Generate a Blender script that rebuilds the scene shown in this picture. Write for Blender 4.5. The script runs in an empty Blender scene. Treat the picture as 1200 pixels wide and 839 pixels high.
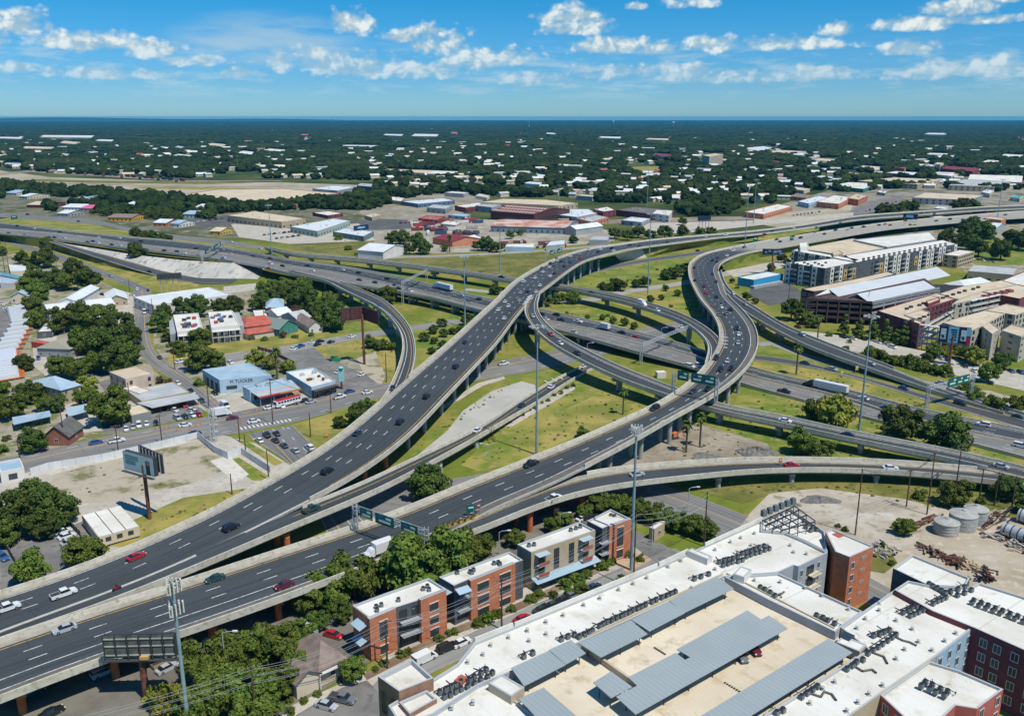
import bpy,bmesh,math,random
import numpy as np
from mathutils import Vector,Matrix
random.seed(7)
S=bpy.context.scene
COL=S.collection
PI=math.pi
# ------------------------------------------------------------------ camera
H,F,CX,CY,YH=110.0,1030.0,600.0,419.5,137.0
PITCH=math.atan((CY-YH)/F)
cam=bpy.data.cameras.new('camera')
cam.sensor_width=36.0
cam.lens=36.0*F/1200.0
cam.clip_start=1.0
cam.clip_end=90000.0
camo=bpy.data.objects.new('camera',cam)
COL.objects.link(camo)
camo.location=(0,0,H)
camo.rotation_euler=(PI/2-PITCH,0,0)
S.camera=camo
# ------------------------------------------------------------------ light
SUN_EL,SUN_AZ=62.0,134.0            # azimuth clockwise from +Y
sun=bpy.data.lights.new('sun','SUN')
sun.energy=4.6
sun.angle=math.radians(0.5)
sun.color=(1.0,0.95,0.86)
suno=bpy.data.objects.new('sun',sun)
COL.objects.link(suno)
_e,_a=math.radians(SUN_EL),math.radians(SUN_AZ)
SUND=Vector((math.cos(_e)*math.sin(_a),math.cos(_e)*math.cos(_a),math.sin(_e)))
suno.rotation_euler=SUND.to_track_quat('Z','Y').to_euler()
suno.location=(0,0,300)
S.view_settings.view_transform='Standard'
S.view_settings.look='None'
S.view_settings.exposure=0.0
S.view_settings.gamma=1.0
S.cycles.max_bounces=5
S.cycles.diffuse_bounces=2
S.cycles.glossy_bounces=2
S.cycles.transmission_bounces=2
S.cycles.volume_bounces=0
S.cycles.use_denoising=True
S.render.use_persistent_data=False
# ------------------------------------------------------------------ pixel <-> place (photograph is 1200 x 839)
def P(px,py,h=0.0):
 x=(px-CX)/F
 y=-(py-CY)/F
 dy=math.cos(PITCH)+y*math.sin(PITCH)
 dz=-math.sin(PITCH)+y*math.cos(PITCH)
 t=(h-H)/dz
 return Vector((x*t,dy*t,h))
def proj(v):
 x,y,z=v[0],v[1],v[2]-H
 c=y*math.cos(PITCH)-z*math.sin(PITCH)
 u=y*math.sin(PITCH)+z*math.cos(PITCH)
 return(CX+F*x/c,CY-F*u/c)
def mpp(px,py,h=0.0):                 # metres per photograph pixel at that place
 v=P(px,py,h)
 return(v[1]*math.cos(PITCH)-(v[2]-H)*math.sin(PITCH))/F
def height_at(base,py):                # height above base whose projection has row py
 lo,hi=0.0,109.0
 for _ in range(40):
  m=(lo+hi)/2
  if proj((base[0],base[1],m))[1]>py:lo=m
  else:hi=m
 return lo
# ------------------------------------------------------------------ node helpers
class NT:
 def __init__(s,tree):
  s.t=tree
  s.n=tree.nodes
  s.l=tree.links
 def new(s,typ,**kw):
  n=s.n.new(typ)
  for k,v in kw.items():setattr(n,k,v)
  return n
 def link(s,a,b):s.l.new(a,b)
 def put(s,sock,v):
  if isinstance(v,bpy.types.NodeSocket):s.l.new(v,sock)
  else:sock.default_value=v
 def math(s,op,a,b=None,c=None,clamp=False):
  n=s.new('ShaderNodeMath',operation=op,use_clamp=clamp)
  s.put(n.inputs[0],a)
  if b is not None:s.put(n.inputs[1],b)
  if c is not None:s.put(n.inputs[2],c)
  return n.outputs[0]
 def ss(s,v,lo,hi,to0=0.0,to1=1.0):
  n=s.new('ShaderNodeMapRange',interpolation_type='SMOOTHSTEP')
  s.put(n.inputs[0],v)
  for i,q in enumerate((lo,hi,to0,to1)):s.put(n.inputs[1+i],q)
  return n.outputs[0]
 def mix(s,f,a,b,blend='MIX'):
  n=s.new('ShaderNodeMix',data_type='RGBA',blend_type=blend)
  s.put(n.inputs[0],f)
  s.put(n.inputs[6],a if isinstance(a,bpy.types.NodeSocket)else c4(a))
  s.put(n.inputs[7],b if isinstance(b,bpy.types.NodeSocket)else c4(b))
  return n.outputs[2]
 def noise(s,vec,scale,detail=3.0,rough=0.55,dist=0.0):
  n=s.new('ShaderNodeTexNoise')
  if vec is not None:s.l.new(vec,n.inputs['Vector'])
  n.inputs['Scale'].default_value=scale
  n.inputs['Detail'].default_value=detail
  n.inputs['Roughness'].default_value=rough
  n.inputs['Distortion'].default_value=dist
  return n.outputs['Fac']
 def sep(s,v):
  n=s.new('ShaderNodeSeparateXYZ')
  s.l.new(v,n.inputs[0])
  return n.outputs
 def comb(s,x,y,z):
  n=s.new('ShaderNodeCombineXYZ')
  for i,q in enumerate((x,y,z)):s.put(n.inputs[i],q)
  return n.outputs[0]
 def pos(s):return s.new('ShaderNodeNewGeometry').outputs['Position']
def c4(c):return(c[0],c[1],c[2],1.0)
def srgb(r,g,b):
 f=lambda u:(u/255/12.92)if u/255<=0.04045 else((u/255+0.055)/1.055)**2.4
 return(f(r),f(g),f(b))
def newmat(name):
 m=bpy.data.materials.new(name)
 m.use_nodes=True
 nt=NT(m.node_tree)
 bs=m.node_tree.nodes['Principled BSDF']
 return m,nt,bs
MATS={}
def mat(name,col,rough=0.8,col2=None,scale=0.3,col3=None,metal=0.0,spec=0.3,coat=0.0,bump=0.0,bscale=3.0,detail=4.0,lo=0.38,hi=0.62,coord='pos',stretch=None,rand=0.0):
 if name in MATS:return MATS[name]
 m,nt,bs=newmat(name)
 bs.inputs['Roughness'].default_value=rough
 bs.inputs['Metallic'].default_value=metal
 bs.inputs['Specular IOR Level'].default_value=spec
 bs.inputs['Coat Weight'].default_value=coat
 v=None
 if col2 is not None or bump:
  v=nt.pos()if coord=='pos' else nt.new('ShaderNodeTexCoord').outputs['Object']
  if stretch:
   mp=nt.new('ShaderNodeMapping')
   mp.inputs['Scale'].default_value=stretch
   nt.link(v,mp.inputs[0])
   v=mp.outputs[0]
 out=c4(col)
 if col2 is not None:
  out=nt.mix(nt.ss(nt.noise(v,scale,detail),lo,hi),col,col2)
  if col3 is not None:
   out=nt.mix(nt.ss(nt.noise(v,scale*4.7,3.0),0.5,0.72),out,col3)
 if rand:
  r=nt.new('ShaderNodeObjectInfo').outputs['Random']
  hs=nt.new('ShaderNodeHueSaturation')
  nt.put(hs.inputs['Value'],nt.math('MULTIPLY_ADD',r,rand,1-rand/2))
  nt.put(hs.inputs['Color'],out)
  out=hs.outputs[0]
 nt.put(bs.inputs['Base Color'],out)
 if bump:
  b=nt.new('ShaderNodeBump')
  b.inputs['Strength'].default_value=bump
  b.inputs['Distance'].default_value=0.2
  nt.link(nt.noise(v,bscale,4.0),b.inputs['Height'])
  nt.link(b.outputs[0],bs.inputs['Normal'])
 MATS[name]=m
 return m
# ------------------------------------------------------------------ mesh helpers
class MB:
 def __init__(s):
  s.v,s.f,s.m=[],[],[]
 def face(s,pts,mi=0):
  i=len(s.v)
  s.v.extend([(p[0],p[1],p[2])for p in pts])
  s.f.append(tuple(range(i,i+len(pts))))
  s.m.append(mi)
 def prism(s,poly,z0,z1,mi=0,top=None,bottom=True):
  n=len(poly)
  area=sum(poly[i][0]*poly[(i+1)%n][1]-poly[(i+1)%n][0]*poly[i][1]for i in range(n))
  if area<0:poly=poly[::-1]
  i=len(s.v)
  s.v.extend([(p[0],p[1],z0)for p in poly])
  s.v.extend([(p[0],p[1],z1)for p in poly])
  for k in range(n):
   k2=(k+1)%n
   s.f.append((i+k,i+k2,i+n+k2,i+n+k));s.m.append(mi)
  s.f.append(tuple(i+n+k for k in range(n)));s.m.append(mi if top is None else top)
  if bottom:
   s.f.append(tuple(i+k for k in reversed(range(n))));s.m.append(mi)
  return s
 def box(s,c,size,z0,z1,ang=0.0,mi=0,top=None):
  a,b=size[0]/2,size[1]/2
  ca,sa=math.cos(ang),math.sin(ang)
  poly=[(c[0]+x*ca-y*sa,c[1]+x*sa+y*ca)for x,y in((-a,-b),(a,-b),(a,b),(-a,b))]
  return s.prism(poly,z0,z1,mi,top)
 def hexa(s,p,mi=0):               # 8 points: 4 bottom, 4 top (both counter clockwise seen from above)
  i=len(s.v)
  s.v.extend([tuple(q)for q in p])
  for f in((3,2,1,0),(4,5,6,7),(0,1,5,4),(1,2,6,5),(2,3,7,6),(3,0,4,7)):
   s.f.append(tuple(i+k for k in f));s.m.append(mi)
  return s
 def tube(s,a,b,r0,r1=None,n=8,mi=0,cap=True):
  if r1 is None:r1=r0
  a,b=Vector(a),Vector(b)
  d=(b-a).normalized()
  u=d.orthogonal().normalized()
  w=d.cross(u)
  i=len(s.v)
  for q,r in((a,r0),(b,r1)):
   for k in range(n):
    t=2*PI*k/n
    s.v.append(tuple(q+(u*math.cos(t)+w*math.sin(t))*r))
  for k in range(n):
   k2=(k+1)%n
   s.f.append((i+k,i+k2,i+n+k2,i+n+k));s.m.append(mi)
  if cap:
   s.f.append(tuple(i+n+k for k in range(n)));s.m.append(mi)
   s.f.append(tuple(i+k for k in reversed(range(n))));s.m.append(mi)
  return s
 def path(s,pts,r,n=6,mi=0):
  for a,b in zip(pts,pts[1:]):s.tube(a,b,r,r,n,mi,cap=False)
  return s
 def lathe(s,c,prof,n=16,mi=0):  # prof: list of (r,z)
  i=len(s.v)
  for r,z in prof:
   for k in range(n):
    t=2*PI*k/n
    s.v.append((c[0]+r*math.cos(t),c[1]+r*math.sin(t),c[2]+z))
  for j in range(len(prof)-1):
   for k in range(n):
    k2=(k+1)%n
    s.f.append((i+j*n+k,i+j*n+k2,i+(j+1)*n+k2,i+(j+1)*n+k));s.m.append(mi)
  return s
 def bar(s,a,b,w,h,mi=0):       # box section from a to b
  a,b=Vector(a),Vector(b)
  d=(b-a).normalized()
  u=d.cross(Vector((0,0,1)))
  u=Vector((1,0,0))if u.length<1e-4 else u.normalized()
  w3=u.cross(d).normalized()
  i=len(s.v)
  for q in(a,b):
   for x,y in((-1,-1),(1,-1),(1,1),(-1,1)):
    s.v.append(tuple(q+u*(x*w/2)+w3*(y*h/2)))
  for f in((0,1,2,3),(7,6,5,4),(0,4,5,1),(1,5,6,2),(2,6,7,3),(3,7,4,0)):
   s.f.append(tuple(i+k for k in f));s.m.append(mi)
  return s
 def mesh(s,name,mats,off=(0,0,0)):
  me=bpy.data.meshes.new(name)
  me.from_pydata([(x-off[0],y-off[1],z-off[2])for x,y,z in s.v],[],s.f)
  if not isinstance(mats,(list,tuple)):mats=[mats]
  for m in mats:me.materials.append(m)
  if len(mats)>1:me.polygons.foreach_set('material_index',s.m)
  me.update()
  return me
 def build(s,name,mats,parent=None,origin=None):
  off=origin if origin is not None else(WLOC.get(parent.name,(0,0,0))if parent is not None else(0,0,0))
  o=bpy.data.objects.new(name,s.mesh(name,mats,off))
  COL.objects.link(o)
  if parent is not None:o.parent=parent
  elif origin is not None:o.location=origin
  WLOC[o.name]=tuple(off)
  return o
WLOC={}
ALL_LABELS={}
def tag(o,label,cat,group=None):
 o['label']=label
 o['category']=cat
 if group:o['group']=group
 ALL_LABELS.setdefault(label,[]).append(o.name)
 return o
def thing(name,label,cat,loc,group=None,rz=0.0):
 o=bpy.data.objects.new(name,None)
 o.empty_display_size=0.5
 COL.objects.link(o)
 o.location=loc
 o.rotation_euler=(0,0,rz)
 WLOC[o.name]=tuple(loc)
 return tag(o,label,cat,group)
def struct(o):o['kind']='structure';return o
def stuff(o):o['kind']='stuff';return o
CH={}
def copy_tree(o,loc,rz,scale=1.0,mats=None,par=None):
 c=o.copy()
 COL.objects.link(c)
 if par is not None:c.parent=par
 else:
  c.location=loc;c.rotation_euler=(0,0,rz)
  c.scale=(scale,)*3 if not isinstance(scale,tuple)else scale
 if mats and c.type=='MESH':
  for i,sl in enumerate(c.material_slots):
   if sl.material and sl.material.name in mats:
    sl.link='OBJECT';sl.material=mats[sl.material.name]if False else None
 if o.name not in CH:CH[o.name]=list(o.children)
 for ch in CH[o.name]:copy_tree(ch,None,0,1.0,mats,c)
 return c
def setmat(o,old,new):                # swap one material on an object and its children, per object
 if o.type=='MESH':
  for sl in o.material_slots:
   if sl.material==old:
    sl.link='OBJECT';sl.material=new
 for ch in o.children:setmat(ch,old,new)
ORD=['first','second','third','fourth','fifth','sixth','seventh','eighth','ninth','tenth','eleventh','twelfth','thirteenth','fourteenth','fifteenth','sixteenth','seventeenth','eighteenth','nineteenth','twentieth']
def ordn(i):
 if i<20:return ORD[i]
 n=i+1
 t=['','','twenty','thirty','forty','fifty','sixty','seventy','eighty','ninety'][(n//10)%10]
 if n>=100:return 'hundred and '+ordn(n-101)if n>100 else 'hundredth'
 return(t[:-1]+'ieth')if n%10==0 else t+'-'+ORD[n%10-1]
# ------------------------------------------------------------------ sky with clouds
def make_world():
 w=bpy.data.worlds.new('World')
 S.world=w
 w.use_nodes=True
 nt=NT(w.node_tree)
 bg=w.node_tree.nodes['Background']
 sky=nt.new('ShaderNodeTexSky',sky_type='NISHITA',sun_disc=False)
 sky.sun_elevation=math.radians(SUN_EL)
 sky.sun_rotation=math.radians(SUN_AZ)
 sky.altitude=200.0
 sky.air_density=1.0
 sky.dust_density=0.4
 sky.ozone_density=2.0
 tc=nt.new('ShaderNodeTexCoord').outputs['Generated']
 x,y,z=nt.sep(tc)
 el=nt.math('ARCSINE',z)
 az=nt.math('ARCTAN2',x,y)
 t=nt.ss(el,0.0,0.16)
 tint=nt.mix(t,(0.37,0.84,1.50),(0.07,0.76,1.25))
 tint=nt.mix(nt.ss(el,0.045,0.0,0.0,0.55),tint,(0.66,1.15,1.60))
 skyc=nt.mix(1.0,sky.outputs[0],tint,'MULTIPLY')
 blobs=[(20,64,44,11),(38,54,22,14),(66,54,24,18),(96,66,40,9),(130,68,20,12),(165,66,26,11),(200,72,34,10),(245,82,28,7),
    (230,8,50,12),(424,42,23,14),(372,1,60,6),(478,54,24,8),(520,60,34,18),(432,88,44,15),(346,84,14,12),
    (396,82,36,17),(505,90,44,10),(558,78,40,16),(596,74,30,12),(300,94,26,6),(672,44,46,10),(662,31,30,12),(728,66,54,9),
    (715,60,30,8),(736,22,13,5),(796,20,30,8),(822,64,26,11),(898,2,60,12),(916,64,56,8),(955,52,20,8),(1092,36,30,13),
    (1045,48,36,8),(1085,46,60,6),(1155,25,30,9),(1182,40,10,4),(1040,72,28,8),(1102,90,52,11),(1050,96,50,8),(780,92,60,11),(850,98,60,8),
    (690,92,50,10),(110,20,50,7),(945,95,60,9),(1180,95,40,8),(640,98,46,10),(30,92,60,6),(150,96,70,6)]
 warp=nt.noise(nt.comb(nt.math('MULTIPLY',az,22.0),nt.math('MULTIPLY',el,30.0),3.3),1.0,3.0,0.6)
 vec=nt.comb(nt.math('MULTIPLY',az,34.0),nt.math('MULTIPLY',el,44.0),0.7)
 fbm=nt.noise(vec,1.0,7.0,0.62,0.4)
 vec2=nt.comb(nt.math('MULTIPLY',nt.math('SUBTRACT',az,0.006),34.0),nt.math('MULTIPLY',nt.math('ADD',el,0.006),44.0),0.7)
 fbm2=nt.noise(vec2,1.0,4.0,0.6,0.4)
 best=None
 topness=None
 for(bx,by,bw,bh)in blobs:
  a0=math.atan((bx-CX)/F)
  e0=math.atan((YH-by)/F)
  aw,eh=bw/F*1.35,bh/F*1.5
  da=nt.math('MULTIPLY',nt.math('SUBTRACT',az,a0),1/aw)
  de=nt.math('SUBTRACT',el,e0)
  de=nt.math('MAXIMUM',nt.math('MULTIPLY',de,1/eh),nt.math('MULTIPLY',de,-1.9/eh))
  r2=nt.math('ADD',nt.math('MULTIPLY',da,da),nt.math('MULTIPLY',de,de))
  v=nt.math('SUBTRACT',1.0,r2)
  best=v if best is None else nt.math('MAXIMUM',best,v)
 band=nt.math('MULTIPLY',nt.ss(el,0.02,0.05),nt.ss(el,0.5,0.25))
 cov=nt.noise(nt.comb(nt.math('MULTIPLY',az,7.0),nt.math('MULTIPLY',el,24.0),9.1),1.0,4.0,0.6)
 inview=nt.math('MULTIPLY',nt.ss(nt.math('ABSOLUTE',az),0.50,0.62),1.0)
 inview=nt.math('MAXIMUM',inview,nt.ss(el,0.125,0.16))
 out=nt.math('MULTIPLY_ADD',nt.math('SUBTRACT',cov,0.58),6.0,0.0)
 out=nt.math('MULTIPLY_ADD',nt.math('SUBTRACT',inview,1.0),3.0,out)
 best=nt.math('MAXIMUM',nt.math('MAXIMUM',best,-1.0),nt.math('MINIMUM',out,0.8))
 vo=[]
 for sc_,am in((0.8,1.1),(2.1,0.7)):
  vn=nt.new('ShaderNodeTexVoronoi',feature='SMOOTH_F1');vn.inputs['Scale'].default_value=sc_;vn.inputs['Smoothness'].default_value=0.35
  nt.link(nt.comb(nt.math('MULTIPLY_ADD',warp,1.2,nt.math('MULTIPLY',az,62.0)),nt.math('MULTIPLY',el,84.0),2.0),vn.inputs['Vector'])
  vo.append(nt.math('MULTIPLY_ADD',vn.outputs['Distance'],-am,am*0.42))
 puff=nt.math('ADD',vo[0],vo[1])
 dens=nt.math('MULTIPLY_ADD',nt.math('SUBTRACT',fbm,0.5),2.0,nt.math('MULTIPLY_ADD',best,1.2,-0.16))
 dens=nt.math('ADD',dens,puff)
 dens=nt.math('ADD',dens,nt.math('MULTIPLY',nt.math('SUBTRACT',warp,0.5),1.2))
 alpha=nt.ss(dens,-0.15,0.9)
 haze=nt.ss(el,0.012,0.085)
 alpha=nt.math('MULTIPLY',alpha,nt.math('MULTIPLY_ADD',haze,0.66,0.26))
 lit=nt.ss(nt.math('ADD',nt.math('ADD',nt.math('MULTIPLY',nt.math('SUBTRACT',fbm,fbm2),4.0),nt.math('MULTIPLY',puff,0.5)),nt.math('MULTIPLY',dens,0.35)),-0.2,0.95)
 cc=nt.mix(lit,(4.4,6.4,7.6),(10.2,10.8,10.4))
 col=nt.mix(alpha,skyc,cc)
 lb=nt.math('MULTIPLY',nt.ss(nt.noise(nt.comb(nt.math('MULTIPLY',az,16.0),nt.math('MULTIPLY',el,85.0),6.5),1.0,6.0,0.6),0.46,0.68),nt.math('MULTIPLY',nt.ss(el,0.012,0.035),nt.ss(el,0.085,0.055)))
 col=nt.mix(nt.math('MULTIPLY',lb,0.42),col,(6.6,8.3,9.0))
 a1,e1=math.atan((330-CX)/F),math.atan((YH-58)/F)
 veil=nt.math('ADD',nt.math('POWER',nt.math('MULTIPLY',nt.math('SUBTRACT',az,a1),1/0.105),2.0),nt.math('POWER',nt.math('MULTIPLY',nt.math('SUBTRACT',el,e1),1/0.03),2.0))
 veil=nt.math('MULTIPLY',nt.ss(veil,1.2,0.0),nt.math('MULTIPLY',0.5,nt.ss(nt.noise(nt.comb(nt.math('MULTIPLY',az,9.0),nt.math('MULTIPLY',el,60.0),5.0),1.0,5.0),0.3,0.65)))
 col=nt.mix(veil,col,(6.2,7.6,8.2))
 nt.put(bg.inputs[0],col)
 bg.inputs[1].default_value=0.085
 w.cycles.sampling_method='MANUAL'
 w.cycles.sample_map_resolution=1024
make_world()
# ------------------------------------------------------------------ roads: two edges each, read as (px, py, height) along the road
def catmull(pts,step):
 pts=[Vector(p)for p in pts]
 pts=[2*pts[0]-pts[1]]+pts+[2*pts[-1]-pts[-2]]
 out=[]
 for i in range(1,len(pts)-2):
  p0,p1,p2,p3=pts[i-1:i+3]
  n=max(2,int((p2-p1).length/step))
  t0=0.0
  t1=t0+max(1e-3,(p1-p0).length**0.5)
  t2=t1+max(1e-3,(p2-p1).length**0.5)
  t3=t2+max(1e-3,(p3-p2).length**0.5)
  for k in range(n):
   t=t1+(t2-t1)*k/n
   a1=p0*((t1-t)/(t1-t0))+p1*((t-t0)/(t1-t0))
   a2=p1*((t2-t)/(t2-t1))+p2*((t-t1)/(t2-t1))
   a3=p2*((t3-t)/(t3-t2))+p3*((t-t2)/(t3-t2))
   b1=a1*((t2-t)/(t2-t0))+a2*((t-t0)/(t2-t0))
   b2=a2*((t3-t)/(t3-t1))+a3*((t-t1)/(t3-t1))
   out.append(b1*((t2-t)/(t2-t1))+b2*((t-t1)/(t2-t1)))
 out.append(pts[-2])
 return out
def smooth(a,it):
 for _ in range(it):
  b=a.copy()
  b[1:-1]=(a[:-2]+2*a[1:-1]+a[2:])/4
  a=b
 return a
ROADS={}
class Road:pass
def road_path(key,L,R,step=4.0,sm=6):
 Lw=np.array([tuple(p)for p in catmull([P(*q)for q in L],step)])
 Rw=np.array([tuple(p)for p in catmull([P(*q)for q in R],step)])
 d=np.linalg.norm(np.diff(Rw[:,:2],axis=0),axis=1)
 rs=np.concatenate([[0],np.cumsum(d)])
 fine=np.linspace(0,rs[-1],max(50,int(rs[-1]/0.5)))
 Rf=np.stack([np.interp(fine,rs,Rw[:,k])for k in range(3)],1)
 last,idx=0,[]
 for p in Lw:
  seg=Rf[last:last+160]
  j=last+int(np.argmin(np.linalg.norm(seg[:,:2]-p[:2],axis=1)))
  idx.append(j);last=j
 Rp=Rf[idx]
 C=smooth((Lw+Rp)/2,sm)
 Lw,Rp=smooth(Lw,sm),smooth(Rp,sm)
 T=np.gradient(C[:,:2],axis=0)
 T/=np.linalg.norm(T,axis=1)[:,None]+1e-9
 N=np.stack([-T[:,1],T[:,0]],1)
 wl=smooth(np.einsum('ij,ij->i',Lw[:,:2]-C[:,:2],N),sm)
 wr=smooth(np.einsum('ij,ij->i',Rp[:,:2]-C[:,:2],N),sm)
 r=Road()
 r.key=key
 z=smooth(C[:,2].copy(),10)
 r.L=np.concatenate([C[:,:2]+N*wl[:,None],z[:,None]],1)
 r.R=np.concatenate([C[:,:2]+N*wr[:,None],z[:,None]],1)
 r.C=(r.L+r.R)/2
 r.T,r.N=T,N
 r.W=np.linalg.norm(r.L[:,:2]-r.R[:,:2],axis=1)
 r.u=np.concatenate([[0],np.cumsum(np.linalg.norm(np.diff(C[:,:2],axis=0),axis=1))])
 ROADS[key]=r
 return r
def inside_any(p,skip,margin=0.5,dz=2.5,only=None):
 for k,r in ROADS.items():
  if k==skip or k in NOCLIP or(only and k not in only):continue
  d=r.C[:,:2]-p[:2]
  i=int(np.argmin((d*d).sum(1)))
  if abs(r.C[i,2]-p[2])>dz:continue
  if i in(0,len(r.C)-1):
   along=np.dot(p[:2]-r.C[i,:2],r.T[i])
   if(i==0 and along<0)or(i>0 and along>0):continue
  off=np.dot(p[:2]-r.C[i,:2],r.N[i])
  if abs(off)<r.W[i]/2-margin:return True
 return False
NOCLIP=set()
def road_material(name,lines,base=(0.062,0.066,0.07),shoulder=(0.30,0.28,0.24),sl=1.0,sr=1.0,patch=0.5,grey=None,pale=None):
 """lines: ('L' or 'R', metres from that edge, 'dash'/'solid', colour, [u0,u1])"""
 m,nt,bs=newmat(name)
 at=nt.new('ShaderNodeAttribute',attribute_name='rd')
 u,vl,vr=nt.sep(at.outputs['Vector'])
 pos=nt.pos()
 lanes=nt.noise(nt.comb(nt.math('MULTIPLY',u,0.012),nt.math('MULTIPLY',vl,0.55),1.7),1.0,4.0,0.6)
 col=nt.mix(nt.ss(lanes,0.36,0.64),tuple(q*0.80 for q in base),tuple(q*1.22 for q in base))
 big=nt.noise(pos,0.045,4.0)
 col=nt.mix(nt.ss(big,0.45,0.75,0.0,patch),col,tuple(q*1.3 for q in base))
 grit=nt.noise(pos,1.6,3.0)
 col=nt.mix(nt.ss(grit,0.3,0.75,0.0,0.3),col,tuple(q*1.4+0.004 for q in base))
 if grey:col=nt.mix(nt.ss(nt.noise(nt.comb(nt.math('MULTIPLY',u,0.02),nt.math('MULTIPLY',vl,0.2),4.0),1.0,3.0),0.45,0.6,0,0.8),col,grey)
 blk=nt.new('ShaderNodeTexWhiteNoise',noise_dimensions='1D');nt.put(blk.inputs['W'],nt.math('FLOOR',nt.math('DIVIDE',nt.math('ADD',u,nt.math('MULTIPLY',big,9.0)),46.0)))
 col=nt.mix(nt.math('MULTIPLY',blk.outputs['Value'],0.32),col,tuple(q*0.55 for q in base))
 tr=nt.math('ABSOLUTE',nt.math('SUBTRACT',nt.math('FRACT',nt.math('DIVIDE',nt.math('SUBTRACT',vl,0.7),1.85)),0.5))
 col=nt.mix(nt.ss(tr,0.32,0.1,0.0,0.25),col,tuple(q*1.45 for q in base))
 st=nt.noise(nt.comb(nt.math('MULTIPLY',u,0.05),nt.math('MULTIPLY',vl,2.4),8.0),1.0,3.0)
 col=nt.mix(nt.ss(st,0.56,0.74,0.0,0.5),col,tuple(q*0.5 for q in base))
 j=nt.math('ABSOLUTE',nt.math('SUBTRACT',nt.math('FRACT',nt.math('DIVIDE',u,27.0)),0.5))
 col=nt.mix(nt.ss(j,0.006,0.002,0.0,0.5),col,tuple(q*0.6 for q in base))
 if pale:
  ua=u_at(*pale)
  col=nt.mix(nt.ss(u,ua-25,ua+25),col,nt.mix(lanes,(0.27,0.255,0.215),(0.38,0.36,0.31)))
 sn=nt.noise(pos,0.5,4.0)
 for v,wd in((vl,sl),(vr,sr)):
  if wd>0:
   f=nt.ss(v,wd+0.15,wd-0.15)
   col=nt.mix(f,col,nt.mix(nt.ss(sn,0.3,0.7),shoulder,tuple(q*0.72 for q in shoulder)))
 wear=nt.ss(nt.noise(pos,1.1,4.0),0.28,0.55,0.25,0.95)
 for ln in lines:
  side,off,kind,lc=ln[:4]
  v=vl if side=='L' else vr
  if kind=='band':
   col=nt.mix(nt.ss(nt.math('ABSOLUTE',nt.math('SUBTRACT',v,off)),ln[4]+.12,ln[4]-.12),col,nt.mix(nt.ss(sn,0.3,0.7),lc,tuple(q*0.75 for q in lc)))
   continue
  f=nt.ss(nt.math('ABSOLUTE',nt.math('SUBTRACT',v,off)),0.16,0.09)
  if kind=='dash':
   fr=nt.math('FRACT',nt.math('DIVIDE',u,12.2))
   f=nt.math('MULTIPLY',f,nt.math('LESS_THAN',fr,0.28))
  if len(ln)>4:
   ln=[u_at(*q)if isinstance(q,tuple)and len(q)==3 and isinstance(q[0],str)else q for q in ln]
   f=nt.math('MULTIPLY',f,nt.math('MULTIPLY',nt.math('GREATER_THAN',u,ln[4]),nt.math('LESS_THAN',u,ln[5])))
  col=nt.mix(nt.math('MULTIPLY',f,wear),col,lc)
 nt.put(bs.inputs['Base Color'],col)
 bs.inputs['Roughness'].default_value=0.75
 bs.inputs['Specular IOR Level'].default_value=0.25
 return m
def u_at(key,px,py):
 r=ROADS[key]
 return float(r.u[min(range(len(r.C)),key=lambda i:abs(proj(r.C[i])[0]-px)+abs(proj(r.C[i])[1]-py))])
WH,YE=(0.60,0.61,0.58),(0.55,0.33,0.06)
CONC=mat('concrete',(0.36,0.335,0.29),0.9,(0.47,0.44,0.385),0.35,(0.27,0.25,0.21),bump=0.1)
CONCP=mat('parapet_concrete',(0.50,0.465,0.375),0.9,(0.57,0.535,0.44),0.22,(0.36,0.33,0.26),lo=0.42,hi=0.58,bump=0.1)
GIRD=mat('girder_concrete',(0.30,0.31,0.295),0.9,(0.40,0.40,0.37),0.2,(0.21,0.205,0.19),stretch=(1,1,0.25))
ORANGE=mat('orange_painted_concrete',(0.42,0.115,0.045),0.8,(0.50,0.16,0.06),0.5)
def ribbon(r,name,material,parent,z=0.0,inset=0.0,origin=None):
 n=len(r.C)
 me=bpy.data.meshes.new(name)
 off=np.array(WLOC[parent.name]if parent is not None else(0,0,0))
 A=r.L.copy();B=r.R.copy()
 A[:,:2]-=r.N*inset*np.sign(np.einsum('ij,ij->i',r.L[:,:2]-r.C[:,:2],r.N))[:,None]
 B[:,:2]-=r.N*inset*np.sign(np.einsum('ij,ij->i',r.R[:,:2]-r.C[:,:2],r.N))[:,None]
 K=5
 vs=np.concatenate([A+(B-A)*(k/(K-1))for k in range(K)])+(0,0,z)-off
 fs=[(k*n+i,(k+1)*n+i,(k+1)*n+i+1,k*n+i+1)for k in range(K-1)for i in range(n-1)]
 p0,p1,p2=vs[0],vs[n],vs[n+1]
 if np.cross(p1-p0,p2-p0)[2]<0:fs=[f[::-1]for f in fs]
 me.from_pydata(vs.tolist(),[],fs)
 at=me.attributes.new('rd','FLOAT_VECTOR','POINT')
 w=r.W-2*inset
 d=np.concatenate([np.stack([r.u,w*(k/(K-1)),w*(1-k/(K-1))],1)for k in range(K)])
 at.data.foreach_set('vector',d.astype(np.float32).ravel())
 me.materials.append(material)
 me.update()
 o=bpy.data.objects.new(name,me)
 COL.objects.link(o)
 if parent is not None:o.parent=parent
 WLOC[o.name]=tuple(off)
 return o
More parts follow.
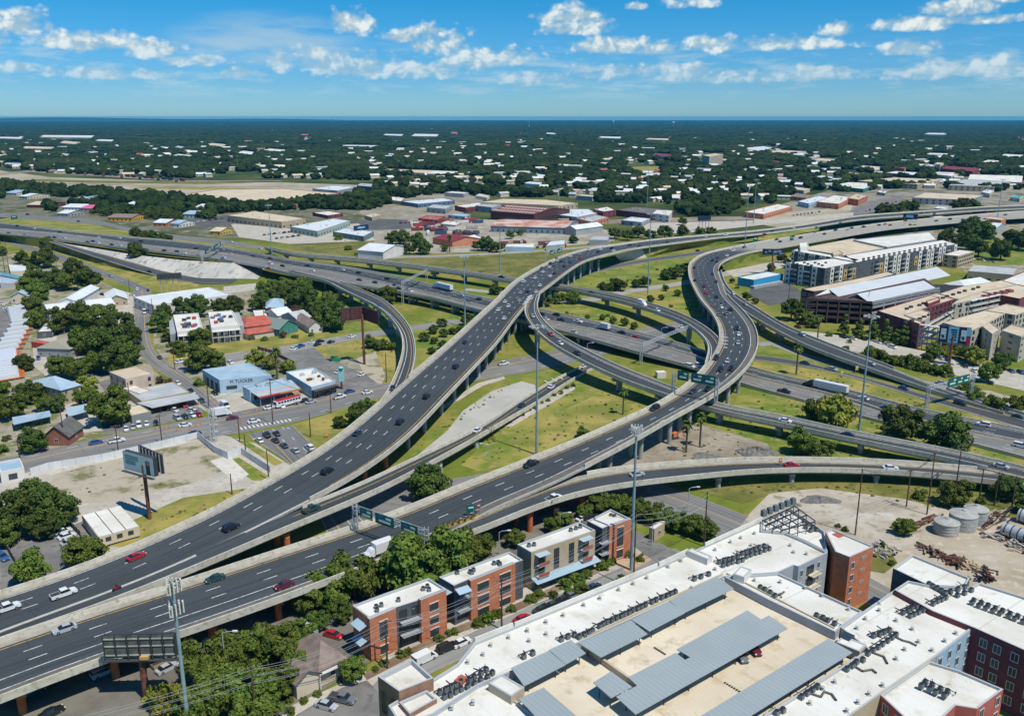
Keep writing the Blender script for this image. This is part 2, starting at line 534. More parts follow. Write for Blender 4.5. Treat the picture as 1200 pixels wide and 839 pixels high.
def section_sweep(r,i0,i1,side,prof,name,material,parent):
 """prof: list of (outward offset from the edge, z) closed loop; side +1 = left edge"""
 off=WLOC[parent.name]if parent is not None else(0,0,0)
 E=r.L if side>0 else r.R
 sgn=np.sign(np.einsum('ij,ij->i',E[:,:2]-r.C[:,:2],r.N))
 m=MB();k=len(prof)
 for i in range(i0,i1+1):
  for(o_,z_)in prof:
   m.v.append((E[i,0]+r.N[i,0]*sgn[i]*o_,E[i,1]+r.N[i,1]*sgn[i]*o_,E[i,2]+z_))
 for i in range(i1-i0):
  for q in range(k):
   a,b=i*k+q,i*k+(q+1)%k
   m.f.append((a,b,b+k,a+k));m.m.append(0)
 m.f.append(tuple(range(k)));m.m.append(0)
 m.f.append(tuple((i1-i0)*k+q for q in reversed(range(k))));m.m.append(0)
 me=m.mesh(name,material,off)
 bm=bmesh.new();bm.from_mesh(me);bmesh.ops.recalc_face_normals(bm,faces=bm.faces);bm.to_mesh(me);bm.free()
 o=bpy.data.objects.new(name,me)
 COL.objects.link(o)
 if parent is not None:o.parent=parent
 return o
def deck_body(r,parent,i0=0,i1=None,depth=1.9):
 i1=len(r.C)-1 if i1 is None else i1
 m=MB()
 for i in range(i0,i1+1):
  for E,f in((r.L,1.0),(r.R,1.0)):
   m.v.append(tuple(E[i]-(0,0,0.02)))
  for q,zz in((0.0,0.55),(0.19,0.7),(0.195,depth),(0.805,depth),(0.81,0.7),(1.0,0.55)):
   p=r.L[i]+(r.R[i]-r.L[i])*q
   m.v.append((p[0],p[1],p[2]-zz))
 for i in range(i1-i0):
  b,c=i*8,(i+1)*8
  ring=[0,2,3,4,5,6,7,1]
  for a,d in zip(ring,ring[1:]+[0]):
   m.f.append((b+a,b+d,c+d,c+a));m.m.append(0)
 for e in(0,i1-i0):
  m.f.append(tuple(e*8+q for q in([0,2,3,4,5,6,7,1]if e==0 else[1,7,6,5,4,3,2,0])));m.m.append(0)
 me=m.mesh('deck',GIRD,WLOC[parent.name])
 bm=bmesh.new();bm.from_mesh(me);bmesh.ops.recalc_face_normals(bm,faces=bm.faces);bm.to_mesh(me);bm.free()
 o=bpy.data.objects.new('deck',me);COL.objects.link(o);o.parent=parent
 return o
PARSKIP={('A',-1):352,('C',1):352}
PARA=[(0.03,-0.62),(-0.02,-0.62),(-0.02,0.0),(-0.45,0.0),(-0.30,1.05),(0.03,1.05)]
def parapets(r,parent,sides=(1,-1),key=None,name='parapet',prof=PARA,material=None,imin=0,imax=None):
 n=len(r.C)if imax is None else imax
 for s in sides:
  E=r.L if s>0 else r.R
  sg=np.sign(np.einsum('ij,ij->i',E[:,:2]-r.C[:,:2],r.N))
  ok=[i>=imin and i<n and not((key,s)in PARSKIP and proj(E[i])[0]<PARSKIP[(key,s)])and not inside_any(E[i]-np.append(r.N[i]*sg[i]*0.2,0),r.key)for i in range(len(r.C))]
  i=0
  while i<len(ok):
   if ok[i]:
    j=i
    while j+1<len(ok)and ok[j+1]:j+=1
    if j>i:section_sweep(r,i,j,s,prof,name,material or CONCP,parent)
    i=j+1
   else:i+=1
def pier(r,i,parent,cols,colour,depth=1.9,rad=0.75,ground=0.0,capw=0.72):
 C,N,T=r.C[i],r.N[i],r.T[i]
 w=r.W[i]
 top=C[2]-depth
 if top<1.0:return
 a=math.atan2(N[1],N[0])
 m=MB()
 m.box((C[0],C[1]),(w*capw,1.6),top-1.1,top-0.01,a)
 cap=m.build('pier_cap',colour[1],parent)
 offs=[0.0]if cols==1 else[(-0.5+k/(cols-1))*w*(capw-0.12)for k in range(cols)]
 for q in offs:
  m=MB()
  b=(C[0]+N[0]*q,C[1]+N[1]*q)
  if cols==1:m.box(b,(2.4,1.4),ground-0.3,top-1.08,a)
  else:m.tube((b[0],b[1],ground-0.3),(b[0],b[1],top-1.08),rad,rad,12)
  m.build('pier_column',colour[0],parent)
BRIDGES={}
def bridge(key,label,L,R,**kw):
 r=road_path(key,L,R)
 r.label=label;r.kw=kw
 BRIDGES[key]=r
# left flyover: near bottom left, over the middle, away to the far right
bridge('A','long dark flyover sweeping from the near left up through the middle of the interchange',
 [(-70,718,6.5),(0,697,6.5),(80,672,6.5),(154,642,6.5),(240,604,6.7),(302,571,7),(343,548,7.3),(381,525,7.7),(433,484,8.5),(470,452,9),(520,410,10.3),(558,374.3,12),(580,354,13),(603.4,330,13.8),(636.8,310,13.8),(658.4,300,13.4),(686.8,291,12.5),(720,286.5,10.5),(763,281,8.3),(813.5,276.7,7),(880,271.5,6),(940,264,6),(1007,253.5,6.3),(1075,248.5,6.5),(1153,243,6.5),(1230,240,6.5)],
 [(-70,769,6.5),(0,741,6.5),(60,717.5,6.5),(130,695.5,6.5),(240,647,6.7),(300,618.5,7),(350,592.5,7.3),(372,583,7.7),(440,541,8.3),(483,506.5,9),(521.5,465,10.2),(558,426,11.7),(583,399.5,12.6),(604,372,13.3),(622,352,13.8),(647,333.4,13.8),(667,318.4,13.4),(687,307,12.5),(720,298.5,10.5),(743,293.5,9),(797,285.5,7),(847,279,6),(880,276,6),(940,268.5,6),(1007,258,6.3),(1075,252.5,6.5),(1153,247,6.5),(1230,244,6.5)],
 cat='bridge',lines=[('L',2.6,'solid',WH),('L',6.3,'dash',WH),('L',10.0,'dash',WH),('L',13.7,'dash',WH,('A',380,545),9e9),('R',2.2,'solid',YE,('A',360,575),9e9),('R',0.5,'solid',WH,0,('A',330,590))],sl=2.2,sr=1.0)
# ramp from the middle that joins the left flyover
bridge('C','low ramp climbing from the grass triangle to join the left flyover',
 [(-70,769.5,6.42),(0,741.5,6.42),(60,718,6.42),(150,682,6.42),(240,645,6.62),(300,617,6.9),(355,595,7.1),(400,577.5,6.9),(440,560,6.5),(478.6,541,5.9),(520,522,5),(555,505,4),(575,494,3.0),(596,479,1.6),(628,459,0.5),(654,444,0.25),(690,427,0.2)],
 [(-70,776.5,6.42),(0,751.8,6.42),(50,735.5,6.42),(100,719,6.42),(240,662,6.62),(319,628,6.9),(370,606,7.1),(414.5,588.5,6.8),(440,578,6.5),(471.5,562.5,5.9),(530,531,4.8),(560,514,3.8),(581,501,2.9),(605,488,1.6),(634,471,0.5),(672.5,445,0.25),(700,430,0.2)],
 cat='ramp',lines=[('L',2.3,'solid',YE,('C',345,607),9e9),('R',1.6,'solid',WH)],sl=0.0,sr=1.0)
# S shaped flyover
bridge('B','S shaped flyover curving from the near bottom edge round to the far right',
 [(-70,776,7),(0,753,7),(100,718.5,7),(166,699,7),(240,675.6,7),(290.6,658,7),(352.5,638.7,7.2),(400,623,7.4),(459.6,603,7.7),(531,574.4,8),(602.6,546,8.5),(659.6,524,9),(719,498,9.7),(766.8,476.5,10.4),(798,456.5,11),(820,437,11.4),(833,419,11.6),(842,402,11.6),(842,385,11.3),(834,368.6,10.6),(821,353,9.8),(813.5,340,9.2),(807,324,8.6),(808.5,308.4,7.8),(821.8,299,7),(835,295,6.5),(880,286,6),(930,277.5,6),(980,270,6),(1040,261.5,6.3),(1110,255,6.5),(1200,248,6.5),(1260,246,6.5)],
 [(-70,850,7),(0,820,7),(130,771.6,7),(212,744,7),(349,696.5,7),(420,669,7.2),(480,646,7.5),(540,619,7.8),(581,594,8.1),(640,571,8.6),(695,542,9.2),(743,517,9.8),(790.7,488.8,10.5),(838,463.6,11.1),(861,446,11.4),(878,429,11.6),(888.6,404.8,11.6),(884,382,11.2),(869,363,10.4),(853,347,9.5),(846,328.4,8.7),(842,318.4,8),(845,310,7.3),(860,302,6.7),(880,296,6.2),(930,288,6),(980,279,6),(1040,269,6.3),(1110,262,6.5),(1200,255.5,6.5),(1260,253.5,6.5)],
 cat='bridge',lines=[('R',2.0,'band',(0.15,0.14,0.115),1.2),('L',3.0,'solid',YE),('L',6.7,'dash',WH),('L',10.4,'dash',WH),('R',3.3,'solid',WH),('R',6.8,'solid',WH,0,('B',470,635))],sl=2.3,sr=0.8)
# loop ramp on the left
bridge('D','tight curved ramp swinging from the freeway round to the left flyover',
 [(300,311.5,6.9),(320,316.5,6.9),(340,321.2,7),(381,330,7.2),(397,338.5,7.4),(416,347.6,7.7),(443,361,8.2),(458,374,8.6),(469.6,391.5,8.9),(471.5,412.5,8.9),(462,443,8.7),(446.8,471.5,8.5),(418,500,8.1),(390,519,7.75)],
 [(300,306,6.9),(322,310.5,6.9),(348,317.5,7),(392,328.5,7.2),(420,339.5,7.4),(447,351,7.8),(464,364.8,8.3),(481,385.8,8.8),(487,408.6,9),(486,426,8.95),(478,451.5,8.8),(462,476,8.45),(437,503,8.05),(414,525,7.72)],
 cat='ramp',lines=[('L',2.1,'solid',WH),('R',1.9,'solid',YE)],sl=1.0,sr=0.9)
# curved ramp that leaves the left flyover to the right
bridge('E','curved ramp dropping from the left flyover across the freeway to the right edge',
 [(634,343,13.72),(631,352,13.5),(629.6,361,13.1),(634.4,374.3,12.1),(653.5,393.4,10.6),(682,410.5,9),(718,428.5,7.6),(756,444,6.6),(786,454.5,6),(835.7,474.3,5.5),(919,488.6,5.3),(967,500.5,5.2),(1031.5,513.6,5),(1127,531.5,4.5),(1200,549.4,4.2),(1260,566,4)],
 [(621,349,13.72),(615,358,13.5),(614.5,368,13.1),(626.8,385.8,12.1),(649.6,405,10.6),(684,424,9),(720,441.5,7.6),(752.5,455,6.6),(783,465,6),(833,480.5,5.5),(895,494,5.3),(967,509.5,5.2),(1055,527.5,4.9),(1127,543,4.5),(1200,560,4.2),(1260,577,4)],
 cat='ramp',lines=[('L',1.8,'solid',WH),('R',1.6,'solid',YE)],sl=0.9,sr=0.9)
# long thin viaduct joining the S flyover
bridge('G','narrow viaduct running across the middle on single piers to join the S flyover',
 [(313,289.5,4.5),(340,296,5.5),(406.7,301.7,6.3),(473.4,309,6.5),(540,317.6,6.6),(602,326.8,6.8),(647,333.5,6.9),(680,338,7),(737,349.5,7.2),(794.4,367,8.4),(825,383,9.9),(842,397,10.8),(848,414,11.35),(843,432,11.45)],
 [(313,292,4.5),(340,298.8,5.5),(406.7,305,6.3),(473.4,312.5,6.5),(540,321.2,6.6),(600,330.4,6.8),(640,336.5,6.9),(680,343.2,7),(737,356.5,7.2),(775,369,8.0),(804,380.5,9.3),(821,393.5,10.3),(830,406,11),(827,424,11.4)],
 cat='viaduct',lines=[('L',1.7,'solid',YE),('R',1.5,'solid',WH)],sl=0.8,sr=0.8)
# low ramp along the bottom right
bridge('Hr','low curved ramp passing behind the brick townhouses to the right edge',
 [(480,629,7.42),(545,606,7.7),(600,583,7.6),(648,564.5,7.2),(700,552,6.6),(760,545,5.8),(800,543,5.3),(871.5,538.6,4.8),(967,538.6,4.5),(1055,542,4.2),(1127,548,4),(1200,556,3.8),(1260,565,3.7)],
 [(480,646,7.42),(545,630,7.7),(600,606,7.6),(648,588.5,7.2),(700,575,6.6),(760,566,5.8),(800,562,5.3),(871.5,554,4.8),(967,551,4.5),(1055,554.5,4.2),(1127,561,4),(1200,570,3.8),(1260,580,3.7)],
 cat='ramp',lines=[('L',3.4,'solid',YE),('R',1.8,'solid',WH)],sl=2.9,sr=0.9)
# right hand ramp off the S flyover
bridge('I','narrow ramp leaving the S flyover and sloping down to the right edge',
 [(845,318,8.0),(849,330,8.6),(855,340,8.3),(870,352,7.4),(887.7,363,6.6),(925.8,385.8,5.6),(964,401,4.8),(1002,416,3.8),(1047.7,432.6,2.2),(1085.8,449,0.9),(1133.5,465,0.35),(1200,486,0.3),(1260,505,0.3)],
 [(838,318,8.0),(842,332,8.6),(847,345,8.3),(860,357,7.4),(882,372.4,6.5),(916,391.5,5.5),(954,410,4.7),(992.5,423.5,3.8),(1043,441.5,2.2),(1078,454.5,0.9),(1120,468.5,0.35),(1200,493,0.3),(1260,512,0.3)],
 cat='ramp',lines=[('L',1.6,'solid',WH),('R',1.4,'solid',YE)],sl=0.8,sr=0.8)
# main freeway, far and near carriageways
bridge('M1','far carriageway of the freeway crossing under the flyovers',
 [(-60,256,6.5),(0,261.7,6.8),(83.4,271.7,7),(150,278.4,7),(200,282.6,7),(280,293.4,7),(340,305,7),(406.7,314,6.8),(473.4,327,6.5),(520,339,6.3),(567.7,350.5,6),(632.5,363.5,5.6),(680,374.5,5),(746.7,391,3.8),(813.5,409.5,2.2),(878,431.5,0.8),(935,446,0.35),(992.5,458,0.3),(1040,471.6,0.3),(1080,481,0.3),(1200,505,0.3),(1260,517,0.3)],
 [(-60,262.5,6.5),(0,268,6.8),(80,275,7),(180,288.5,7),(280,299,7),(340,311.5,7),(400,320.5,6.8),(456.8,333,6.5),(510,345,6.3),(556,356.8,6),(642,376,5.6),(680,383.6,5),(756,400.8,3.8),(828.7,421.5,2.2),(878,440.5,0.8),(947,455.5,0.35),(1000,468.5,0.3),(1040,484,0.3),(1127,503.5,0.3),(1200,518,0.3),(1260,530,0.3)],
 cat='freeway',lines=[('L',2.2,'solid',WH),('L',5.9,'dash',WH),('L',9.6,'dash',WH),('R',1.8,'solid',YE)],sl=0.8,sr=0.6)
bridge('M2','near pale carriageway of the freeway crossing under the flyovers',
 [(-60,263.2,6.5),(0,268.7,6.8),(80,275.8,7),(180,289.3,7),(280,300,7),(340,312.4,7),(400,321.4,6.8),(456.8,334,6.5),(510,346,6.3),(556,357.8,6),(642,377,5.6),(680,384.8,5),(756,402,3.8),(828.7,422.7,2.2),(878,441.7,0.8),(947,456.7,0.35),(1000,469.8,0.3),(1040,485.3,0.3),(1127,504.8,0.3),(1200,519.3,0.3),(1260,531.3,0.3)],
 [(-60,269.5,6.5),(0,274,6.8),(63.4,281,7),(150,291.7,7),(200,297.5,7),(271.7,307,7),(330,318,7),(413,334,6.8),(457,341,6.5),(510,350.6,6.3),(548,361,6),(642,384.6,5.6),(680,394.5,5),(746.7,413.5,3.8),(813.5,431.5,2.2),(870.5,451.5,0.8),(943,471,0.35),(1000,487,0.3),(1040,497,0.3),(1127,518.5,0.3),(1200,538,0.3),(1260,554,0.3)],
 cat='freeway',lines=[('L',1.6,'solid',YE),('R',2.4,'solid',WH),('R',6.1,'dash',WH),('R',9.8,'dash',WH)],sl=0.6,sr=0.9)
# roads on the ground: (name, left edge, right edge)
GROUND_ROADS={}
def groad(key,name,L,R,z=0.06,**kw):
 L=[(a,b,(c[0]if c else 0)+z)for a,b,*c in L]
 R=[(a,b,(c[0]if c else 0)+z)for a,b,*c in R]
 r=road_path(key,L,R)
 r.kw=kw;r.name=name
 GROUND_ROADS[key]=r
groad('J','service_road',[(884,415.5),(935,422),(992.5,437),(1040,448.7),(1080,461),(1120,471),(1200,492),(1260,508)],[(884,421.5),(935,428.7),(973.5,435),(1040,454.5),(1080,467.5),(1127,481),(1200,503),(1260,520)],z=0.12,lines=[('L',0.8,'solid',YE),('R',0.8,'solid',WH)])
groad('N','frontage_road',[(-60,262),(0,277.5),(50,293),(83,303),(120,317),(158,331),(176,338.5)],[(-60,267),(0,282.6),(50,299),(100,317),(142,332),(158,340),(165,345)],lines=[('L',4.5,'dash',WH)],base=(0.15,0.15,0.145))
groad('K','entrance_ramp',[(63.4,282.5,6.6),(90,289.5,6),(130,301,4.5),(187,317,2.2),(230,325.5,0.8),(280,327,0.2)],[(58,283.6,6.6),(80,291,6),(120,304,4.5),(180,322,2.2),(220,331,0.8),(275,333,0.2)],lines=[('L',1.2,'solid',YE),('R',1.0,'solid',WH)])
groad('O','upper_frontage_road',[(-60,247),(33,251.7),(117,259.5),(150,267),(200,275),(260,281),(313,290),(340,296)],[(-60,251),(20,256),(117,264),(150,271.5),(200,279.5),(260,286),(313,293.5),(340,299.5)],base=(0.17,0.165,0.155),lines=[('L',3.0,'dash',WH)])
groad('U','upper_service_road',[(330,293.5),(410,301),(456.8,300.5),(540,298),(637,292.6),(720,285.5),(763,280.5),(813,275.8)],[(330,295.5),(410,303.5),(456.8,303),(540,300.3),(637,294.8),(720,287.2),(763,281.8),(813,276.9)],z=0.1,base=(0.3,0.29,0.27),lines=[])
groad('V','exit_ramp',[(660,322.5),(680,318),(746.7,305),(826.8,293.5),(870,286)],[(655,327.5),(680,323),(746.7,309.5),(826.8,297.5),(875,289.5)],base=(0.1,0.1,0.1),lines=[('L',1.0,'solid',YE),('R',1.0,'solid',WH)])
groad('Wst','cross_street',[(545,337.5),(600,343),(640,349.5),(680,350.5),(735,339),(796.8,330),(830,322),(890,311),(925,305)],[(545,340.5),(600,347),(640,355.5),(680,356.5),(735,344.5),(796.8,335),(840,326),(900,314.5),(935,309)],base=(0.33,0.31,0.27),lines=[('L',5,'dash',YE)])
groad('Pst','side_street',[(156,340),(157.5,365),(158,393),(164,416),(181,431.5),(205,447),(243,481),(262,498)],[(177,340),(176.5,365),(175.5,397),(183,414),(200,426),(218,439),(260,473.5),(290,494)],z=0.09,base=(0.18,0.175,0.163),lines=[('L',5.2,'solid',YE)])
groad('Q','main_street',[(-70,553),(24,534),(95,517),(155,506.5),(240,488.6),(295,479),(340,471),(416,454),(447,450),(520,437),(571.5,425.8),(649.6,410.5),(700,398),(760,383),(800,376.5),(850,369)],[(-70,576),(31,553),(119,536),(190.7,521),(278.6,508),(343,496),(406.7,477),(450,464),(520,455),(558,446),(625,435),(700,418),(770,397),(810,387),(862,377)],z=0.11,base=(0.185,0.18,0.168),lines=[('L',6.5,'solid',YE),('L',6.9,'solid',YE),('L',3.4,'dash',WH),('R',3.4,'dash',WH)])
groad('Rst','underpass_street',[(343,498),(352,508),(368,522),(393,548),(425,590),(470,640)],[(283,503),(300,518),(338,540),(352,565),(378,612),(400,668)],z=0.07,base=(0.15,0.15,0.145),lines=[('L',4,'dash',WH),('L',7.6,'dash',WH),('L',11.2,'solid',YE)])
groad('Tst','long_street',[(380,560),(460,563),(540,562),(600,548),(690,548),(735,556),(800,576),(893,611.5),(960,641),(1040,679),(1090,703)],[(380,640),(440,622),(520,597),(600,592),(660,590),(700,590),(765,602),(858,637),(930,668),(1010,703),(1070,735)],z=0.05,base=(0.19,0.185,0.175),lines=[('L',6,'solid',YE)])
groad('Xst','residential_street',[(196,432),(230,422),(300,411),(385,396),(440,387),(486,381),(540,372.5)],[(200,441),(240,430),(310,418.5),(390,403),(440,394),(486,387.5),(540,379)],z=0.08,base=(0.24,0.23,0.21),lines=[])
groad('Yst','apartment_street',[(880,402),(905,398),(940,413),(985,424),(1050,440),(1120,452),(1200,470)],[(880,409),(905,405),(940,419),(980,430),(1045,446),(1110,459),(1200,479)],z=0.05,base=(0.27,0.26,0.235),lines=[])
groad('Fst','townhouse_street',[(390,815),(450,783),(560,733),(640,697),(735,655),(800,640)],[(430,839),(480,800),(580,755),(660,715),(745,678),(800,655)],z=0.06,base=(0.22,0.215,0.2),lines=[])
ORANGE_U={'A':(0,0.33),'B':(0,0.35),'C':(0,0.55),'Hr':(0,0.32),'D':(0,0),'E':(0,0)}
def build_roads():
 bases={}
 for k,r in BRIDGES.items():
  i=len(r.C)//2
  t=thing('flyover' if r.kw['cat']=='bridge' else{'ramp':'flyover_ramp','viaduct':'viaduct','freeway':'freeway_bridge'}[r.kw['cat']],r.label,'bridge',(r.C[i,0],r.C[i,1],0))
  r.obj=t
  pale=k=='M2'
  m=road_material('roadway '+k,r.kw['lines'],pale={'B':('B',870,291)}.get(k),sl=r.kw['sl'],sr=r.kw['sr'],base=(0.17,0.165,0.155)if pale else(0.050,0.058,0.062),shoulder=(0.38,0.35,0.285))
  ribbon(r,'roadway',m,t,0.03)
  hi=np.where(r.C[:,2]>2.2)[0]
  i0,i1=int(hi[0]),int(hi[-1])
  deck_body(r,t,i0,i1,2.1 if k in('A','B')else 1.7)
  parapets(r,t,(1,-1)if k not in('M1','M2')else((1,-1)if k=='M2' else(1,)),k)
  gap={'A':17,'B':17,'G':30,'E':26,'Hr':24,'D':24,'I':22,'M1':20,'M2':20,'C':22}[k]
  cols={'A':3,'B':3,'M1':3,'M2':3,'C':2,'Hr':2}.get(k,1)
  nxt=r.u[i0]+8
  for i in range(i0,i1):
   if r.u[i]>=nxt:
    nxt+=gap
    C=r.C[i]
    if C[2]<3.4:continue
    if k in('A','B')and C[1]>655:continue        # lands on its embankment
    if k in('M1','M2')and(C[0]<-175):continue   # embankment on the left
    if k not in('A','B')and any(inside_any(np.array([C[0]+r.N[i,0]*q,C[1]+r.N[i,1]*q,z_]),k,-0.6,2.6)for q in(-2,2)for z_ in(0.1,2.5,5.2)):continue
    if k in('A','B')and inside_any(np.array([C[0],C[1],4.0]),k,-1.0,3.4,('M1','M2','G','E','C','V')):continue
    pr=proj((C[0],C[1],0))
    org=(pr[0]<450 and pr[1]>520)or(k in('B','Hr','C')and pr[0]<735 and pr[1]>560)
    c_=cols
    if k=='A' and r.W[i]>24:c_=4
    pier(r,i,t,c_,(ORANGE,ORANGE)if org else(GIRD,GIRD),2.1 if k in('A','B')else 1.7,0.8 if c_>1 else 0.9)
 for k,r in GROUND_ROADS.items():
  m=road_material('street '+k,r.kw.get('lines',[]),base=r.kw.get('base',(0.07,0.072,0.075)),sl=0.5,sr=0.5,patch=0.8)
  o=struct(ribbon(r,r.name,m,None))
  if k=='K':pass
build_roads()
# ------------------------------------------------------------------ ground
def ground_material():
 m,nt,bs=newmat('ground')
 p=nt.pos()
 x,y,z=nt.sep(p)
 g=nt.mix(nt.ss(nt.noise(p,0.03,5.0),0.4,0.62),(0.14,0.175,0.024),(0.25,0.22,0.055))
 g=nt.mix(nt.ss(nt.noise(p,0.25,4.0),0.45,0.75,0,0.7),g,(0.085,0.115,0.024))
 far=nt.mix(nt.ss(nt.noise(p,0.006,5.0),0.4,0.62),(0.03,0.055,0.015),(0.10,0.115,0.035))
 far=nt.mix(nt.ss(nt.noise(p,0.002,6.0),0.6,0.72),far,(0.24,0.21,0.13))
 col=nt.mix(nt.ss(y,760.0,900.0),g,far)
 nt.put(bs.inputs['Base Color'],col)
 bs.inputs['Roughness'].default_value=0.95
 bs.inputs['Specular IOR Level'].default_value=0.1
 return m
mb=MB()
rings=[0,300,700,1500,4000,12000,28000]
n=48
mb.v.append((0,400,0))
for r_ in rings[1:]:
 for k in range(n):
  mb.v.append((r_*math.cos(2*PI*k/n),400+r_*math.sin(2*PI*k/n),0))
for k in range(n):mb.f.append((0,1+k,1+(k+1)%n));mb.m.append(0)
for j in range(len(rings)-2):
 for k in range(n):
  a,b=1+j*n+k,1+j*n+(k+1)%n
  mb.f.append((a,a+n,b+n,b));mb.m.append(0)
struct(mb.build('ground',ground_material()))
DIRT=mat('pale_dirt',(0.36,0.31,0.235),0.95,(0.46,0.41,0.325),0.06,(0.25,0.215,0.14))
DIRTG=mat('dirt_with_weeds',(0.40,0.35,0.265),0.95,(0.15,0.15,0.055),0.09,(0.34,0.29,0.21),lo=0.5,hi=0.66)
GRASS=mat('mown_grass',(0.125,0.175,0.018),0.95,(0.28,0.25,0.05),0.05,(0.30,0.23,0.10),lo=0.40,hi=0.60,detail=8)
DRY=mat('dry_grass',(0.33,0.27,0.07),0.95,(0.16,0.18,0.025),0.06,(0.24,0.18,0.07),lo=0.40,hi=0.62,detail=6)
MEADOW=mat('rough_meadow',(0.11,0.12,0.022),0.95,(0.20,0.175,0.045),0.05,(0.08,0.095,0.024),detail=6)
LUSH=mat('lush_grass',(0.10,0.165,0.015),0.95,(0.22,0.22,0.035),0.06,(0.26,0.22,0.08),lo=0.4,hi=0.62,detail=8)
ASPH=mat('parking_asphalt',(0.155,0.15,0.14),0.9,(0.215,0.205,0.185),0.08,(0.12,0.115,0.11))
ASPHD=mat('dark_asphalt',(0.085,0.085,0.083),0.9,(0.12,0.115,0.108),0.08)
PAVE=mat('pale_pavement',(0.40,0.365,0.30),0.9,(0.48,0.44,0.37),0.12,(0.33,0.30,0.24))
PALE=mat('white_pavement',(0.52,0.49,0.42),0.9,(0.60,0.565,0.49),0.1,(0.42,0.39,0.33))
APRON=mat('concrete_apron',(0.37,0.36,0.32),0.9,(0.43,0.415,0.37),0.05,(0.46,0.42,0.34))
RAIL=mat('railway_ballast',(0.20,0.15,0.11),0.95,(0.28,0.235,0.18),0.03)
SOIL=mat('brown_soil',(0.17,0.115,0.07),0.95,(0.25,0.19,0.12),0.15)
FARPALE=mat('far_yard',(0.40,0.345,0.255),0.95,(0.30,0.27,0.17),0.012,(0.46,0.41,0.32))
_gz=[0.004]
def patch(name,poly,material,z=None,kind='structure',holes=None):
 if z is None:
  _gz[0]+=0.0011
  z=_gz[0]
 pts=[P(a,b,0)for a,b in poly]
 m=MB()
 bm=bmesh.new()
 vs=[bm.verts.new((p[0],p[1],z))for p in pts]
 f=bm.faces.new(vs)
 f.normal_update()
 if f.normal.z<0:f.normal_flip()
 bmesh.ops.triangulate(bm,faces=[f])
 me=bpy.data.meshes.new(name)
 bm.to_mesh(me);bm.free()
 me.materials.append(material)
 o=bpy.data.objects.new(name,me)
 COL.objects.link(o)
 o['kind']=kind
 return o
YARD=mat('yards',(0.30,0.265,0.20),0.95,(0.15,0.16,0.05),0.07,(0.38,0.345,0.275),lo=0.46,hi=0.58,detail=6)
patch('yards',[(-80,296),(30,298),(83,312),(150,345),(160,348),(160,400),(180,434),(240,482),(150,506),(24,533),(-80,552)],YARD)
patch('yards',[(182,345),(300,338),(380,362),(392,380),(300,410),(196,430),(180,405)],YARD)
patch('yards',[(200,441),(310,420),(385,404),(440,396),(450,420),(447,449),(340,470),(262,480)],YARD)
patch('yards',[(-80,216),(0,216),(100,226),(290,246),(440,230),(480,262),(400,280),(260,279),(150,268),(0,249),(-80,246)],mat('belt_ground',(0.16,0.15,0.095),0.95,(0.07,0.085,0.03),0.02,(0.27,0.24,0.18)))
patch('yards',[(880,250),(1010,212),(1200,205),(1300,205),(1300,244),(1150,242),(1000,250)],mat('warehouse_lots',(0.25,0.225,0.175),0.95,(0.11,0.115,0.05),0.015,(0.35,0.32,0.26),lo=0.44,hi=0.6))
patch('yards',[(1040,262),(1130,262),(1200,256),(1300,256),(1300,340),(1150,330),(1100,300)],YARD)
# around the interchange
patch('meadow',[(340,299),(410,304),(457,304),(540,302),(637,296),(718,290),(690,293),(655,302),(625,318),(600,330),(540,317),(473,308),(406,301)],MEADOW)
patch('grass_verge',[(0,257),(30,253),(117,264.5),(150,272),(200,280),(260,287),(313,295),(280,293),(200,283),(100,273),(0,261)],GRASS)
patch('grass_verge',[(20,282),(63,284),(130,303),(187,323),(230,333),(176,339),(150,327),(83,302),(40,290)],DRY)
patch('rail_yard',[(-80,190),(0,200),(60,208),(130,210),(230,214),(330,214),(420,217),(437,222),(300,237),(200,233),(100,224),(0,216),(-80,213)],FARPALE)
patch('rail_yard',[(620,262),(700,258),(800,255),(900,253),(1010,246),(1010,249),(900,257),(800,260),(700,263),(620,267)],RAIL)
patch('rail_yard_grass',[(36,210),(120,212),(240,212.5),(300,214.5),(240,216),(120,215),(40,213)],MEADOW)
patch('rail_yard_grass',[(150,219),(230,219.5),(310,221.5),(240,222.5),(170,221.5)],DRY)
patch('rail_tracks',[(0,203),(36,199.5),(120,204.5),(215,211.5),(330,212),(330,212.8),(215,213),(110,206.5),(36,202),(0,205.5)],RAIL)
patch('rail_tracks',[(0,212),(80,215),(200,218),(330,219),(330,219.6),(200,219),(80,216),(0,213.2)],RAIL)
patch('gravel_lot',[(440,228),(520,225),(570,228),(560,245),(500,262),(450,262),(420,250)],mat('yard_dirt',(0.30,0.26,0.19),0.95,(0.19,0.18,0.12),0.02,(0.38,0.33,0.25)))
patch('gravel_lot',[(455,258),(530,256),(680,262),(720,272),(720,283),(640,290),(540,296),(460,298),(405,294),(400,280)],mat('yard_gravel',(0.30,0.265,0.205),0.95,(0.40,0.36,0.28),0.03,(0.17,0.16,0.12),lo=0.4,hi=0.6))
patch('weedy_field',[(340,284),(400,278),(440,282),(425,296),(380,297),(340,292)],MEADOW)
patch('dark_field',[(405,262),(440,256),(478,258),(484,268),(440,270),(410,268)],ASPHD)
patch('gravel_lot',[(880,252),(960,246),(1000,240),(990,262),(920,268),(885,262)],FARPALE)
patch('parking_lot',[(1010,238),(1060,228),(1050,242),(1010,252),(990,252)],ASPH)
patch('gravel_lot',[(740,262),(900,258),(1000,249),(1000,253),(900,263),(820,272),(745,276)],PAVE)
patch('gravel_lot',[(270,262),(340,268),(420,262),(440,282),(340,286),(280,278)],PAVE)
patch('parking_lot',[(215,258),(270,252),(278,262),(236,268)],ASPHD)
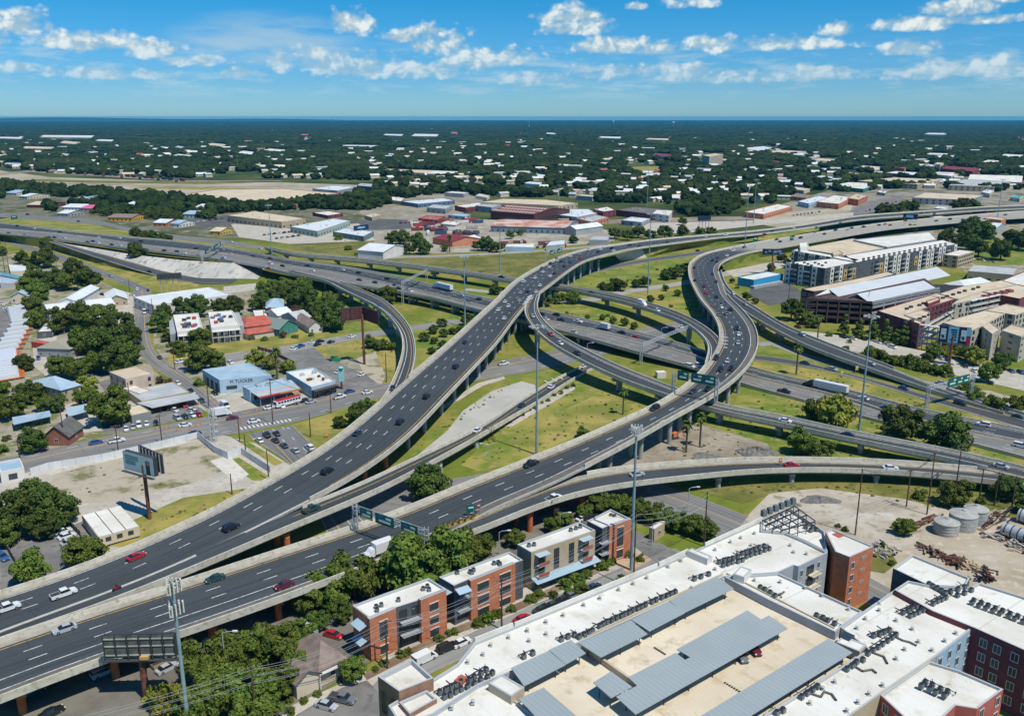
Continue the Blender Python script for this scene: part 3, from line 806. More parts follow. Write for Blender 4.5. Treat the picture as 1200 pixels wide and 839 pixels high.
patch('lawn',[(740,196),(772,195),(773,205),(750,204),(735,200)],DRY)
patch('lawn',[(655,330),(690,318),(750,306),(826,297),(808,310),(806,325),(740,339),(680,350),(650,350)],LUSH)
patch('lawn',[(590,395),(680,346),(800,337),(812,345),(832,372),(815,380),(760,368),(700,350),(760,385),(720,384),(640,368)],GRASS)
patch('lawn',[(880,404),(905,398),(960,410),(1010,424),(1060,447),(1040,446),(990,435),(930,421),(884,414)],LUSH)
patch('grass_median',[(884,422.5),(935,430),(973.5,436.5),(1040,456),(1080,469),(1127,482),(1200,504),(1200,504.5),(1040,471),(990,457),(935,445),(880,431)],DRY)
patch('lawn',[(866,452),(943,472),(1000,488),(1127,519),(1200,539),(1200,548),(1040,514),(919,487),(860,478)],GRASS)
patch('lawn',[(800,490),(840,482),(967,511),(1130,545),(1127,548),(1000,538),(880,537),(800,543),(770,520)],LUSH)
patch('dirt_lot',[(700,545),(790,492),(830,500),(900,520),(905,538),(800,543),(730,550)],mat('brown_dirt',(0.24,0.20,0.145),0.95,(0.33,0.285,0.215),0.09,(0.18,0.15,0.11)))
patch('lawn',[(540,545),(590,500),(640,473),(684,440),(712,444),(760,462),(790,474),(700,505),(600,545),(560,552)],GRASS)
patch('dry_lawn',[(590,520),(640,490),(700,462),(750,470),(730,490),(640,525)],DRY)
patch('grass_verge',[(480,535),(510,505),(545,478),(580,454),(620,438),(700,420),(690,427),(640,447),(600,451),(555,472),(520,505),(495,530)],LUSH)
patch('concrete_apron',[(490,533),(508,518),(524,505),(543,481),(577,458),(611,447),(627,451),(628,460),(596,481),(566,499),(536,515),(500,534)],APRON)
patch('drain_strip',[(514,478),(521,479),(566,452),(592,444),(590,441),(560,449)],PAVE)
patch('planting_strip',[(586,500),(600,500),(674,456),(672,450)],PAVE)
patch('lawn',[(480,450),(540,388),(590,380),(600,352),(545,341),(486,388),(470,420)],LUSH)
patch('lawn',[(410,345),(460,358),(486,381),(440,387),(385,397),(380,370),(395,350)],LUSH)
patch('dry_lawn',[(366,408),(440,394),(455,396),(470,400),(470,420),(455,452),(432,440),(420,420),(395,420),(372,420)],DRY)
patch('bare_soil',[(418,420),(440,412),(452,440),(447,452),(430,446)],DIRTG)
patch('lawn',[(345,497),(415,477),(440,468),(425,490),(385,523),(352,508)],DRY)
# left hand lots
patch('paved_lot',[(-80,560),(24,553),(119,536),(191,521),(262,510),(300,520),(340,545),(310,566),(240,603),(154,640),(80,671),(0,694),(-80,715)],PAVE)
patch('dirt_lot',[(62,556),(140,537),(240,514),(262,530),(268,548),(240,562),(190,575),(140,588),(90,590),(55,575)],DIRTG)
patch('grass_verge',[(150,612),(215,583),(290,572),(302,571),(240,602),(150,641),(120,640),(138,632)],DRY)
patch('grass_verge',[(262,541),(280,536),(318,560),(312,564),(296,563)],GRASS)
patch('grass_verge',[(277,516),(290,517),(332,542),(322,546)],GRASS)
patch('sidewalk',[(246,540),(268,534),(292,556),(275,565)],PALE)
patch('parking_lot',[(0,640),(45,628),(100,610),(125,640),(80,668),(0,692)],ASPH)
patch('bus_yard',[(-60,370),(0,360),(44,356),(40,385),(20,420),(28,430),(0,450),(-60,470)],ASPH)
patch('yard',[(38,400),(66,394),(70,415),(60,445),(40,430)],PAVE)
patch('parking_lot',[(70,470),(128,462),(190,470),(212,486),(120,505),(70,510)],PAVE)
patch('parking_lot',[(118,492),(186,474),(236,478),(238,487),(150,506),(122,510)],ASPH)
patch('parking_lot',[(115,448),(140,440),(150,455),(165,470),(130,468)],ASPH)
patch('forecourt',[(222,470),(260,458),(300,462),(350,462),(395,455),(440,448),(416,453),(340,470),(270,484),(248,486)],PAVE)
patch('parking_lot',[(320,410),(365,405),(380,418),(430,440),(450,455),(395,458),(345,438),(318,422)],ASPH)
patch('parking_lot',[(255,424),(330,412),(315,430),(262,440)],PAVE)
patch('sidewalk',[(250,426),(310,415),(385,400),(470,386),(470,387.5),(386,402),(310,418),(250,430)],PAVE)
patch('residential_yards',[(196,430),(230,420),(300,409),(380,396),(396,380),(330,385),(250,400),(200,405)],DRY)
patch('lot',[(84,350),(150,342),(156,345),(157,400),(140,385),(130,360),(90,356)],PAVE)
patch('concrete_slope_foot',[(262,336),(300,332),(313,330),(300,340),(262,345)],PAVE)
# lower middle
patch('parking_lot',[(60,839),(60,800),(150,770),(240,745),(260,775),(215,839)],ASPH)
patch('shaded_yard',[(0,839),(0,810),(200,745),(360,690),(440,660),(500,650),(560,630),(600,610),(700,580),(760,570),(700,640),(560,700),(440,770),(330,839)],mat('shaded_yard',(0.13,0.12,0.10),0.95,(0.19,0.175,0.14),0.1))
patch('sidewalk',[(330,839),(345,825),(440,783),(450,770),(560,712),(640,678),(740,630),(760,640),(735,662),(640,703),(560,738),(450,790),(400,839)],PAVE)
patch('planting_bed',[(425,790),(470,765),(525,738),(610,705),(720,655),(725,660),(615,712),(530,745),(478,772),(430,797)],SOIL)
patch('parking_lot',[(345,839),(400,806),(430,797),(470,839),(470,900),(345,900)],ASPH)
patch('terrace',[(715,652),(735,640),(765,655),(735,672)],mat('terracotta_paving',(0.40,0.27,0.16),0.9,(0.47,0.34,0.22),0.4))
patch('driveway',[(735,635),(745,622),(790,645),(800,660),(770,660)],ASPH)
# right hand yards
patch('dirt_lot',[(862,625),(880,600),(905,575),(960,566),(1060,585),(1120,600),(1200,612),(1200,700),(1100,700),(1040,672),(960,640),(893,610)],DIRT)
patch('weeds',[(810,573),(880,565),(960,560),(1060,565),(1130,575),(1200,585),(1200,610),(1120,600),(1060,585),(960,572),(905,578),(870,590)],MEADOW)
patch('grass_strip',[(795,548),(880,541),(960,541),(1060,560),(1200,575),(1200,585),(1060,567),(960,564),(880,566),(815,573),(800,566)],LUSH)
patch('scrap_yard',[(1010,672),(1060,640),(1120,612),(1200,606),(1200,720),(1100,720),(1060,700)],mat('yard_clay',(0.42,0.36,0.27),0.95,(0.34,0.28,0.195),0.07,(0.50,0.445,0.35),lo=0.4,hi=0.62,detail=7))
patch('weeds',[(1000,652),(1040,640),(1052,660),(1036,672),(1010,668)],MEADOW)
patch('parking_lot',[(880,335),(920,330),(940,342),(935,354),(900,358),(878,345)],ASPHD)
patch('gravel_lot',[(930,400),(1000,412),(1060,425),(1120,440),(1200,458),(1200,440),(1100,415),(1000,395),(940,388)],PAVE)
patch('dirt_lot',[(1120,455),(1160,458),(1200,470),(1200,490),(1150,478),(1130,470)],DIRT)
patch('grass_strip',[(880,395),(905,398),(990,424),(1050,440),(1075,450),(1040,436),(1000,423),(925,392),(890,372)],DRY)
patch('park_lawn',[(1130,285),(1160,280),(1200,282),(1200,310),(1150,312),(1130,305)],LUSH)
patch('pale_street',[(850,318),(930,302),(970,300),(930,312),(860,325)],PAVE)
# painted stalls, crossings
PLINE=mat('street_paint',(0.62,0.62,0.58),0.8)
pm_=MB()
def stalls(pa,pb,n,ln,w=.13,z=.14):
 A,B=P(*pa,0),P(*pb,0);d=(B-A).normalized();nn=Vector((-d.y,d.x,0))
 for k in range(n):
  q=A+(B-A)*(k/(n-1))+nn*ln/2;pm_.box((q.x,q.y),(w,abs(ln)),z-.01,z,math.atan2(d.y,d.x))
stalls((123,826),(215,786),26,2.2,.45,.06);stalls((118,815),(160,796),6,5,.13,.06);stalls((60,838),(110,815),7,-5,.13,.06)
stalls((410,812),(440,799),8,5,.2,.06);stalls((352,832),(400,808),9,-5,.13,.06);stalls((196,487),(236,482),12,5,.13,.06);stalls((145,503),(190,494),10,5,.13,.06)
stalls((284,504),(341,494),13,3.0,.6,.2);stalls((300,516),(340,503),2,2,.4,.2);stalls((1000,402),(1045,411),12,5,.13,.08);stalls((345,425),(425,450),14,5,.13,.06)
def dbar(a,b,h,w=.9):
 A,B=P(*a,h),P(*b,h);pm_.bar(A,B,w,.02)
for a,b in(((845,395),(853.5,395.5)),((846,399),(853.5,399.5)),((847.5,403),(853,403.5)),((848.5,407),(852.5,407.5))):dbar(a,b,11.68)
for a,b in(((612.5,357),(619,353.5)),((614.5,354),(620.5,350.8)),((616.5,351),(621.8,348.2)),((618.5,348.4),(623.3,345.8))):dbar(a,b,13.86)
for a,b in(((638,446),(644,449.6)),((647,443.6),(652.5,446.8)),((654,441),(659.5,444))):dbar(a,b,.36,.6)
o=pm_.build('painted_lines',PLINE);o['kind']='stuff'
# ------------------------------------------------------------------ building helpers
def ccw(poly):
 a=sum(poly[i][0]*poly[(i+1)%len(poly)][1]-poly[(i+1)%len(poly)][0]*poly[i][1]for i in range(len(poly)))
 return a>0
def inset(poly,d):
 """poly ccw, offset inwards by d"""
 n=len(poly);out=[]
 for i in range(n):
  p0,p1,p2=Vector(poly[i-1][:2]),Vector(poly[i][:2]),Vector(poly[(i+1)%n][:2])
  a,b=(p1-p0).normalized(),(p2-p1).normalized()
  na,nb=Vector((-a.y,a.x)),Vector((-b.y,b.x))
  k=1+na.dot(nb)
  m=(na+nb)/max(k,0.25)
  q=p1+m*d
  out.append((q.x,q.y))
 return out
def ngon(m,pts,mi=0):
 m.face(pts,mi)
GLASS=mat('window_glass',(0.035,0.05,0.06),0.12,spec=0.6)
FRAMEW=mat('white_frame',(0.62,0.61,0.57),0.6)
FRAMED=mat('dark_frame',(0.05,0.052,0.055),0.5)
_win={}
def window_mesh(fm,gm,bars):
 k=(fm.name,gm.name,bars)
 if k not in _win:
  m=MB()
  m.box((0,0),(1,0.06),0,1,0,1)
  t=0.07
  for a in((-0.5+t/2),(0.5-t/2)):m.box((a,-0.045),(t,0.09),0,1,0,0)
  for z in(0,1-t):m.box((0,-0.046),(1-2*t,0.088),z,z+t,0,0)
  for b in range(1,bars):m.box((-0.5+b/bars,-0.04),(t*0.6,0.07),t,1-t,0,0)
  _win[k]=m.mesh('window',[fm,gm])
 return _win[k]
def put_window(parent,p,ang,w,h,fm=FRAMEW,gm=GLASS,bars=2,name='window'):
 """p = bottom centre on the wall; the wall's outward normal is (sin, -cos) of ang"""
 o=bpy.data.objects.new(name,window_mesh(fm,gm,bars))
 COL.objects.link(o)
 o.parent=parent
 w0=WLOC[parent.name]
 o.location=(p[0]-w0[0],p[1]-w0[1],p[2]-w0[2])
 o.rotation_euler=(0,0,ang)
 o.scale=(w,1,h)
 return o
def wall_windows(parent,a,b,rows,cols,w,h,z0,dz,m0=1.5,m1=None,fm=FRAMEW,gm=GLASS,bars=2,name='window',skip=()):
 """a->b along the wall with the outside on the right hand"""
 if m1 is None:m1=m0
 d=Vector((b[0]-a[0],b[1]-a[1]));L=d.length;d/=L
 n=Vector((d.y,-d.x))
 ang=math.atan2(d.y,d.x)
 for r in range(rows):
  for c in range(cols):
   if(r,c)in skip:continue
   s=L/2 if cols==1 and m0==m1 else m0+w/2+(L-m0-m1-w)*(c/max(1,cols-1))
   put_window(parent,(a[0]+d.x*s+n.x*0.03,a[1]+d.y*s+n.y*0.03,z0+dz*r),ang,w,h,fm,gm,bars,name)
def wall_roof(parent,pts,z0,h,wm,rm,ph=0.6,cm=None,wname='wall',ct=0.35,pieces=True):
 """flat roofed block with parapet; pts world xy (any direction)"""
 poly=[(p[0],p[1])for p in pts]
 if not ccw(poly):poly=poly[::-1]
 n=len(poly)
 inn=inset(poly,ct)
 m=MB()
 for i in range(n):
  j=(i+1)%n
  a,b,c,d=poly[i],poly[j],inn[j],inn[i]
  m.face([(a[0],a[1],z0),(b[0],b[1],z0),(b[0],b[1],h),(a[0],a[1],h)],0)
  m.face([(a[0],a[1],h),(b[0],b[1],h),(c[0],c[1],h),(d[0],d[1],h)],1)
  m.face([(d[0],d[1],h-ph),(d[0],d[1],h),(c[0],c[1],h),(c[0],c[1],h-ph)],1)
 w=m.build(wname,[wm,cm or wm],parent)
 m=MB()
 bm=bmesh.new()
 vs=[bm.verts.new((p[0],p[1],h-ph))for p in inn]
 f=bm.faces.new(vs);f.normal_update()
 if f.normal.z<0:f.normal_flip()
 bmesh.ops.triangulate(bm,faces=[f])
 off=WLOC[parent.name]
 bmesh.ops.translate(bm,verts=bm.verts,vec=(-off[0],-off[1],-off[2]))
 me=bpy.data.meshes.new('roof');bm.to_mesh(me);bm.free();me.materials.append(rm)
 o=bpy.data.objects.new('roof',me);COL.objects.link(o);o.parent=parent
 return w,o
def W(pxs,h):return[P(a,b,h)for a,b in pxs]
def rect3(a,b,c,h):
 """true rectangle from three roof corners in the photograph: side a-b, depth towards c"""
 A,B,C=P(*a,h),P(*b,h),P(*c,h)
 d=(B-A).normalized();n=Vector((-d.y,d.x,0))
 k=(C-B).dot(n)
 return[A,B,B+n*k,A+n*k]
def centre(pts):return(sum(p[0]for p in pts)/len(pts),sum(p[1]for p in pts)/len(pts),0.0)
def edges_ccw(pts):
 poly=list(pts)
 return poly if ccw(poly)else poly[::-1]
def shed(name,label,cat,pts,h,wm,rm,ph=0.5,cm=None,z0=0.0,group=None,wins=None):
 """flat roofed building, pts world; wins: list of dict(edge by direction) -> applied on every wall that faces the camera"""
 t=thing(name,label,cat,centre(pts),group)
 wall_roof(t,pts,z0-0.2,h,wm,rm,ph,cm)
 poly=edges_ccw(pts)
 if wins:
  for i in range(len(poly)):
   a,b=poly[i],poly[(i+1)%len(poly)]
   d=Vector((b[0]-a[0],b[1]-a[1]));L=d.length
   n=Vector((d.y,-d.x))/L
   mid=Vector(((a[0]+b[0])/2,(a[1]+b[1])/2))
   if n.dot(-mid)<0 or L<4:continue
   rows,sp,w,hh,zz,dz=wins[:6]
   cols=max(1,int((L-1.5)/sp))
   wall_windows(t,a,b,rows,cols,w,hh,zz,dz,min(1.5,L*0.15),None,*(wins[6:]if len(wins)>6 else()))
 return t
def gable(name,label,cat,pts,he,hr,wm,rm,group=None,hip=0.0,over=0.5,axis=0,wins=None,z0=0.0,ridges=False):
 """pitched roof on a rectangle; ridge parallel to edge 0-1 (axis 0) or 1-2 (axis 1)"""
 p=[Vector((q[0],q[1],0))for q in pts]
 if not ccw(p):p=[p[1],p[0],p[3],p[2]]
 if axis:p=p[1:]+p[:1]
 t=thing(name,label,cat,centre(p),group)
 d=(p[1]-p[0]).normalized();n=(p[3]-p[0]).normalized()
 L=(p[1]-p[0]).length;Wd=(p[3]-p[0]).length
 up=lambda v,z:(v[0],v[1],z)
 r0=(p[0]+p[3])/2+d*hip;r1=(p[1]+p[2])/2-d*hip
 m=MB()
 for i in range(4):
  a,b=p[i],p[(i+1)%4]
  if hip==0 and i in(1,3):
   mid=(a+b)/2
   m.face([up(a,z0),up(b,z0),up(b,he),up(mid,hr-0.06),up(a,he)])
  else:m.face([up(a,z0),up(b,z0),up(b,he),up(a,he)])
 m.build('wall',wm,t)
 m=MB()
 sl=(hr-he)/(Wd/2)
 e=over
 hs=he-sl*e
 xo=e if hip==0 else e
 q0,q1,q2,q3=p[0]-n*e-d*xo,p[1]-n*e+d*xo,p[2]+n*e+d*xo,p[3]+n*e-d*xo
 if hip==0:r0-=d*e;r1+=d*e
 th=0.18
 fs=[[up(q0,hs),up(q1,hs),up(r1,hr),up(r0,hr)],[up(q2,hs),up(q3,hs),up(r0,hr),up(r1,hr)]]
 if hip:fs+=[[up(q1,hs),up(q2,hs),up(r1,hr)],[up(q3,hs),up(q0,hs),up(r0,hr)]]
 for f in fs:
  m.face([(v[0],v[1],v[2]+th)for v in f])
  m.face(f[::-1])
  for i in range(len(f)):
   a,b=f[i],f[(i+1)%len(f)]
   m.face([a,b,(b[0],b[1],b[2]+th),(a[0],a[1],a[2]+th)])
 m.build('roof',rm,t)
 if wins:
  rows,sp,w,hh,zz,dz=wins[:6]
  for i in range(4):
   a,b=p[i],p[(i+1)%4]
   dd=b-a;nn=Vector((dd.y,-dd.x,0)).normalized()
   if nn.dot(-(a+b)/2)<0:continue
   cols=max(1,int((dd.length-1.2)/sp))
   wall_windows(t,a,b,rows,cols,w,hh,zz,dz,min(1.2,dd.length*0.15),None,*(wins[6:]if len(wins)>6 else()))
 return t
def roof_membrane(name):
 m,nt,bs=newmat(name);p=nt.pos()
 c=nt.mix(nt.ss(nt.noise(p,0.09,5.0),0.35,0.65),(0.60,0.575,0.50),(0.70,0.685,0.62))
 c=nt.mix(nt.ss(nt.noise(p,0.22,5.0,0.65),0.52,0.80,0,0.9),c,(0.45,0.39,0.28))
 c=nt.mix(nt.ss(nt.noise(p,0.16,6.0,0.7,1.0),0.60,0.74,0,0.8),c,(0.27,0.215,0.14))
 x,y,z=nt.sep(p);d=(P(770,664,13)-P(601,734,13)).normalized()
 for a,b in((d.x,d.y),(-d.y,d.x)):
  f=nt.math('ABSOLUTE',nt.math('SUBTRACT',nt.math('FRACT',nt.math('DIVIDE',nt.math('MULTIPLY_ADD',x,a,nt.math('MULTIPLY',y,b)),3.1 if a==d.x else 15.0)),0.5))
  c=nt.mix(nt.ss(f,0.022,0.008,0,0.35),c,(0.42,0.39,0.32))
 nt.put(bs.inputs['Base Color'],c);bs.inputs['Roughness'].default_value=0.85;MATS[name]=m
 return m
ROOFW=roof_membrane('white_roof_membrane')
ROOFT=mat('tan_roof',(0.52,0.43,0.30),0.9,(0.60,0.50,0.36),0.06,(0.45,0.36,0.25))
ROOFG=mat('grey_metal_roof',(0.38,0.40,0.40),0.6,(0.47,0.48,0.47),0.15)
ROOFB=mat('blue_metal_roof',(0.30,0.42,0.50),0.5,(0.38,0.48,0.55),0.15)
ROOFL=mat('light_metal_roof',(0.60,0.63,0.63),0.5,(0.68,0.70,0.69),0.12)
ROOFD=mat('dark_shingle_roof',(0.10,0.098,0.092),0.9,(0.14,0.135,0.125),0.6)
ROOFBR=mat('brown_shingle_roof',(0.20,0.145,0.12),0.9,(0.26,0.20,0.165),0.5)
ROOFR=mat('red_metal_roof',(0.40,0.095,0.06),0.6,(0.47,0.13,0.085),0.3)
ROOFM=mat('maroon_roof',(0.22,0.035,0.045),0.7)
WALLW=mat('white_wall',(0.62,0.60,0.55),0.85,(0.68,0.66,0.61),0.2)
WALLC=mat('cream_wall',(0.56,0.49,0.36),0.85,(0.62,0.55,0.42),0.2)
WALLT=mat('tan_wall',(0.42,0.34,0.22),0.85,(0.47,0.39,0.27),0.2)
WALLG=mat('grey_wall',(0.30,0.32,0.33),0.85,(0.36,0.37,0.38),0.2)
WALLD=mat('dark_grey_wall',(0.075,0.088,0.10),0.8,(0.10,0.112,0.125),0.3)
WALLB=mat('pale_blue_wall',(0.36,0.50,0.60),0.8,(0.41,0.55,0.64),0.2)
WALLP=mat('pink_stucco_wall',(0.52,0.40,0.31),0.85,(0.58,0.46,0.37),0.2)
WALLBL=mat('bright_blue_wall',(0.03,0.30,0.55),0.7)
WALLO=mat('orange_brick_wall',(0.50,0.19,0.10),0.85,(0.57,0.24,0.13),0.2)
WALLM=mat('maroon_wall',(0.17,0.045,0.055),0.85,(0.20,0.06,0.07),0.3)
WALLGN=mat('green_wall',(0.05,0.24,0.19),0.8)
CONCW=mat('cast_concrete_wall',(0.42,0.39,0.33),0.85,(0.48,0.45,0.385),0.15,(0.37,0.34,0.285))
METAL=mat('galvanised_steel',(0.45,0.48,0.49),0.45,(0.55,0.57,0.58),0.6,metal=0.3)
METALD=mat('dark_steel',(0.05,0.055,0.06),0.5)
RUST=mat('rusty_brown_steel',(0.13,0.05,0.035),0.8,(0.20,0.085,0.055),0.8)
POLEG=mat('painted_grey_green_pole',(0.20,0.29,0.31),0.5,(0.26,0.35,0.37),0.3)
WOOD=mat('creosoted_pole_wood',(0.075,0.05,0.035),0.9,(0.11,0.075,0.05),1.0)
def brick_material(name,c1,c2,mortar):
 m,nt,bs=newmat(name)
 p=nt.pos()
 x,y,z=nt.sep(p)
 br=nt.new('ShaderNodeTexBrick')
 nt.put(br.inputs['Vector'],nt.comb(nt.math('MULTIPLY_ADD',x,0.83,nt.math('MULTIPLY',y,0.56)),z,0.0))
 br.inputs['Color1'].default_value=c4(c1);br.inputs['Color2'].default_value=c4(c2);br.inputs['Mortar'].default_value=c4(mortar)
 br.inputs['Scale'].default_value=1.0
 br.inputs['Mortar Size'].default_value=0.012
 br.inputs['Brick Width'].default_value=0.4;br.inputs['Row Height'].default_value=0.13
 col=nt.mix(nt.ss(nt.noise(p,0.6,4.0),0.4,0.7,0,0.5),br.outputs['Color'],tuple(q*0.75 for q in c1))
 nt.put(bs.inputs['Base Color'],col)
 bs.inputs['Roughness'].default_value=0.9
 MATS[name]=m
 return m
BRICKO=brick_material('orange_brick',(0.50,0.15,0.065),(0.56,0.19,0.085),(0.42,0.24,0.16))
BRICKB=brick_material('brown_brick',(0.27,0.13,0.075),(0.34,0.18,0.11),(0.30,0.24,0.18))
BRICKR=brick_material('red_brick',(0.30,0.09,0.055),(0.36,0.12,0.075),(0.28,0.20,0.16))
def text_mesh(name,s,size,m,parent,loc,ang,tilt=PI/2,extr=0.03):
 cu=bpy.data.curves.new(name,'FONT')
 cu.body=s;cu.size=size;cu.extrude=extr;cu.align_x='CENTER';cu.align_y='CENTER';cu.resolution_u=2
 o=bpy.data.objects.new(name,cu)
 COL.objects.link(o)
 bpy.context.view_layer.update()
 me=bpy.data.meshes.new_from_object(o.evaluated_get(bpy.context.evaluated_depsgraph_get()))
 bpy.data.objects.remove(o)
 me.materials.clear();me.materials.append(m)
 o=bpy.data.objects.new(name,me);COL.objects.link(o);o.parent=parent
 w0=WLOC[parent.name]
 o.location=(loc[0]-w0[0],loc[1]-w0[1],loc[2]-w0[2]);o.rotation_euler=(tilt,0,ang)
 return o
# ------------------------------------------------------------------ the big white roofed apartment block with its parking deck
HR,HD=13.5,11.6
apt=thing('apartment_building','large apartment block with white flat roofs wrapped round a beige parking deck','apartment building',P(760,700,0))
LGREY=mat('pale_grey_siding',(0.34,0.37,0.39),0.8,(0.38,0.41,0.43),0.3)
BLUEW=mat('blue_grey_siding',(0.30,0.44,0.56),0.8,(0.34,0.48,0.60),0.3)
PINKW=mat('brick_red_siding',(0.42,0.10,0.085),0.8,(0.46,0.13,0.11),0.3)
COPE=mat('metal_coping',(0.42,0.44,0.44),0.5)
BEIGE=mat('beige_deck_wall',(0.46,0.38,0.26),0.85,(0.52,0.44,0.31),0.2)
wings=[
 ([(556,752),(601,734),(770,664),(893,609),(893,621),(920,624),(942,633),(970,647),(936,663.5),(930,662),(911.5,670.5),(848.5,675),(677,753),(600,786),(575,796),(560,802),(508,836),(470,850),(455,826),(508,794.5),(536,777)],HR,LGREY,0.55),
 ([(508,836.5),(560,802.5),(575.2,796.5),(603,819),(660,862),(640,890),(470,890),(470,852)],HR-0.4,BEIGE,0.4),
 ([(893.2,609.5),(926,594.5),(967,622.5),(970,646.5),(942.3,632.6),(920.3,623.6),(893.4,620.6)],HR-1.2,LGREY,0.9),
 ([(967.3,622.5),(975,619.5),(1024,640),(995.8,652.5),(979,646)],HR+0.6,None,0.35),
 ([(911.7,671),(1011,716),(985,734.5),(979,740),(902,703),(848.8,675.4)],HR,LGREY,0.5),
 ([(985.4,734.8),(1011.4,716),(1047.7,691),(1092.8,716),(1140,735),(1097.5,768),(1031,813),(985,846),(930,882),(850,870),(893,839),(1018,760)],HR,BEIGE,0.5),
 ([(1048,690.6),(1064,680),(1093,686),(1138,687.5),(1147,682.5),(1200,699),(1260,720),(1260,790),(1200,761),(1183,753.5),(1142.6,735.5),(1140.3,734.6),(1093,715.6)],HR+0.7,WALLM,0.5),
 ([(1046.5,665.5),(1069,649.5),(1136.7,676.8),(1131,687),(1093.3,685.6),(1083,683)],HR+0.2,WALLD,0.5),
 ([(1031.4,813.3),(1088,774),(1124,785),(1176,807),(1145,830),(1120,826),(1095,850),(1062,842)],HR-0.3,PINKW,0.5),
]
for px,h,wm,ph in wings:
 if wm is None:continue
 wall_roof(apt,W(px,h),-1.0,h,wm,ROOFW,ph,COPE)
# brick stair tower at the street corner (own walls: brick to the right, blue grey to the left)
tw=W([(967.3,622.5),(975,619.5),(1024,640),(995.8,652.5),(979,646)],HR+0.6)
wall_roof(apt,tw,-1.0,HR+0.6,BRICKO,ROOFW,0.35,COPE)
e=edges_ccw(tw)
def edge_facing(pts,pa,pb,h):
 """ordered (a,b) of the polygon wall whose top runs between two pixels, outside on the right"""
 A,B=P(*pa,h),P(*pb,h)
 poly=edges_ccw(pts)
 best=None
 for i in range(len(poly)):
  a,b=poly[i],poly[(i+1)%len(poly)]
  s=min((a-A).length+(b-B).length,(a-B).length+(b-A).length)
  if best is None or s<best[0]:best=(s,a,b)
 return best[1],best[2]
a,b=edge_facing(tw,(1024,640),(995.8,652.5),HR+0.6)
wall_windows(apt,a,b,4,1,1.3,1.7,1.4,3.1,0.8,4.2)
wall_windows(apt,a,b,4,1,1.6,0.5,2.9,3.1,4.6,0.9)
m=MB()
a,b=edge_facing(tw,(979,646),(967.3,622.5),HR+0.6)
# courtyard front with windows and a balcony
cw=W(wings[0][0],HR)
a,b=edge_facing(cw,(970,647),(936,663.5),HR)
wall_windows(apt,a,b,4,1,0.9,1.6,1.3,3.1,0.8,7)
wall_windows(apt,a,b,4,1,0.9,1.6,1.3,3.1,7.2,0.8)
wall_windows(apt,a,b,4,1,2.6,2.1,0.9,3.1,3.2,3.0,FRAMED,GLASS,3)
d=(b-a).normalized();n=Vector((d.y,-d.x,0));c=a+(b-a)*0.5
for k in range(3):
 m=MB()
 m.box((c.x+n.x*0.8,c.y+n.y*0.8),(3.4,1.5),0.7+3.1*(k+1),0.85+3.1*(k+1),math.atan2(d.y,d.x))
 for s in range(9):
  q=c+d*(-1.6+0.4*s)+n*1.5
  m.tube((q.x,q.y,0.85+3.1*(k+1)),(q.x,q.y,1.85+3.1*(k+1)),0.03,0.03,4)
 m.box((c.x+n.x*1.5,c.y+n.y*1.5),(3.4,0.08),1.85+3.1*(k+1),1.93+3.1*(k+1),math.atan2(d.y,d.x))
 m.build('balcony',WALLC,apt)
# blue and maroon courtyard walls, pink end
r2=W(wings[5][0],HR)
a,b=edge_facing(r2,(1140,735),(1097.5,768),HR)
off=(b-a).normalized();nn=Vector((off.y,-off.x,0))
m=MB();q0,q1=a+nn*0.05,b+nn*0.05
m.hexa([(q0.x,q0.y,-1),(q1.x,q1.y,-1),(q1.x-nn.x*0.04,q1.y-nn.y*0.04,-1),(q0.x-nn.x*0.04,q0.y-nn.y*0.04,-1),(q0.x,q0.y,HR-0.1),(q1.x,q1.y,HR-0.1),(q1.x-nn.x*0.04,q1.y-nn.y*0.04,HR-0.1),(q0.x-nn.x*0.04,q0.y-nn.y*0.04,HR-0.1)])
m.build('cladding',BLUEW,apt)
wall_windows(apt,a+nn*0.05,b+nn*0.05,4,4,1.3,1.9,1.2,3.1,1.0)
r3=W(wings[6][0],HR+0.7)
for pa,pb,cols in(((1142.6,735.5),(1183,753.5),2),((1183,753.5),(1200,761),1),((1200,761),(1260,790),4)):
 a,b=edge_facing(r3,pa,pb,HR+0.7)
 wall_windows(apt,a,b,4,cols,1.5,1.9,1.6,3.1,1.2)
r4=W(wings[8][0],HR-0.3)
for pa,pb,cols in(((1176,807),(1145,830),2),((1095,850),(1062,842),1),((1062,842),(1031.4,813.3),2)):
 a,b=edge_facing(r4,pa,pb,HR-0.3)
 wall_windows(apt,a,b,4,cols,1.5,1.9,1.2,3.1,1.0)
# brown brick corner block, higher than the main roof
bt=W([(442.7,792),(483,771.6),(508,794),(467.6,809.6)],HR+2.0)
wall_roof(apt,bt,-1.0,HR+2.0,BRICKB,ROOFW,0.9,COPE)
a,b=edge_facing(bt,(442.7,792),(467.6,809.6),HR+2)
wall_windows(apt,a,b,2,2,1.1,4.6,3.2,5.6,1.0,None,FRAMED,GLASS,2)
bb=W([(467.6,822),(500,808),(512,818),(480,836)],HR+0.4)
wall_roof(apt,bb,-1.0,HR+0.4,BRICKB,ROOFW,0.5,COPE)
# roof street parapet pieces (grey faced upstands)
for pa,pb in(((556,752),(601,734)),((603,734),(770,664)),((772,663),(806,647)),((826,640),(893,609.5))):
 A,B=P(*pa,HR),P(*pb,HR)
 m=MB();m.bar((A.x,A.y,HR+0.45),(B.x,B.y,HR+0.45),0.3,0.9);m.build('parapet',ROOFW,apt)
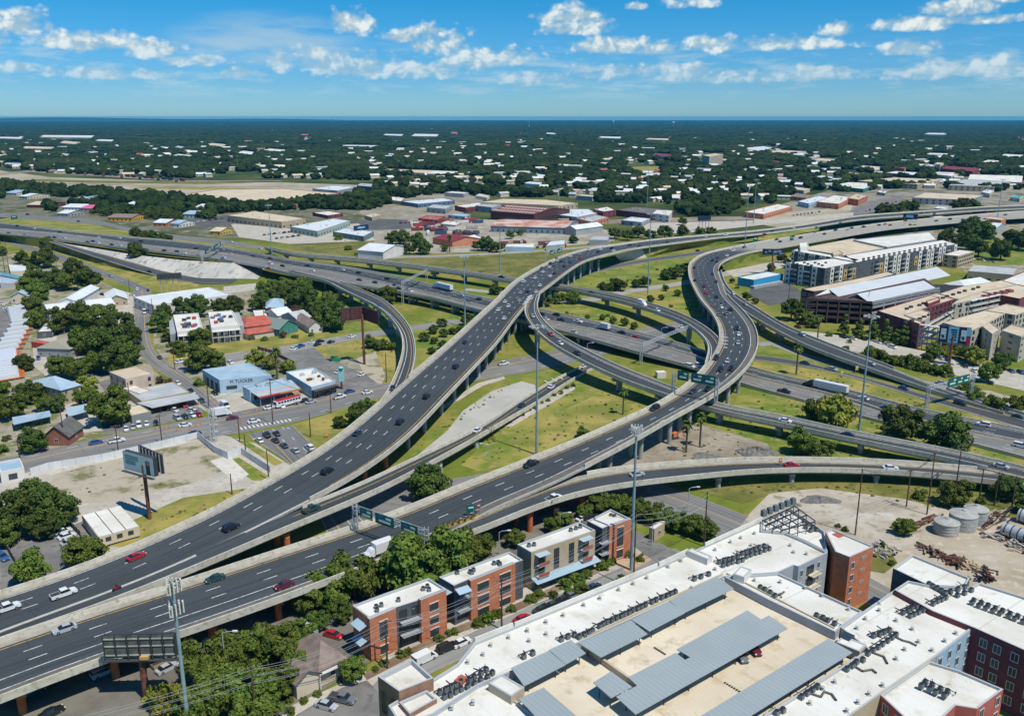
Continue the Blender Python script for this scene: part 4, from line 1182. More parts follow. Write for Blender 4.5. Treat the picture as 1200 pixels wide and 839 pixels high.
# small raised roof boxes
for(pa,pb,pc,h,wm)in(((859,672),(868,663),(880,668),HR+1.2,ROOFW),((980,752),(988,744),(1018,752),HR+0.5,BEIGE),((599,815.5),(614.6,804.8),(592,787),HR+0.9,BEIGE),((805,645),(829,655),(826,648),HR+1.0,ROOFW)):
 wall_roof(apt,rect3(pa,pb,pc,h),HR-1.5,h,wm,ROOFW,0.12,COPE)
for(pa,pb,pc)in(((532,796),(540,789),(544,795)),((975,625),(983,629),(984,624))):
 q=rect3(pa,pb,pc,HR+0.5);m=MB();m.prism(q,HR-0.5,HR+0.4);m.build('roof_hatch',mat('red_hatch',(0.42,0.10,0.07),0.7),apt)
m=MB();q=rect3((983,745),(990,739),(1002,744),HR+0.62);m.prism(q,HR+0.1,HR+0.62);m.build('skylight',GLASS,apt)
# roof stains lie in the membrane as thin flat dirt patches
STAIN=mat('roof_dirt',(0.40,0.33,0.23),0.95,(0.62,0.56,0.44),0.5)
# ---- parking deck
deck=thing('parking_garage','beige open top parking deck with grey solar carports inside the white roofed block','parking garage',P(800,760,0))
DECK=mat('beige_deck',(0.57,0.49,0.365),0.9,(0.67,0.59,0.455),0.06,(0.47,0.385,0.26),lo=0.35,hi=0.65,detail=7)
dk=W([(848.5,677),(902,705),(979,742),(1018,763),(893,842),(800,900),(600,880),(575,812),(600,790),(677,756)],HD)
m=MB();m.prism(dk,-1.0,HD);m.build('deck',DECK,deck)
def lowwall(pa,pb,h0,h1,w,mtl,par,nm='wall'):
 A,B=P(*pa,HD),P(*pb,HD)
 m=MB();m.bar((A.x,A.y,(h0+h1)/2),(B.x,B.y,(h0+h1)/2),w,h1-h0);return m.build(nm,mtl,par)
lowwall((677,757),(747,807),HD,HD+1.2,0.5,BEIGE,deck)
lowwall((851,679),(977,744),HD,HD+1.7,0.3,BEIGE,deck)
lowwall((679,757),(846,680),HD,HD+1.7,0.3,BEIGE,deck)
lowwall((1016,766),(895,842),HD,HD+1.0,0.3,BEIGE,deck)
# painted bays: thin sheets
LINE=mat('bay_line_paint',(0.66,0.565,0.42),0.8)
m=MB()
def bayrow(pa,pb,n,ln):
 A,B=P(*pa,HD),P(*pb,HD)
 d=(B-A).normalized();nn=Vector((-d.y,d.x,0))
 for k in range(n):
  q=A+(B-A)*(k/(n-1))
  m.box((q.x+nn.x*ln/2,q.y+nn.y*ln/2),(0.12,abs(ln)),HD+0.004,HD+0.012,math.atan2(d.y,d.x))
bayrow((600,812),(676,775),12,-4.5);bayrow((700,775),(850,700),24,-5.2);bayrow((735,812),(900,735),24,5);bayrow((760,838),(930,742),24,-5.0);bayrow((800,850),(965,752),24,5.0)
stuff(m.build('bay_lines',LINE,deck))
m=MB()
for pa,pb in(((767,759),(779,766.5)),((849.5,800),(866,810))):
 A,B=P(*pa,HD),P(*pb,HD)
 for k in range(7):
  q=A+(B-A)*(k/6);m.box((q.x,q.y),(0.28,0.45),HD,HD+0.14,math.atan2(B.y-A.y,B.x-A.x))
m.build('speed_bump',mat('speed_bump_rubber',(0.06,0.035,0.02),0.8),deck)
# solar carports
def corrugated(name,c1,c2,vec):
 m,nt,bs=newmat(name)
 p=nt.pos();x,y,z=nt.sep(p)
 s=nt.math('ADD',nt.math('MULTIPLY',x,vec[0]),nt.math('MULTIPLY',y,vec[1]))
 f=nt.math('ABSOLUTE',nt.math('SUBTRACT',nt.math('FRACT',nt.math('MULTIPLY',s,1/1.0)),0.5))
 col=nt.mix(nt.ss(f,0.38,0.48),c1,c2)
 col=nt.mix(nt.ss(nt.noise(p,0.12,4.0),0.35,0.7,0,0.6),col,tuple(q*0.86 for q in c1))
 nt.put(bs.inputs['Base Color'],col)
 bs.inputs['Roughness'].default_value=0.55;bs.inputs['Metallic'].default_value=0.0
 return m
_d=(P(855,688,HD)-P(720,760,HD)).normalized()
CARP=corrugated('carport_sheet',(0.30,0.345,0.35),(0.235,0.27,0.28),(_d.x,_d.y))
HC=HD+2.7
carports=[
 ([(599,783),(643,763),(663,777.5),(614,802.5)],'grey solar carport on the left end of the parking deck, beside the white roof'),
 ([(643,762),(669,750),(686.5,764),(663,777)],'short grey carport just left of the low deck wall'),
 ([(678,754),(739,727.5),(759,741.5),(704,769)],'grey carport just right of the low deck wall in the upper row'),
 ([(740,726.5),(784,705),(802.5,717),(761,738.5)],'grey carport in the middle of the upper row'),
 ([(784,704),(840,675.5),(860,688.5),(801.5,717)],'grey carport at the far upper end of the deck'),
 ([(695,800),(716,787),(741,803.5),(716,816.5)],'small detached grey carport at the deck middle wall'),
 ([(722,816.7),(900.8,721.5),(923,735),(744.6,835.6)],'longest grey carport running up the middle of the deck'),
 ([(736,791),(792,762.5),(805,770.5),(749,801)],'lower grey carport behind the longest carport, near half'),
 ([(793,758.5),(876,713),(892,722),(812.5,768)],'lower grey carport behind the longest carport, far half'),
 ([(780,864),(970.7,748.6),(999,763.3),(840,862)],'long grey carport along the right edge of the deck'),
 ([(608,819),(637,806),(684,845),(650,862)],'pale grey carport at the bottom edge of the picture'),
]
for px,lab in carports:
 q=W(px,HC)
 low=0.5 if 'lower' in lab else 0.0
 t=thing('carport',lab,'carport',(centre(q)[0],centre(q)[1],HD),'carports on the parking deck')
 n_=(q[3]-q[0]).normalized()
 m=MB()
 zt=[HC+0.15-low,HC+0.15-low,HC-0.15-low,HC-0.15-low]
 m.hexa([(p.x,p.y,z-0.14)for p,z in zip(q,zt)]+[(p.x,p.y,z)for p,z in zip(q,zt)]if ccw(q)else[(p.x,p.y,z-0.14)for p,z in zip(q[::-1],zt[::-1])]+[(p.x,p.y,z)for p,z in zip(q[::-1],zt[::-1])])
 m.build('canopy',CARP,t)
 L=(q[1]-q[0]).length;k=max(2,int(L/6)+1)
 for i in range(k):
  f=(i+0.25)/(k-0.5)
  a=q[0]+(q[1]-q[0])*f;b=q[3]+(q[2]-q[3])*f
  for g in(0.2,0.8):
   c=a+(b-a)*g
   m=MB();m.tube((c.x,c.y,HD),(c.x,c.y,HC-0.2-low),0.1,0.1,6);m.build('post',METALD,t)
  m=MB();s0,s1=a+(b-a)*0.06,a+(b-a)*0.94
  m.bar((s0.x,s0.y,HC-0.16-low),(s1.x,s1.y,HC-0.34-low),0.15,0.2);m.build('beam',METALD,t)
# ---- air conditioners and roof vents
ACB=mat('condenser_casing',(0.13,0.155,0.16),0.6,(0.18,0.20,0.205),1.0)
ACT=mat('condenser_fan',(0.03,0.035,0.04),0.5)
VENTM=mat('vent_metal',(0.42,0.42,0.40),0.5)
m=MB();m.box((0,0),(0.8,0.8),0.0,0.8);acbody=m.mesh('casing',ACB)
m=MB();m.lathe((0,0,0.8),[(0.36,0.0),(0.42,0.10),(0.30,0.10),(0.30,0.02),(0.05,0.06)],10);acfan=m.mesh('fan_grille',ACT)
def ac_unit(x,y,z,rz,lab,grp='air conditioning units on the white roof'):
 t=thing('air_conditioner',lab,'air conditioner',(x,y,z),grp,rz)
 for nm,me in(('casing',acbody),('fan_grille',acfan)):
  o=bpy.data.objects.new(nm,me);COL.objects.link(o);o.parent=t
def ac_row(pa,pb,n,rows,where,h=HR-0.5,gap=1.6):
 A,B=P(*pa,h),P(*pb,h)
 d=(B-A).normalized();nn=Vector((-d.y,d.x,0))
 k=0
 for r in range(rows):
  for i in range(n):
   q=A+(B-A)*(i/max(1,n-1))+nn*gap*r+Vector((random.uniform(-.15,.15),random.uniform(-.15,.15),0))
   tot='' if rows==1 else(' nearer row' if r==0 else ' farther row')
   ac_unit(q.x,q.y,h+0.12,math.atan2(d.y,d.x),f'air conditioner, {ordn(i)} from left,{tot} {where}')
 q0,q1=A+nn*(gap*rows-.5)-d*.6,B+nn*(gap*rows-.5)+d*.9
 m=MB();m.bar((q0.x,q0.y,h+.3),(q1.x,q1.y,h+.3),.1,.1)
 for k in range(n+1):
  e=q0+(q1-q0)*(k/n);s=random.uniform(.2,.7);m.bar((e.x,e.y,h),(e.x,e.y,h+s),.1,.14);m.bar((e.x,e.y,h+.25),(e.x-nn.x*.6,e.y-nn.y*.6,h+.35),.1,.1)
  if k%2:m.bar((e.x,e.y,h+.1),(e.x+nn.x*random.uniform(.5,2),e.y+nn.y*random.uniform(.5,2),h+.1),.12,.12)
 o=m.build('pipe_rack',ACT,None,q0);tag(o,'pipe rack behind air conditioners '+where,'pipe rack','pipe racks on the white roof')
ac_row((679,748),(695,741),4,1,'in the group above the low deck wall')
ac_row((702,736),(717,729),4,1,'in the second group along the upper carports')
ac_row((723,726),(737,720),4,1,'in the third group along the upper carports')
ac_row((742,717),(756,711),4,1,'in the fourth group along the upper carports')
ac_row((764,707.5),(792,695.5),6,1,'in the longest group along the upper carports')
ac_row((813,680),(830,675),3,1,'beside the far end of the upper carports')
ac_row((658,751),(673,746),3,1,'above the short carport')
ac_row((614,771),(624,767),2,1,'above the leftmost carport')
ac_row((848,664),(870,658),5,2,'near the white roof box')
ac_row((875,654),(901,645),6,2,'in front of the steel frame terrace')
ac_row((890,690),(908,700),4,1,'at the top of the south wing roof')
ac_row((957,723),(977,733),4,1,'at the low end of the south wing roof')
ac_row((1066,724),(1081,717),4,2,'beside the raised maroon block')
ac_row((1024,747),(1042,741),4,1,'in the short row above the long right hand row')
ac_row((1017,768),(1050,746),7,1,'in the long row on the right hand roof')
ac_row((991,786),(1010,775),4,1,'beside the beige stair box')
ac_row((1080,806),(1106,818),4,2,'on the low red walled roof')
ac_row((1093,709),(1107,702),4,1,'by the step between the two right hand roofs',HR+0.2)
ac_row((1089,686),(1107,697),5,1,'behind the step on the raised roof',HR+0.2)
ac_row((1122,700),(1138,694),3,2,'in the notch of the raised roof',HR+0.2)
ac_row((1138,709),(1198,731),8,2,'on the raised maroon walled roof',HR+0.2)
ac_row((939,819),(957,807),4,1,'near the bottom end of the right hand roof')
ac_row((910,838),(917,834),2,1,'at the very bottom of the right hand roof')
ac_row((522,819),(547,807),5,2,'behind the brown brick corner block')
ac_row((557,804),(577,791),4,2,'beside the white stair box')
m=MB();m.tube((0,0,0),(0,0,0.45),0.13,0.13,7);m.lathe((0,0,0.45),[(0.0,0.25),(0.3,0.12),(0.3,0.0),(0.0,0.0)],8);m.box((0,0),(0.6,0.6),0.0,0.14);ventme=m.mesh('roof_vent',VENTM)
def vent(px,py,h,lab,grp='small vents on the white roof',s=1.0):
 q=P(px,py,h);o=bpy.data.objects.new('roof_vent',ventme);COL.objects.link(o)
 o.location=q;o.scale=(s,)*3;tag(o,lab,'roof vent',grp)
vl=[(618,740),(640,730),(660,722),(684,710),(703,702),(725,692),(742,685),(758,678),(783,665),(798,658)]
for i,(a,b)in enumerate(vl):vent(a,b,HR-0.55,f'small grey roof vent, {ordn(i)} from the left along the street side parapet',s=1.3)
vl=[(847,681),(884,681),(914,683),(943,690),(963,699),(994,715),(966,668),(922,704),(933,712),(1007,660)]
for i,(a,b)in enumerate(vl[:6]):vent(a,b,HR-0.5,f'small grey roof vent, {ordn(i)} from the left on the south wing',s=1.2)
vl=[(978,800),(964,808),(949,825),(1014,726),(1030,716),(1062,693),(1050,728),(1069,738),(1076,753),(1060,762),(1050,773),(1034,804),(1018,814),(1005,824),(992,834),(1092,763),(1107,752),(1120,743),(1004,737),(1030,708)]
for i,(a,b)in enumerate(vl):vent(a,b,HR-0.5,f'roof vent, {ordn(i)} on the right hand roof counted from the deck side',s=1.2)
vl=[(822,650),(838,645),(856,636),(868,631),(884,626),(900,640),(880,640),(926,640),(945,650),(930,648),(838,668),(810,690)]
for i,(a,b)in enumerate(vl):vent(a,b,HR-0.55,f'small grey roof vent, {ordn(i)} of those on the far end of the main roof',s=1.2)
vl=[(548,777),(566,768),(575,757),(596,748),(620,752),(640,744),(554,824),(529,830)]
for i,(a,b)in enumerate(vl):vent(a,b,HR-0.55,f'small grey roof vent, {ordn(i)} of those on the near end of the main roof',s=1.2)
# insulated pipes snaking over the right hand roof
PIPE=mat('pipe_lagging',(0.12,0.115,0.10),0.7)
for pts,lab in(([(1050,746),(1058,750),(1066,752),(1074,756)],'dark pipe run from the long right hand row of air conditioners'),([(1003,781),(1011,786),(1022,784),(1027,788)],'dark pipe run beside the beige stair box'),([(950,812),(962,816),(966,810),(975,813),(980,820)],'curved dark pipe run near the bottom of the right hand roof'),([(1022,764),(1036,769),(1040,777)],'forked dark pipe run below the long row'),([(893,692),(904,696),(914,697),(919,693)],'dark pipe run at the top of the south wing'),([(961,722),(970,727),(976,724)],'dark pipe run at the low end of the south wing')):
 m=MB();m.path([P(a,b,HR-0.3)for a,b in pts],0.2,6)
 o=m.build('roof_pipe',PIPE,None,P(*pts[0],HR-0.3));tag(o,lab,'pipe','pipe runs on the white roof')
# steel frame terrace at the corner of the roof
fr=thing('steel_frame','dark steel framework of cooling plant standing on the roof corner terrace','steel framework',P(920,612,HR-2))
z0=HR-2.0
ln=[((893,613),(930,596)),((897,619),(936,600)),((905,623),(945,606)),((915,624),(955,614))]
for pa,pb in ln:
 A,B=P(*pa,HR),P(*pb,HR)
 m=MB();m.bar((A.x,A.y,z0+2.6),(B.x,B.y,z0+2.6),0.22,0.3);m.build('beam',METALD,fr)
 for k in range(5):
  q=A+(B-A)*k/4;m=MB();m.tube((q.x,q.y,z0),(q.x,q.y,z0+2.6),0.1,0.1,6);m.build('column',METALD,fr)
for f in(0.0,0.25,0.5,0.75,1.0):
 A=P(*ln[0][0],HR)*(1-f)+P(*ln[0][1],HR)*f;B=P(*ln[3][0],HR)*(1-f)+P(*ln[3][1],HR)*f
 m=MB();m.bar((A.x,A.y,z0+2.85),(B.x,B.y,z0+2.85),0.18,0.24);m.build('beam',METALD,fr)
A,B=P(895,604,HR+1),P(929,590,HR+1)
for k in range(6):
 q=A+(B-A)*(k/5);m=MB();m.box((q.x,q.y),(1.3,1.0),HR+0.9,HR+2.5,0.5);m.lathe((q.x,q.y,HR+2.5),[(0.45,0),(0.45,0.15),(0,0.15)],8);m.build('cooling_unit',ACB,fr)
for k,(a,b)in enumerate([(942,612),(947,616),(952,619),(957,622),(944,619),(950,623)]):
 q=P(a,b,HR-2);ac_unit(q.x,q.y,HR-2.0,0.4,f'dark air conditioner, {ordn(k)} from the left beside the steel framework terrace')
# ---- townhouses
def awning(par,pa,pb,h,out,m_,drop=0.5,nm='awning'):
 A,B=P(*pa,h),P(*pb,h)
 d=(B-A).normalized();n=Vector((d.y,-d.x,0))
 if n.dot(-A)<0:n=-n
 m=MB();pts=[A,B,B+n*out,A+n*out]
 z=[h,h,h-drop,h-drop]
 if not ccw(pts):pts,z=pts[::-1],z[::-1]
 m.hexa([(p.x,p.y,q-0.1)for p,q in zip(pts,z)]+[(p.x,p.y,q)for p,q in zip(pts,z)])
 return m.build(nm,ROOFB,par)
HT=10.0
STONE=mat('pale_stone_trim',(0.60,0.55,0.47),0.8)
def brick_front(par,pa,pb,h,wall,rows,depth=1.0,tall=False):
 """a brick bay standing a metre proud between two pixels of its top edge"""
 A,B=P(*pa,h),P(*pb,h)
 d=(B-A).normalized();n=Vector((d.y,-d.x,0))
 if n.dot(-A)<0:n=-n;
 pts=[A,B,B-n*depth,A-n*depth]
 wall_roof(par,pts,-0.3,h,wall,ROOFW,0.4,COPE)
 a,b=(A,B)if Vector(((B-A).y,-(B-A).x,0)).dot(n)>0 else(B,A)
 L=(B-A).length
 for(k,z,w,hh)in rows:
  c=a+(b-a)*k
  ang=math.atan2((b-a).y,(b-a).x)
  put_window(par,(c.x+n.x*0.03,c.y+n.y*0.03,z),ang,w,hh,FRAMED,GLASS,3 if w>1.6 else 2)
  for zz in(z-0.22,z+hh+0.02):
   m=MB();m.box((c.x+n.x*0.06,c.y+n.y*0.06),(w+0.3,0.16),zz,zz+0.2,ang);m.build('lintel' if zz>z else 'sill',STONE,par)
g='townhouses along the street'
t1=thing('townhouse','nearest orange brick townhouse with blue awnings, left of the row','townhouse',P(470,745,0),g)
wall_roof(t1,W([(413,709),(452,694.5),(502,677),(523,690),(497,701),(464,711.5),(433,724)],HT),-0.3,HT,WALLD,ROOFW,0.5,COPE)
brick_front(t1,(433,725.4),(464,712.3),HT+0.1,BRICKO,[(0.5,4.2,1.9,4.2),(0.5,0.8,1.9,1.9)])
brick_front(t1,(493,703),(523,691),HT+0.6,BRICKO,[(0.5,0.7,2.2,1.7),(0.5,3.7,2.2,1.8),(0.5,6.9,2.2,1.8)])
pts=W([(413,709),(433,725)],HT);d=(pts[1]-pts[0]).normalized()
m=MB();n=Vector((d.y,-d.x,0));n=n if n.x<0 else-n
q=[pts[0],pts[1],pts[1]+n*0.06,pts[0]+n*0.06];m.prism(q,-0.3,HT-0.1);m.build('brick_side',BRICKO,t1)
for z in(6.6,3.0):
 A=pts[0]+d*2.2;B=pts[0]+d*6.0
 m=MB();pp=[A,B,B+n*2.0,A+n*2.0];zz=[z+1.6,z+1.6,z+0.9,z+0.9]
 if not ccw(pp):pp,zz=pp[::-1],zz[::-1]
 m.hexa([(p.x,p.y,k-0.1)for p,k in zip(pp,zz)]+[(p.x,p.y,k)for p,k in zip(pp,zz)]);m.build('awning',ROOFB,t1)
def bay(par,pa,pb,h,floors):
 A,B=P(*pa,h),P(*pb,h)
 d=(B-A);n=Vector((d.y,-d.x,0)).normalized()
 if n.dot(-A)<0:d=-d;A,B=B,A;n=-n
 wall_windows(par,A+n*0.1,B+n*0.1,floors,max(2,int(d.length/2.2)),1.7,2.2,0.6,3.1,0.4,None,METALD,GLASS,2)
 for k in range(1,floors):
  m=MB();c=(A+B)/2+n*0.9;m.box((c.x,c.y),(d.length*0.9,1.5),3.1*k,3.1*k+0.16,math.atan2(d.y,d.x));m.build('balcony',WALLG,par)
  m=MB();c=(A+B)/2+n*1.6
  for zz in(0.4,0.7,1.0):m.box((c.x,c.y),(d.length*0.9,0.05),3.1*k+zz,3.1*k+zz+0.05,math.atan2(d.y,d.x))
  m.build('balcony_rail',METAL,par)
bay(t1,(466,711),(492,702),HT,3)
awning(t1,(477,707),(491,701),HT-1.0,1.8,ROOFB)
t2=thing('townhouse','second orange brick townhouse from the left with two bays of wide windows','townhouse',P(565,700,0),g)
wall_roof(t2,W([(514,675.6),(597,646),(613,656),(552,677.5),(532,686)],HT),-0.3,HT,WALLD,ROOFW,0.5,COPE)
brick_front(t2,(551.5,680.3),(604,659.5),HT+0.2,BRICKO,[(0.27,0.5,3.1,1.7),(0.27,3.5,3.1,2.0),(0.27,6.7,3.1,2.0),(0.76,0.5,3.1,1.7),(0.76,3.5,3.1,2.0),(0.76,6.7,3.1,2.0)])
bay(t2,(533,686.5),(550,680),HT-0.6,3)
awning(t2,(533,690),(548,685),HT-0.6,2.0,ROOFB)
awning(t2,(516,682),(531,693),HT-1.8,2.2,ROOFB,0.3)
t3=thing('townhouse','tan walled townhouse with tall windows and long blue awning','townhouse',P(660,650,0),g)
wall_roof(t3,W([(606,637.5),(678.6,611.3),(697.7,621),(622.6,647)],HT),-0.3,HT,WALLT,ROOFW,0.5,COPE)
tp=edges_ccw(W([(606,637.5),(678.6,611.3),(697.7,621),(622.6,647)],HT))
a,b=edge_facing(tp,(622.6,647),(697.7,621),HT)
wall_windows(t3,a,b,1,4,1.6,5.2,3.6,3.1,2.2,2.2,FRAMED,GLASS,2)
wall_windows(t3,a,b,1,6,1.8,1.8,0.5,3.1,1.2,1.2,FRAMED,GLASS,2)
ang=math.atan2((b-a).y,(b-a).x);nn=Vector(((b-a).y,-(b-a).x,0)).normalized()
for f in(0.14,0.82):
 c=a+(b-a)*f+nn*0.8
 for z in(3.2,6.2):
  m=MB();m.box((c.x,c.y),(3.2,1.6),z,z+0.14,ang);m.build('balcony',WALLG,t3)
  m=MB();m.box((c.x+nn.x*0.8,c.y+nn.y*0.8),(3.2,0.06),z+0.3,z+1.1,ang);m.build('balcony_rail',mat('red_rail',(0.38,0.09,0.06),0.6),t3)
 c=a+(b-a)*f+nn*0.9
 m=MB();m.box((c.x,c.y),(3.6,2.0),9.0,9.12,ang);m.build('awning',ROOFB,t3)
c=a+(b-a)*0.5+nn*1.4
m=MB();L=(b-a).length;pp=[a+nn*0.1,b+nn*0.1,b+nn*2.6,a+nn*2.6];zz=[3.1,3.1,2.6,2.6]
m.hexa([(p.x,p.y,k-0.1)for p,k in zip(pp[::-1],zz[::-1])]+[(p.x,p.y,k)for p,k in zip(pp[::-1],zz[::-1])])if not ccw(pp)else m.hexa([(p.x,p.y,k-0.1)for p,k in zip(pp,zz)]+[(p.x,p.y,k)for p,k in zip(pp,zz)])
m.build('awning',ROOFB,t3)
t4=thing('townhouse','farthest orange brick townhouse beside the tall mobile phone mast','townhouse',P(715,630,0),g)
wall_roof(t4,W([(688,610),(715.6,596.3),(739,607.5),(715,615),(706,619)],HT+0.3),-0.3,HT+0.3,WALLD,ROOFW,0.5,COPE)
brick_front(t4,(714.4,616.5),(740,607.8),HT+0.5,BRICKO,[(0.5,4.0,2.0,5.2),(0.5,0.7,2.0,2.2)])
bay(t4,(701,620),(713,616.5),HT,3)
awning(t4,(692,616),(702,622),HT-1.5,2.5,ROOFB,0.3)
for t,pts in((1,[(441,712),(447,710),(442,716),(496,691),(501,688),(503,692),(467,704)]),(2,[(536,672),(551,671),(555,669),(553,672),(579,661),(584,660),(586,662)]),(3,[(620,640),(626,639),(669,622),(675,620),(680,618)]),(4,[(700,606),(716,605),(720,606)])):
 for k,(a_,b_)in enumerate(pts):
  q=P(a_,b_,HT-0.4);ac_unit(q.x,q.y,HT-0.5,0.3,f'air conditioner, {ordn(k)} from left on the {["nearest", "second", "tan", "farthest"][t - 1]} townhouse roof','air conditioners on the townhouse roofs')
# ---- old house with the brown roof at the bottom
hs=rect3((374,783),(404,769),(372,741),4.2)
hA=gable('house','old cream house with a brown hipped metal roof under the trees','house',hs,4.2,7.2,WALLC,ROOFBR,hip=4.0,axis=1,wins=(1,3.2,1.1,1.7,1.2,3))
q=rect3((347,799),(374,786),(366,776),4.0)
p_=[Vector((v[0],v[1],0))for v in q]
m=MB();m.prism([(v.x,v.y)for v in p_],-0.1,3.8);m.build('front_room',WALLC,hA)
d=(p_[1]-p_[0]);n_=(p_[2]-p_[1])
m=MB();e0,e1=(p_[0]+p_[1])/2,(p_[3]+p_[2])/2
f=lambda v,z:(v[0],v[1],z)
k=d.normalized()*0.5;ov=n_.normalized()*0.6
m.face([f(p_[0]-k-ov,3.6),f(e0-ov,5.6),f(e1+ov*3,5.6),f(p_[3]-k,3.6)]);m.face([f(e0-ov,5.6),f(p_[1]+k-ov,3.6),f(p_[2]+k,3.6),f(e1+ov*3,5.6)])
m.build('front_roof',ROOFBR,hA)
m=MB();m.face([f(p_[0],3.8),f(p_[1],3.8),f(e0,5.5)]);m.build('gable_end',WALLC,hA)
pr=W([(371,785),(402,771),(405,777),(375,791)],3.4)
m=MB();m.prism(pr,3.2,3.4);m.build('porch_roof',WALLW,hA)
for a_ in pr[2:]:
 m=MB();m.tube((a_.x,a_.y,0),(a_.x,a_.y,3.2),0.12,0.12,6);m.build('porch_post',WALLW,hA)
shed('shed','small grey roofed shed behind the old brown roofed house','shed',rect3((349,729),(360,725),(368,740),3.2),3.2,WALLG,ROOFG,0.1)
shed('pump_house','small brown utility building with pale metal roof beside the mobile mast','utility building',rect3((767,620),(779,613),(779.5,607),3.6),3.6,WALLT,ROOFL,0.1,wins=(1,3,1,1.2,1.2,3))
# ------------------------------------------------------------------ left hand side, street by street
def roofunits(par,pts,h,n,m_=None):
 """small plant on a flat roof, parts of the building"""
 poly=edges_ccw(pts)
 a,b,c=poly[0],poly[1],poly[2]
 for k in range(n):
  f,g=random.uniform(0.15,0.85),random.uniform(0.2,0.8)
  q=Vector((a[0],a[1],0))+(Vector((b[0],b[1],0))-Vector((a[0],a[1],0)))*f+(Vector((c[0],c[1],0))-Vector((b[0],b[1],0)))*g
  m=MB();s=random.uniform(1.0,2.2)
  m.box((q.x,q.y),(s,s*random.uniform(0.6,1)),h,h+random.uniform(0.7,1.3),random.uniform(0,1))
  m.build('roof_unit',m_ or METAL,par)
# trailer office
t=thing('site_office','long cream site office with a white roof in three strips beside the flyover','office trailer',P(126,625,0))
q=rect3((115.6,629),(163,616),(135.8,593.5),3.4)
wall_roof(t,q,0.5,3.2,WALLC,WALLC,0.1,WALLC)
for k in range(3):
 a=q[0]+(q[1]-q[0])*(k/3+0.012);b=q[0]+(q[1]-q[0])*((k+1)/3-0.012)
 D=q[3]-q[0]
 m=MB();m.prism([a,b,b+D,a+D],3.22,3.4);m.build('roof_panel',ROOFW,t)
m=MB();m.prism(rect3((116,629),(162.6,616),(135.8,594),3.2),3.0,3.24);m.build('roof_joint',RUST,t)
m=MB();m.prism(rect3((116,629),(162.6,616),(136,594),0.5),0.0,0.5);m.build('skirting',METALD,t)
wall_windows(t,q[0],q[1],1,3,1.4,1.1,1.6,3,1.6,None,FRAMED)
# house with brick front
gable('house','house with a dark grey shingle roof and red brick gable on the main street','house',rect3((51,511),(80,511),(31,499),3.6),3.6,7.2,BRICKR,ROOFD,axis=1,wins=(1,5,1.3,1.5,1.2,3))
shed('shop','low white walled shop with a blue edged flat roof at the left edge','shop',rect3((0,553),(28,547.5),(18,537.5),4),4,WALLW,ROOFB,0.3,wins=(1,4,2.4,1.8,0.9,3,FRAMED))
def carport_long(lab,px,h,m_,posts=5):
 q=W(px,h)
 t=thing('carport',lab,'carport',centre(q),'carports beside the main street')
 m=MB();m.prism(q,h-0.15,h+0.02);m.build('canopy',m_,t)
 for f in range(posts):
  for g in(0.08,0.92):
   a=q[0]+(q[1]-q[0])*((f+0.2)/(posts-0.6));b=q[3]+(q[2]-q[3])*((f+0.2)/(posts-0.6))
   c=a+(b-a)*g
   m=MB();m.tube((c.x,c.y,0),(c.x,c.y,h-0.1),0.09,0.09,5);m.build('post',METALD,t)
 return t
carport_long('long pale blue carport behind the dark grey roofed house',[(14,489),(58,481),(60,487.5),(16,497.5)],3,ROOFB)
carport_long('short pale blue carport right of the two storey house with metal roof',[(77,478),(102,473),(104,481.5),(80,488)],3,ROOFB,4)
carport_long('long grey carport over parked cars below the pink building',[(160,472),(228,460),(234,466.5),(178,478)],3,ROOFG,7)
shed('shed','low tan roofed shed at the left end of the long grey carport','shed',rect3((154,487),(177,482),(168,473),3.2),3.2,mat('grey_block_wall',(0.24,0.26,0.23),0.85),ROOFT,0.15)
b=shed('store_building','two storey pink stucco building with a tan roof at the street bend','building',rect3((147,444),(180,437),(170,427),7),7,WALLP,ROOFT,0.4,wins=(2,4.0,1.2,1.6,1.0,3.2,FRAMED))
shed('annex','low white roofed annex in front of the pink stucco building','annex',rect3((163,461),(178,457),(166,449),3.5),3.5,WALLP,ROOFW,0.3,wins=(1,4,1.4,1.5,1,3))
shed('store_building','low grey roofed store between the pink building and the long carport','building',rect3((166,470),(222,459),(205,447),3.3),3.3,WALLT,ROOFG,0.2)
t=gable('house','two storey tan house with a pale blue hipped metal roof beside a yellow tree','house',rect3((72,457),(94,451),(76,437),6.5),6.5,9.4,WALLT,ROOFB,hip=3.5,wins=(2,3.0,1.1,1.6,1.0,3.2))
t=gable('house','grey green roofed house tucked under the big trees','house',rect3((82,409),(99,402),(86,391),4.5),4.5,7.5,WALLG,mat('faded_green_roof',(0.30,0.29,0.22),0.9),hip=2.5,wins=(1,3.5,1.1,1.5,1.0,3))
shed('shed','small red shed beside the gravel yard under the trees','shed',rect3((58,404),(66,402),(63,394),3),3,mat('red_shed_wall',(0.35,0.07,0.05),0.8),ROOFR,0.1)
shed('house','low dark walled house with white roof beside the parked buses','house',rect3((43,389),(60,388),(57,378),3.5),3.5,WALLD,ROOFW,0.2,wins=(1,3,1.4,1.4,0.9,3))
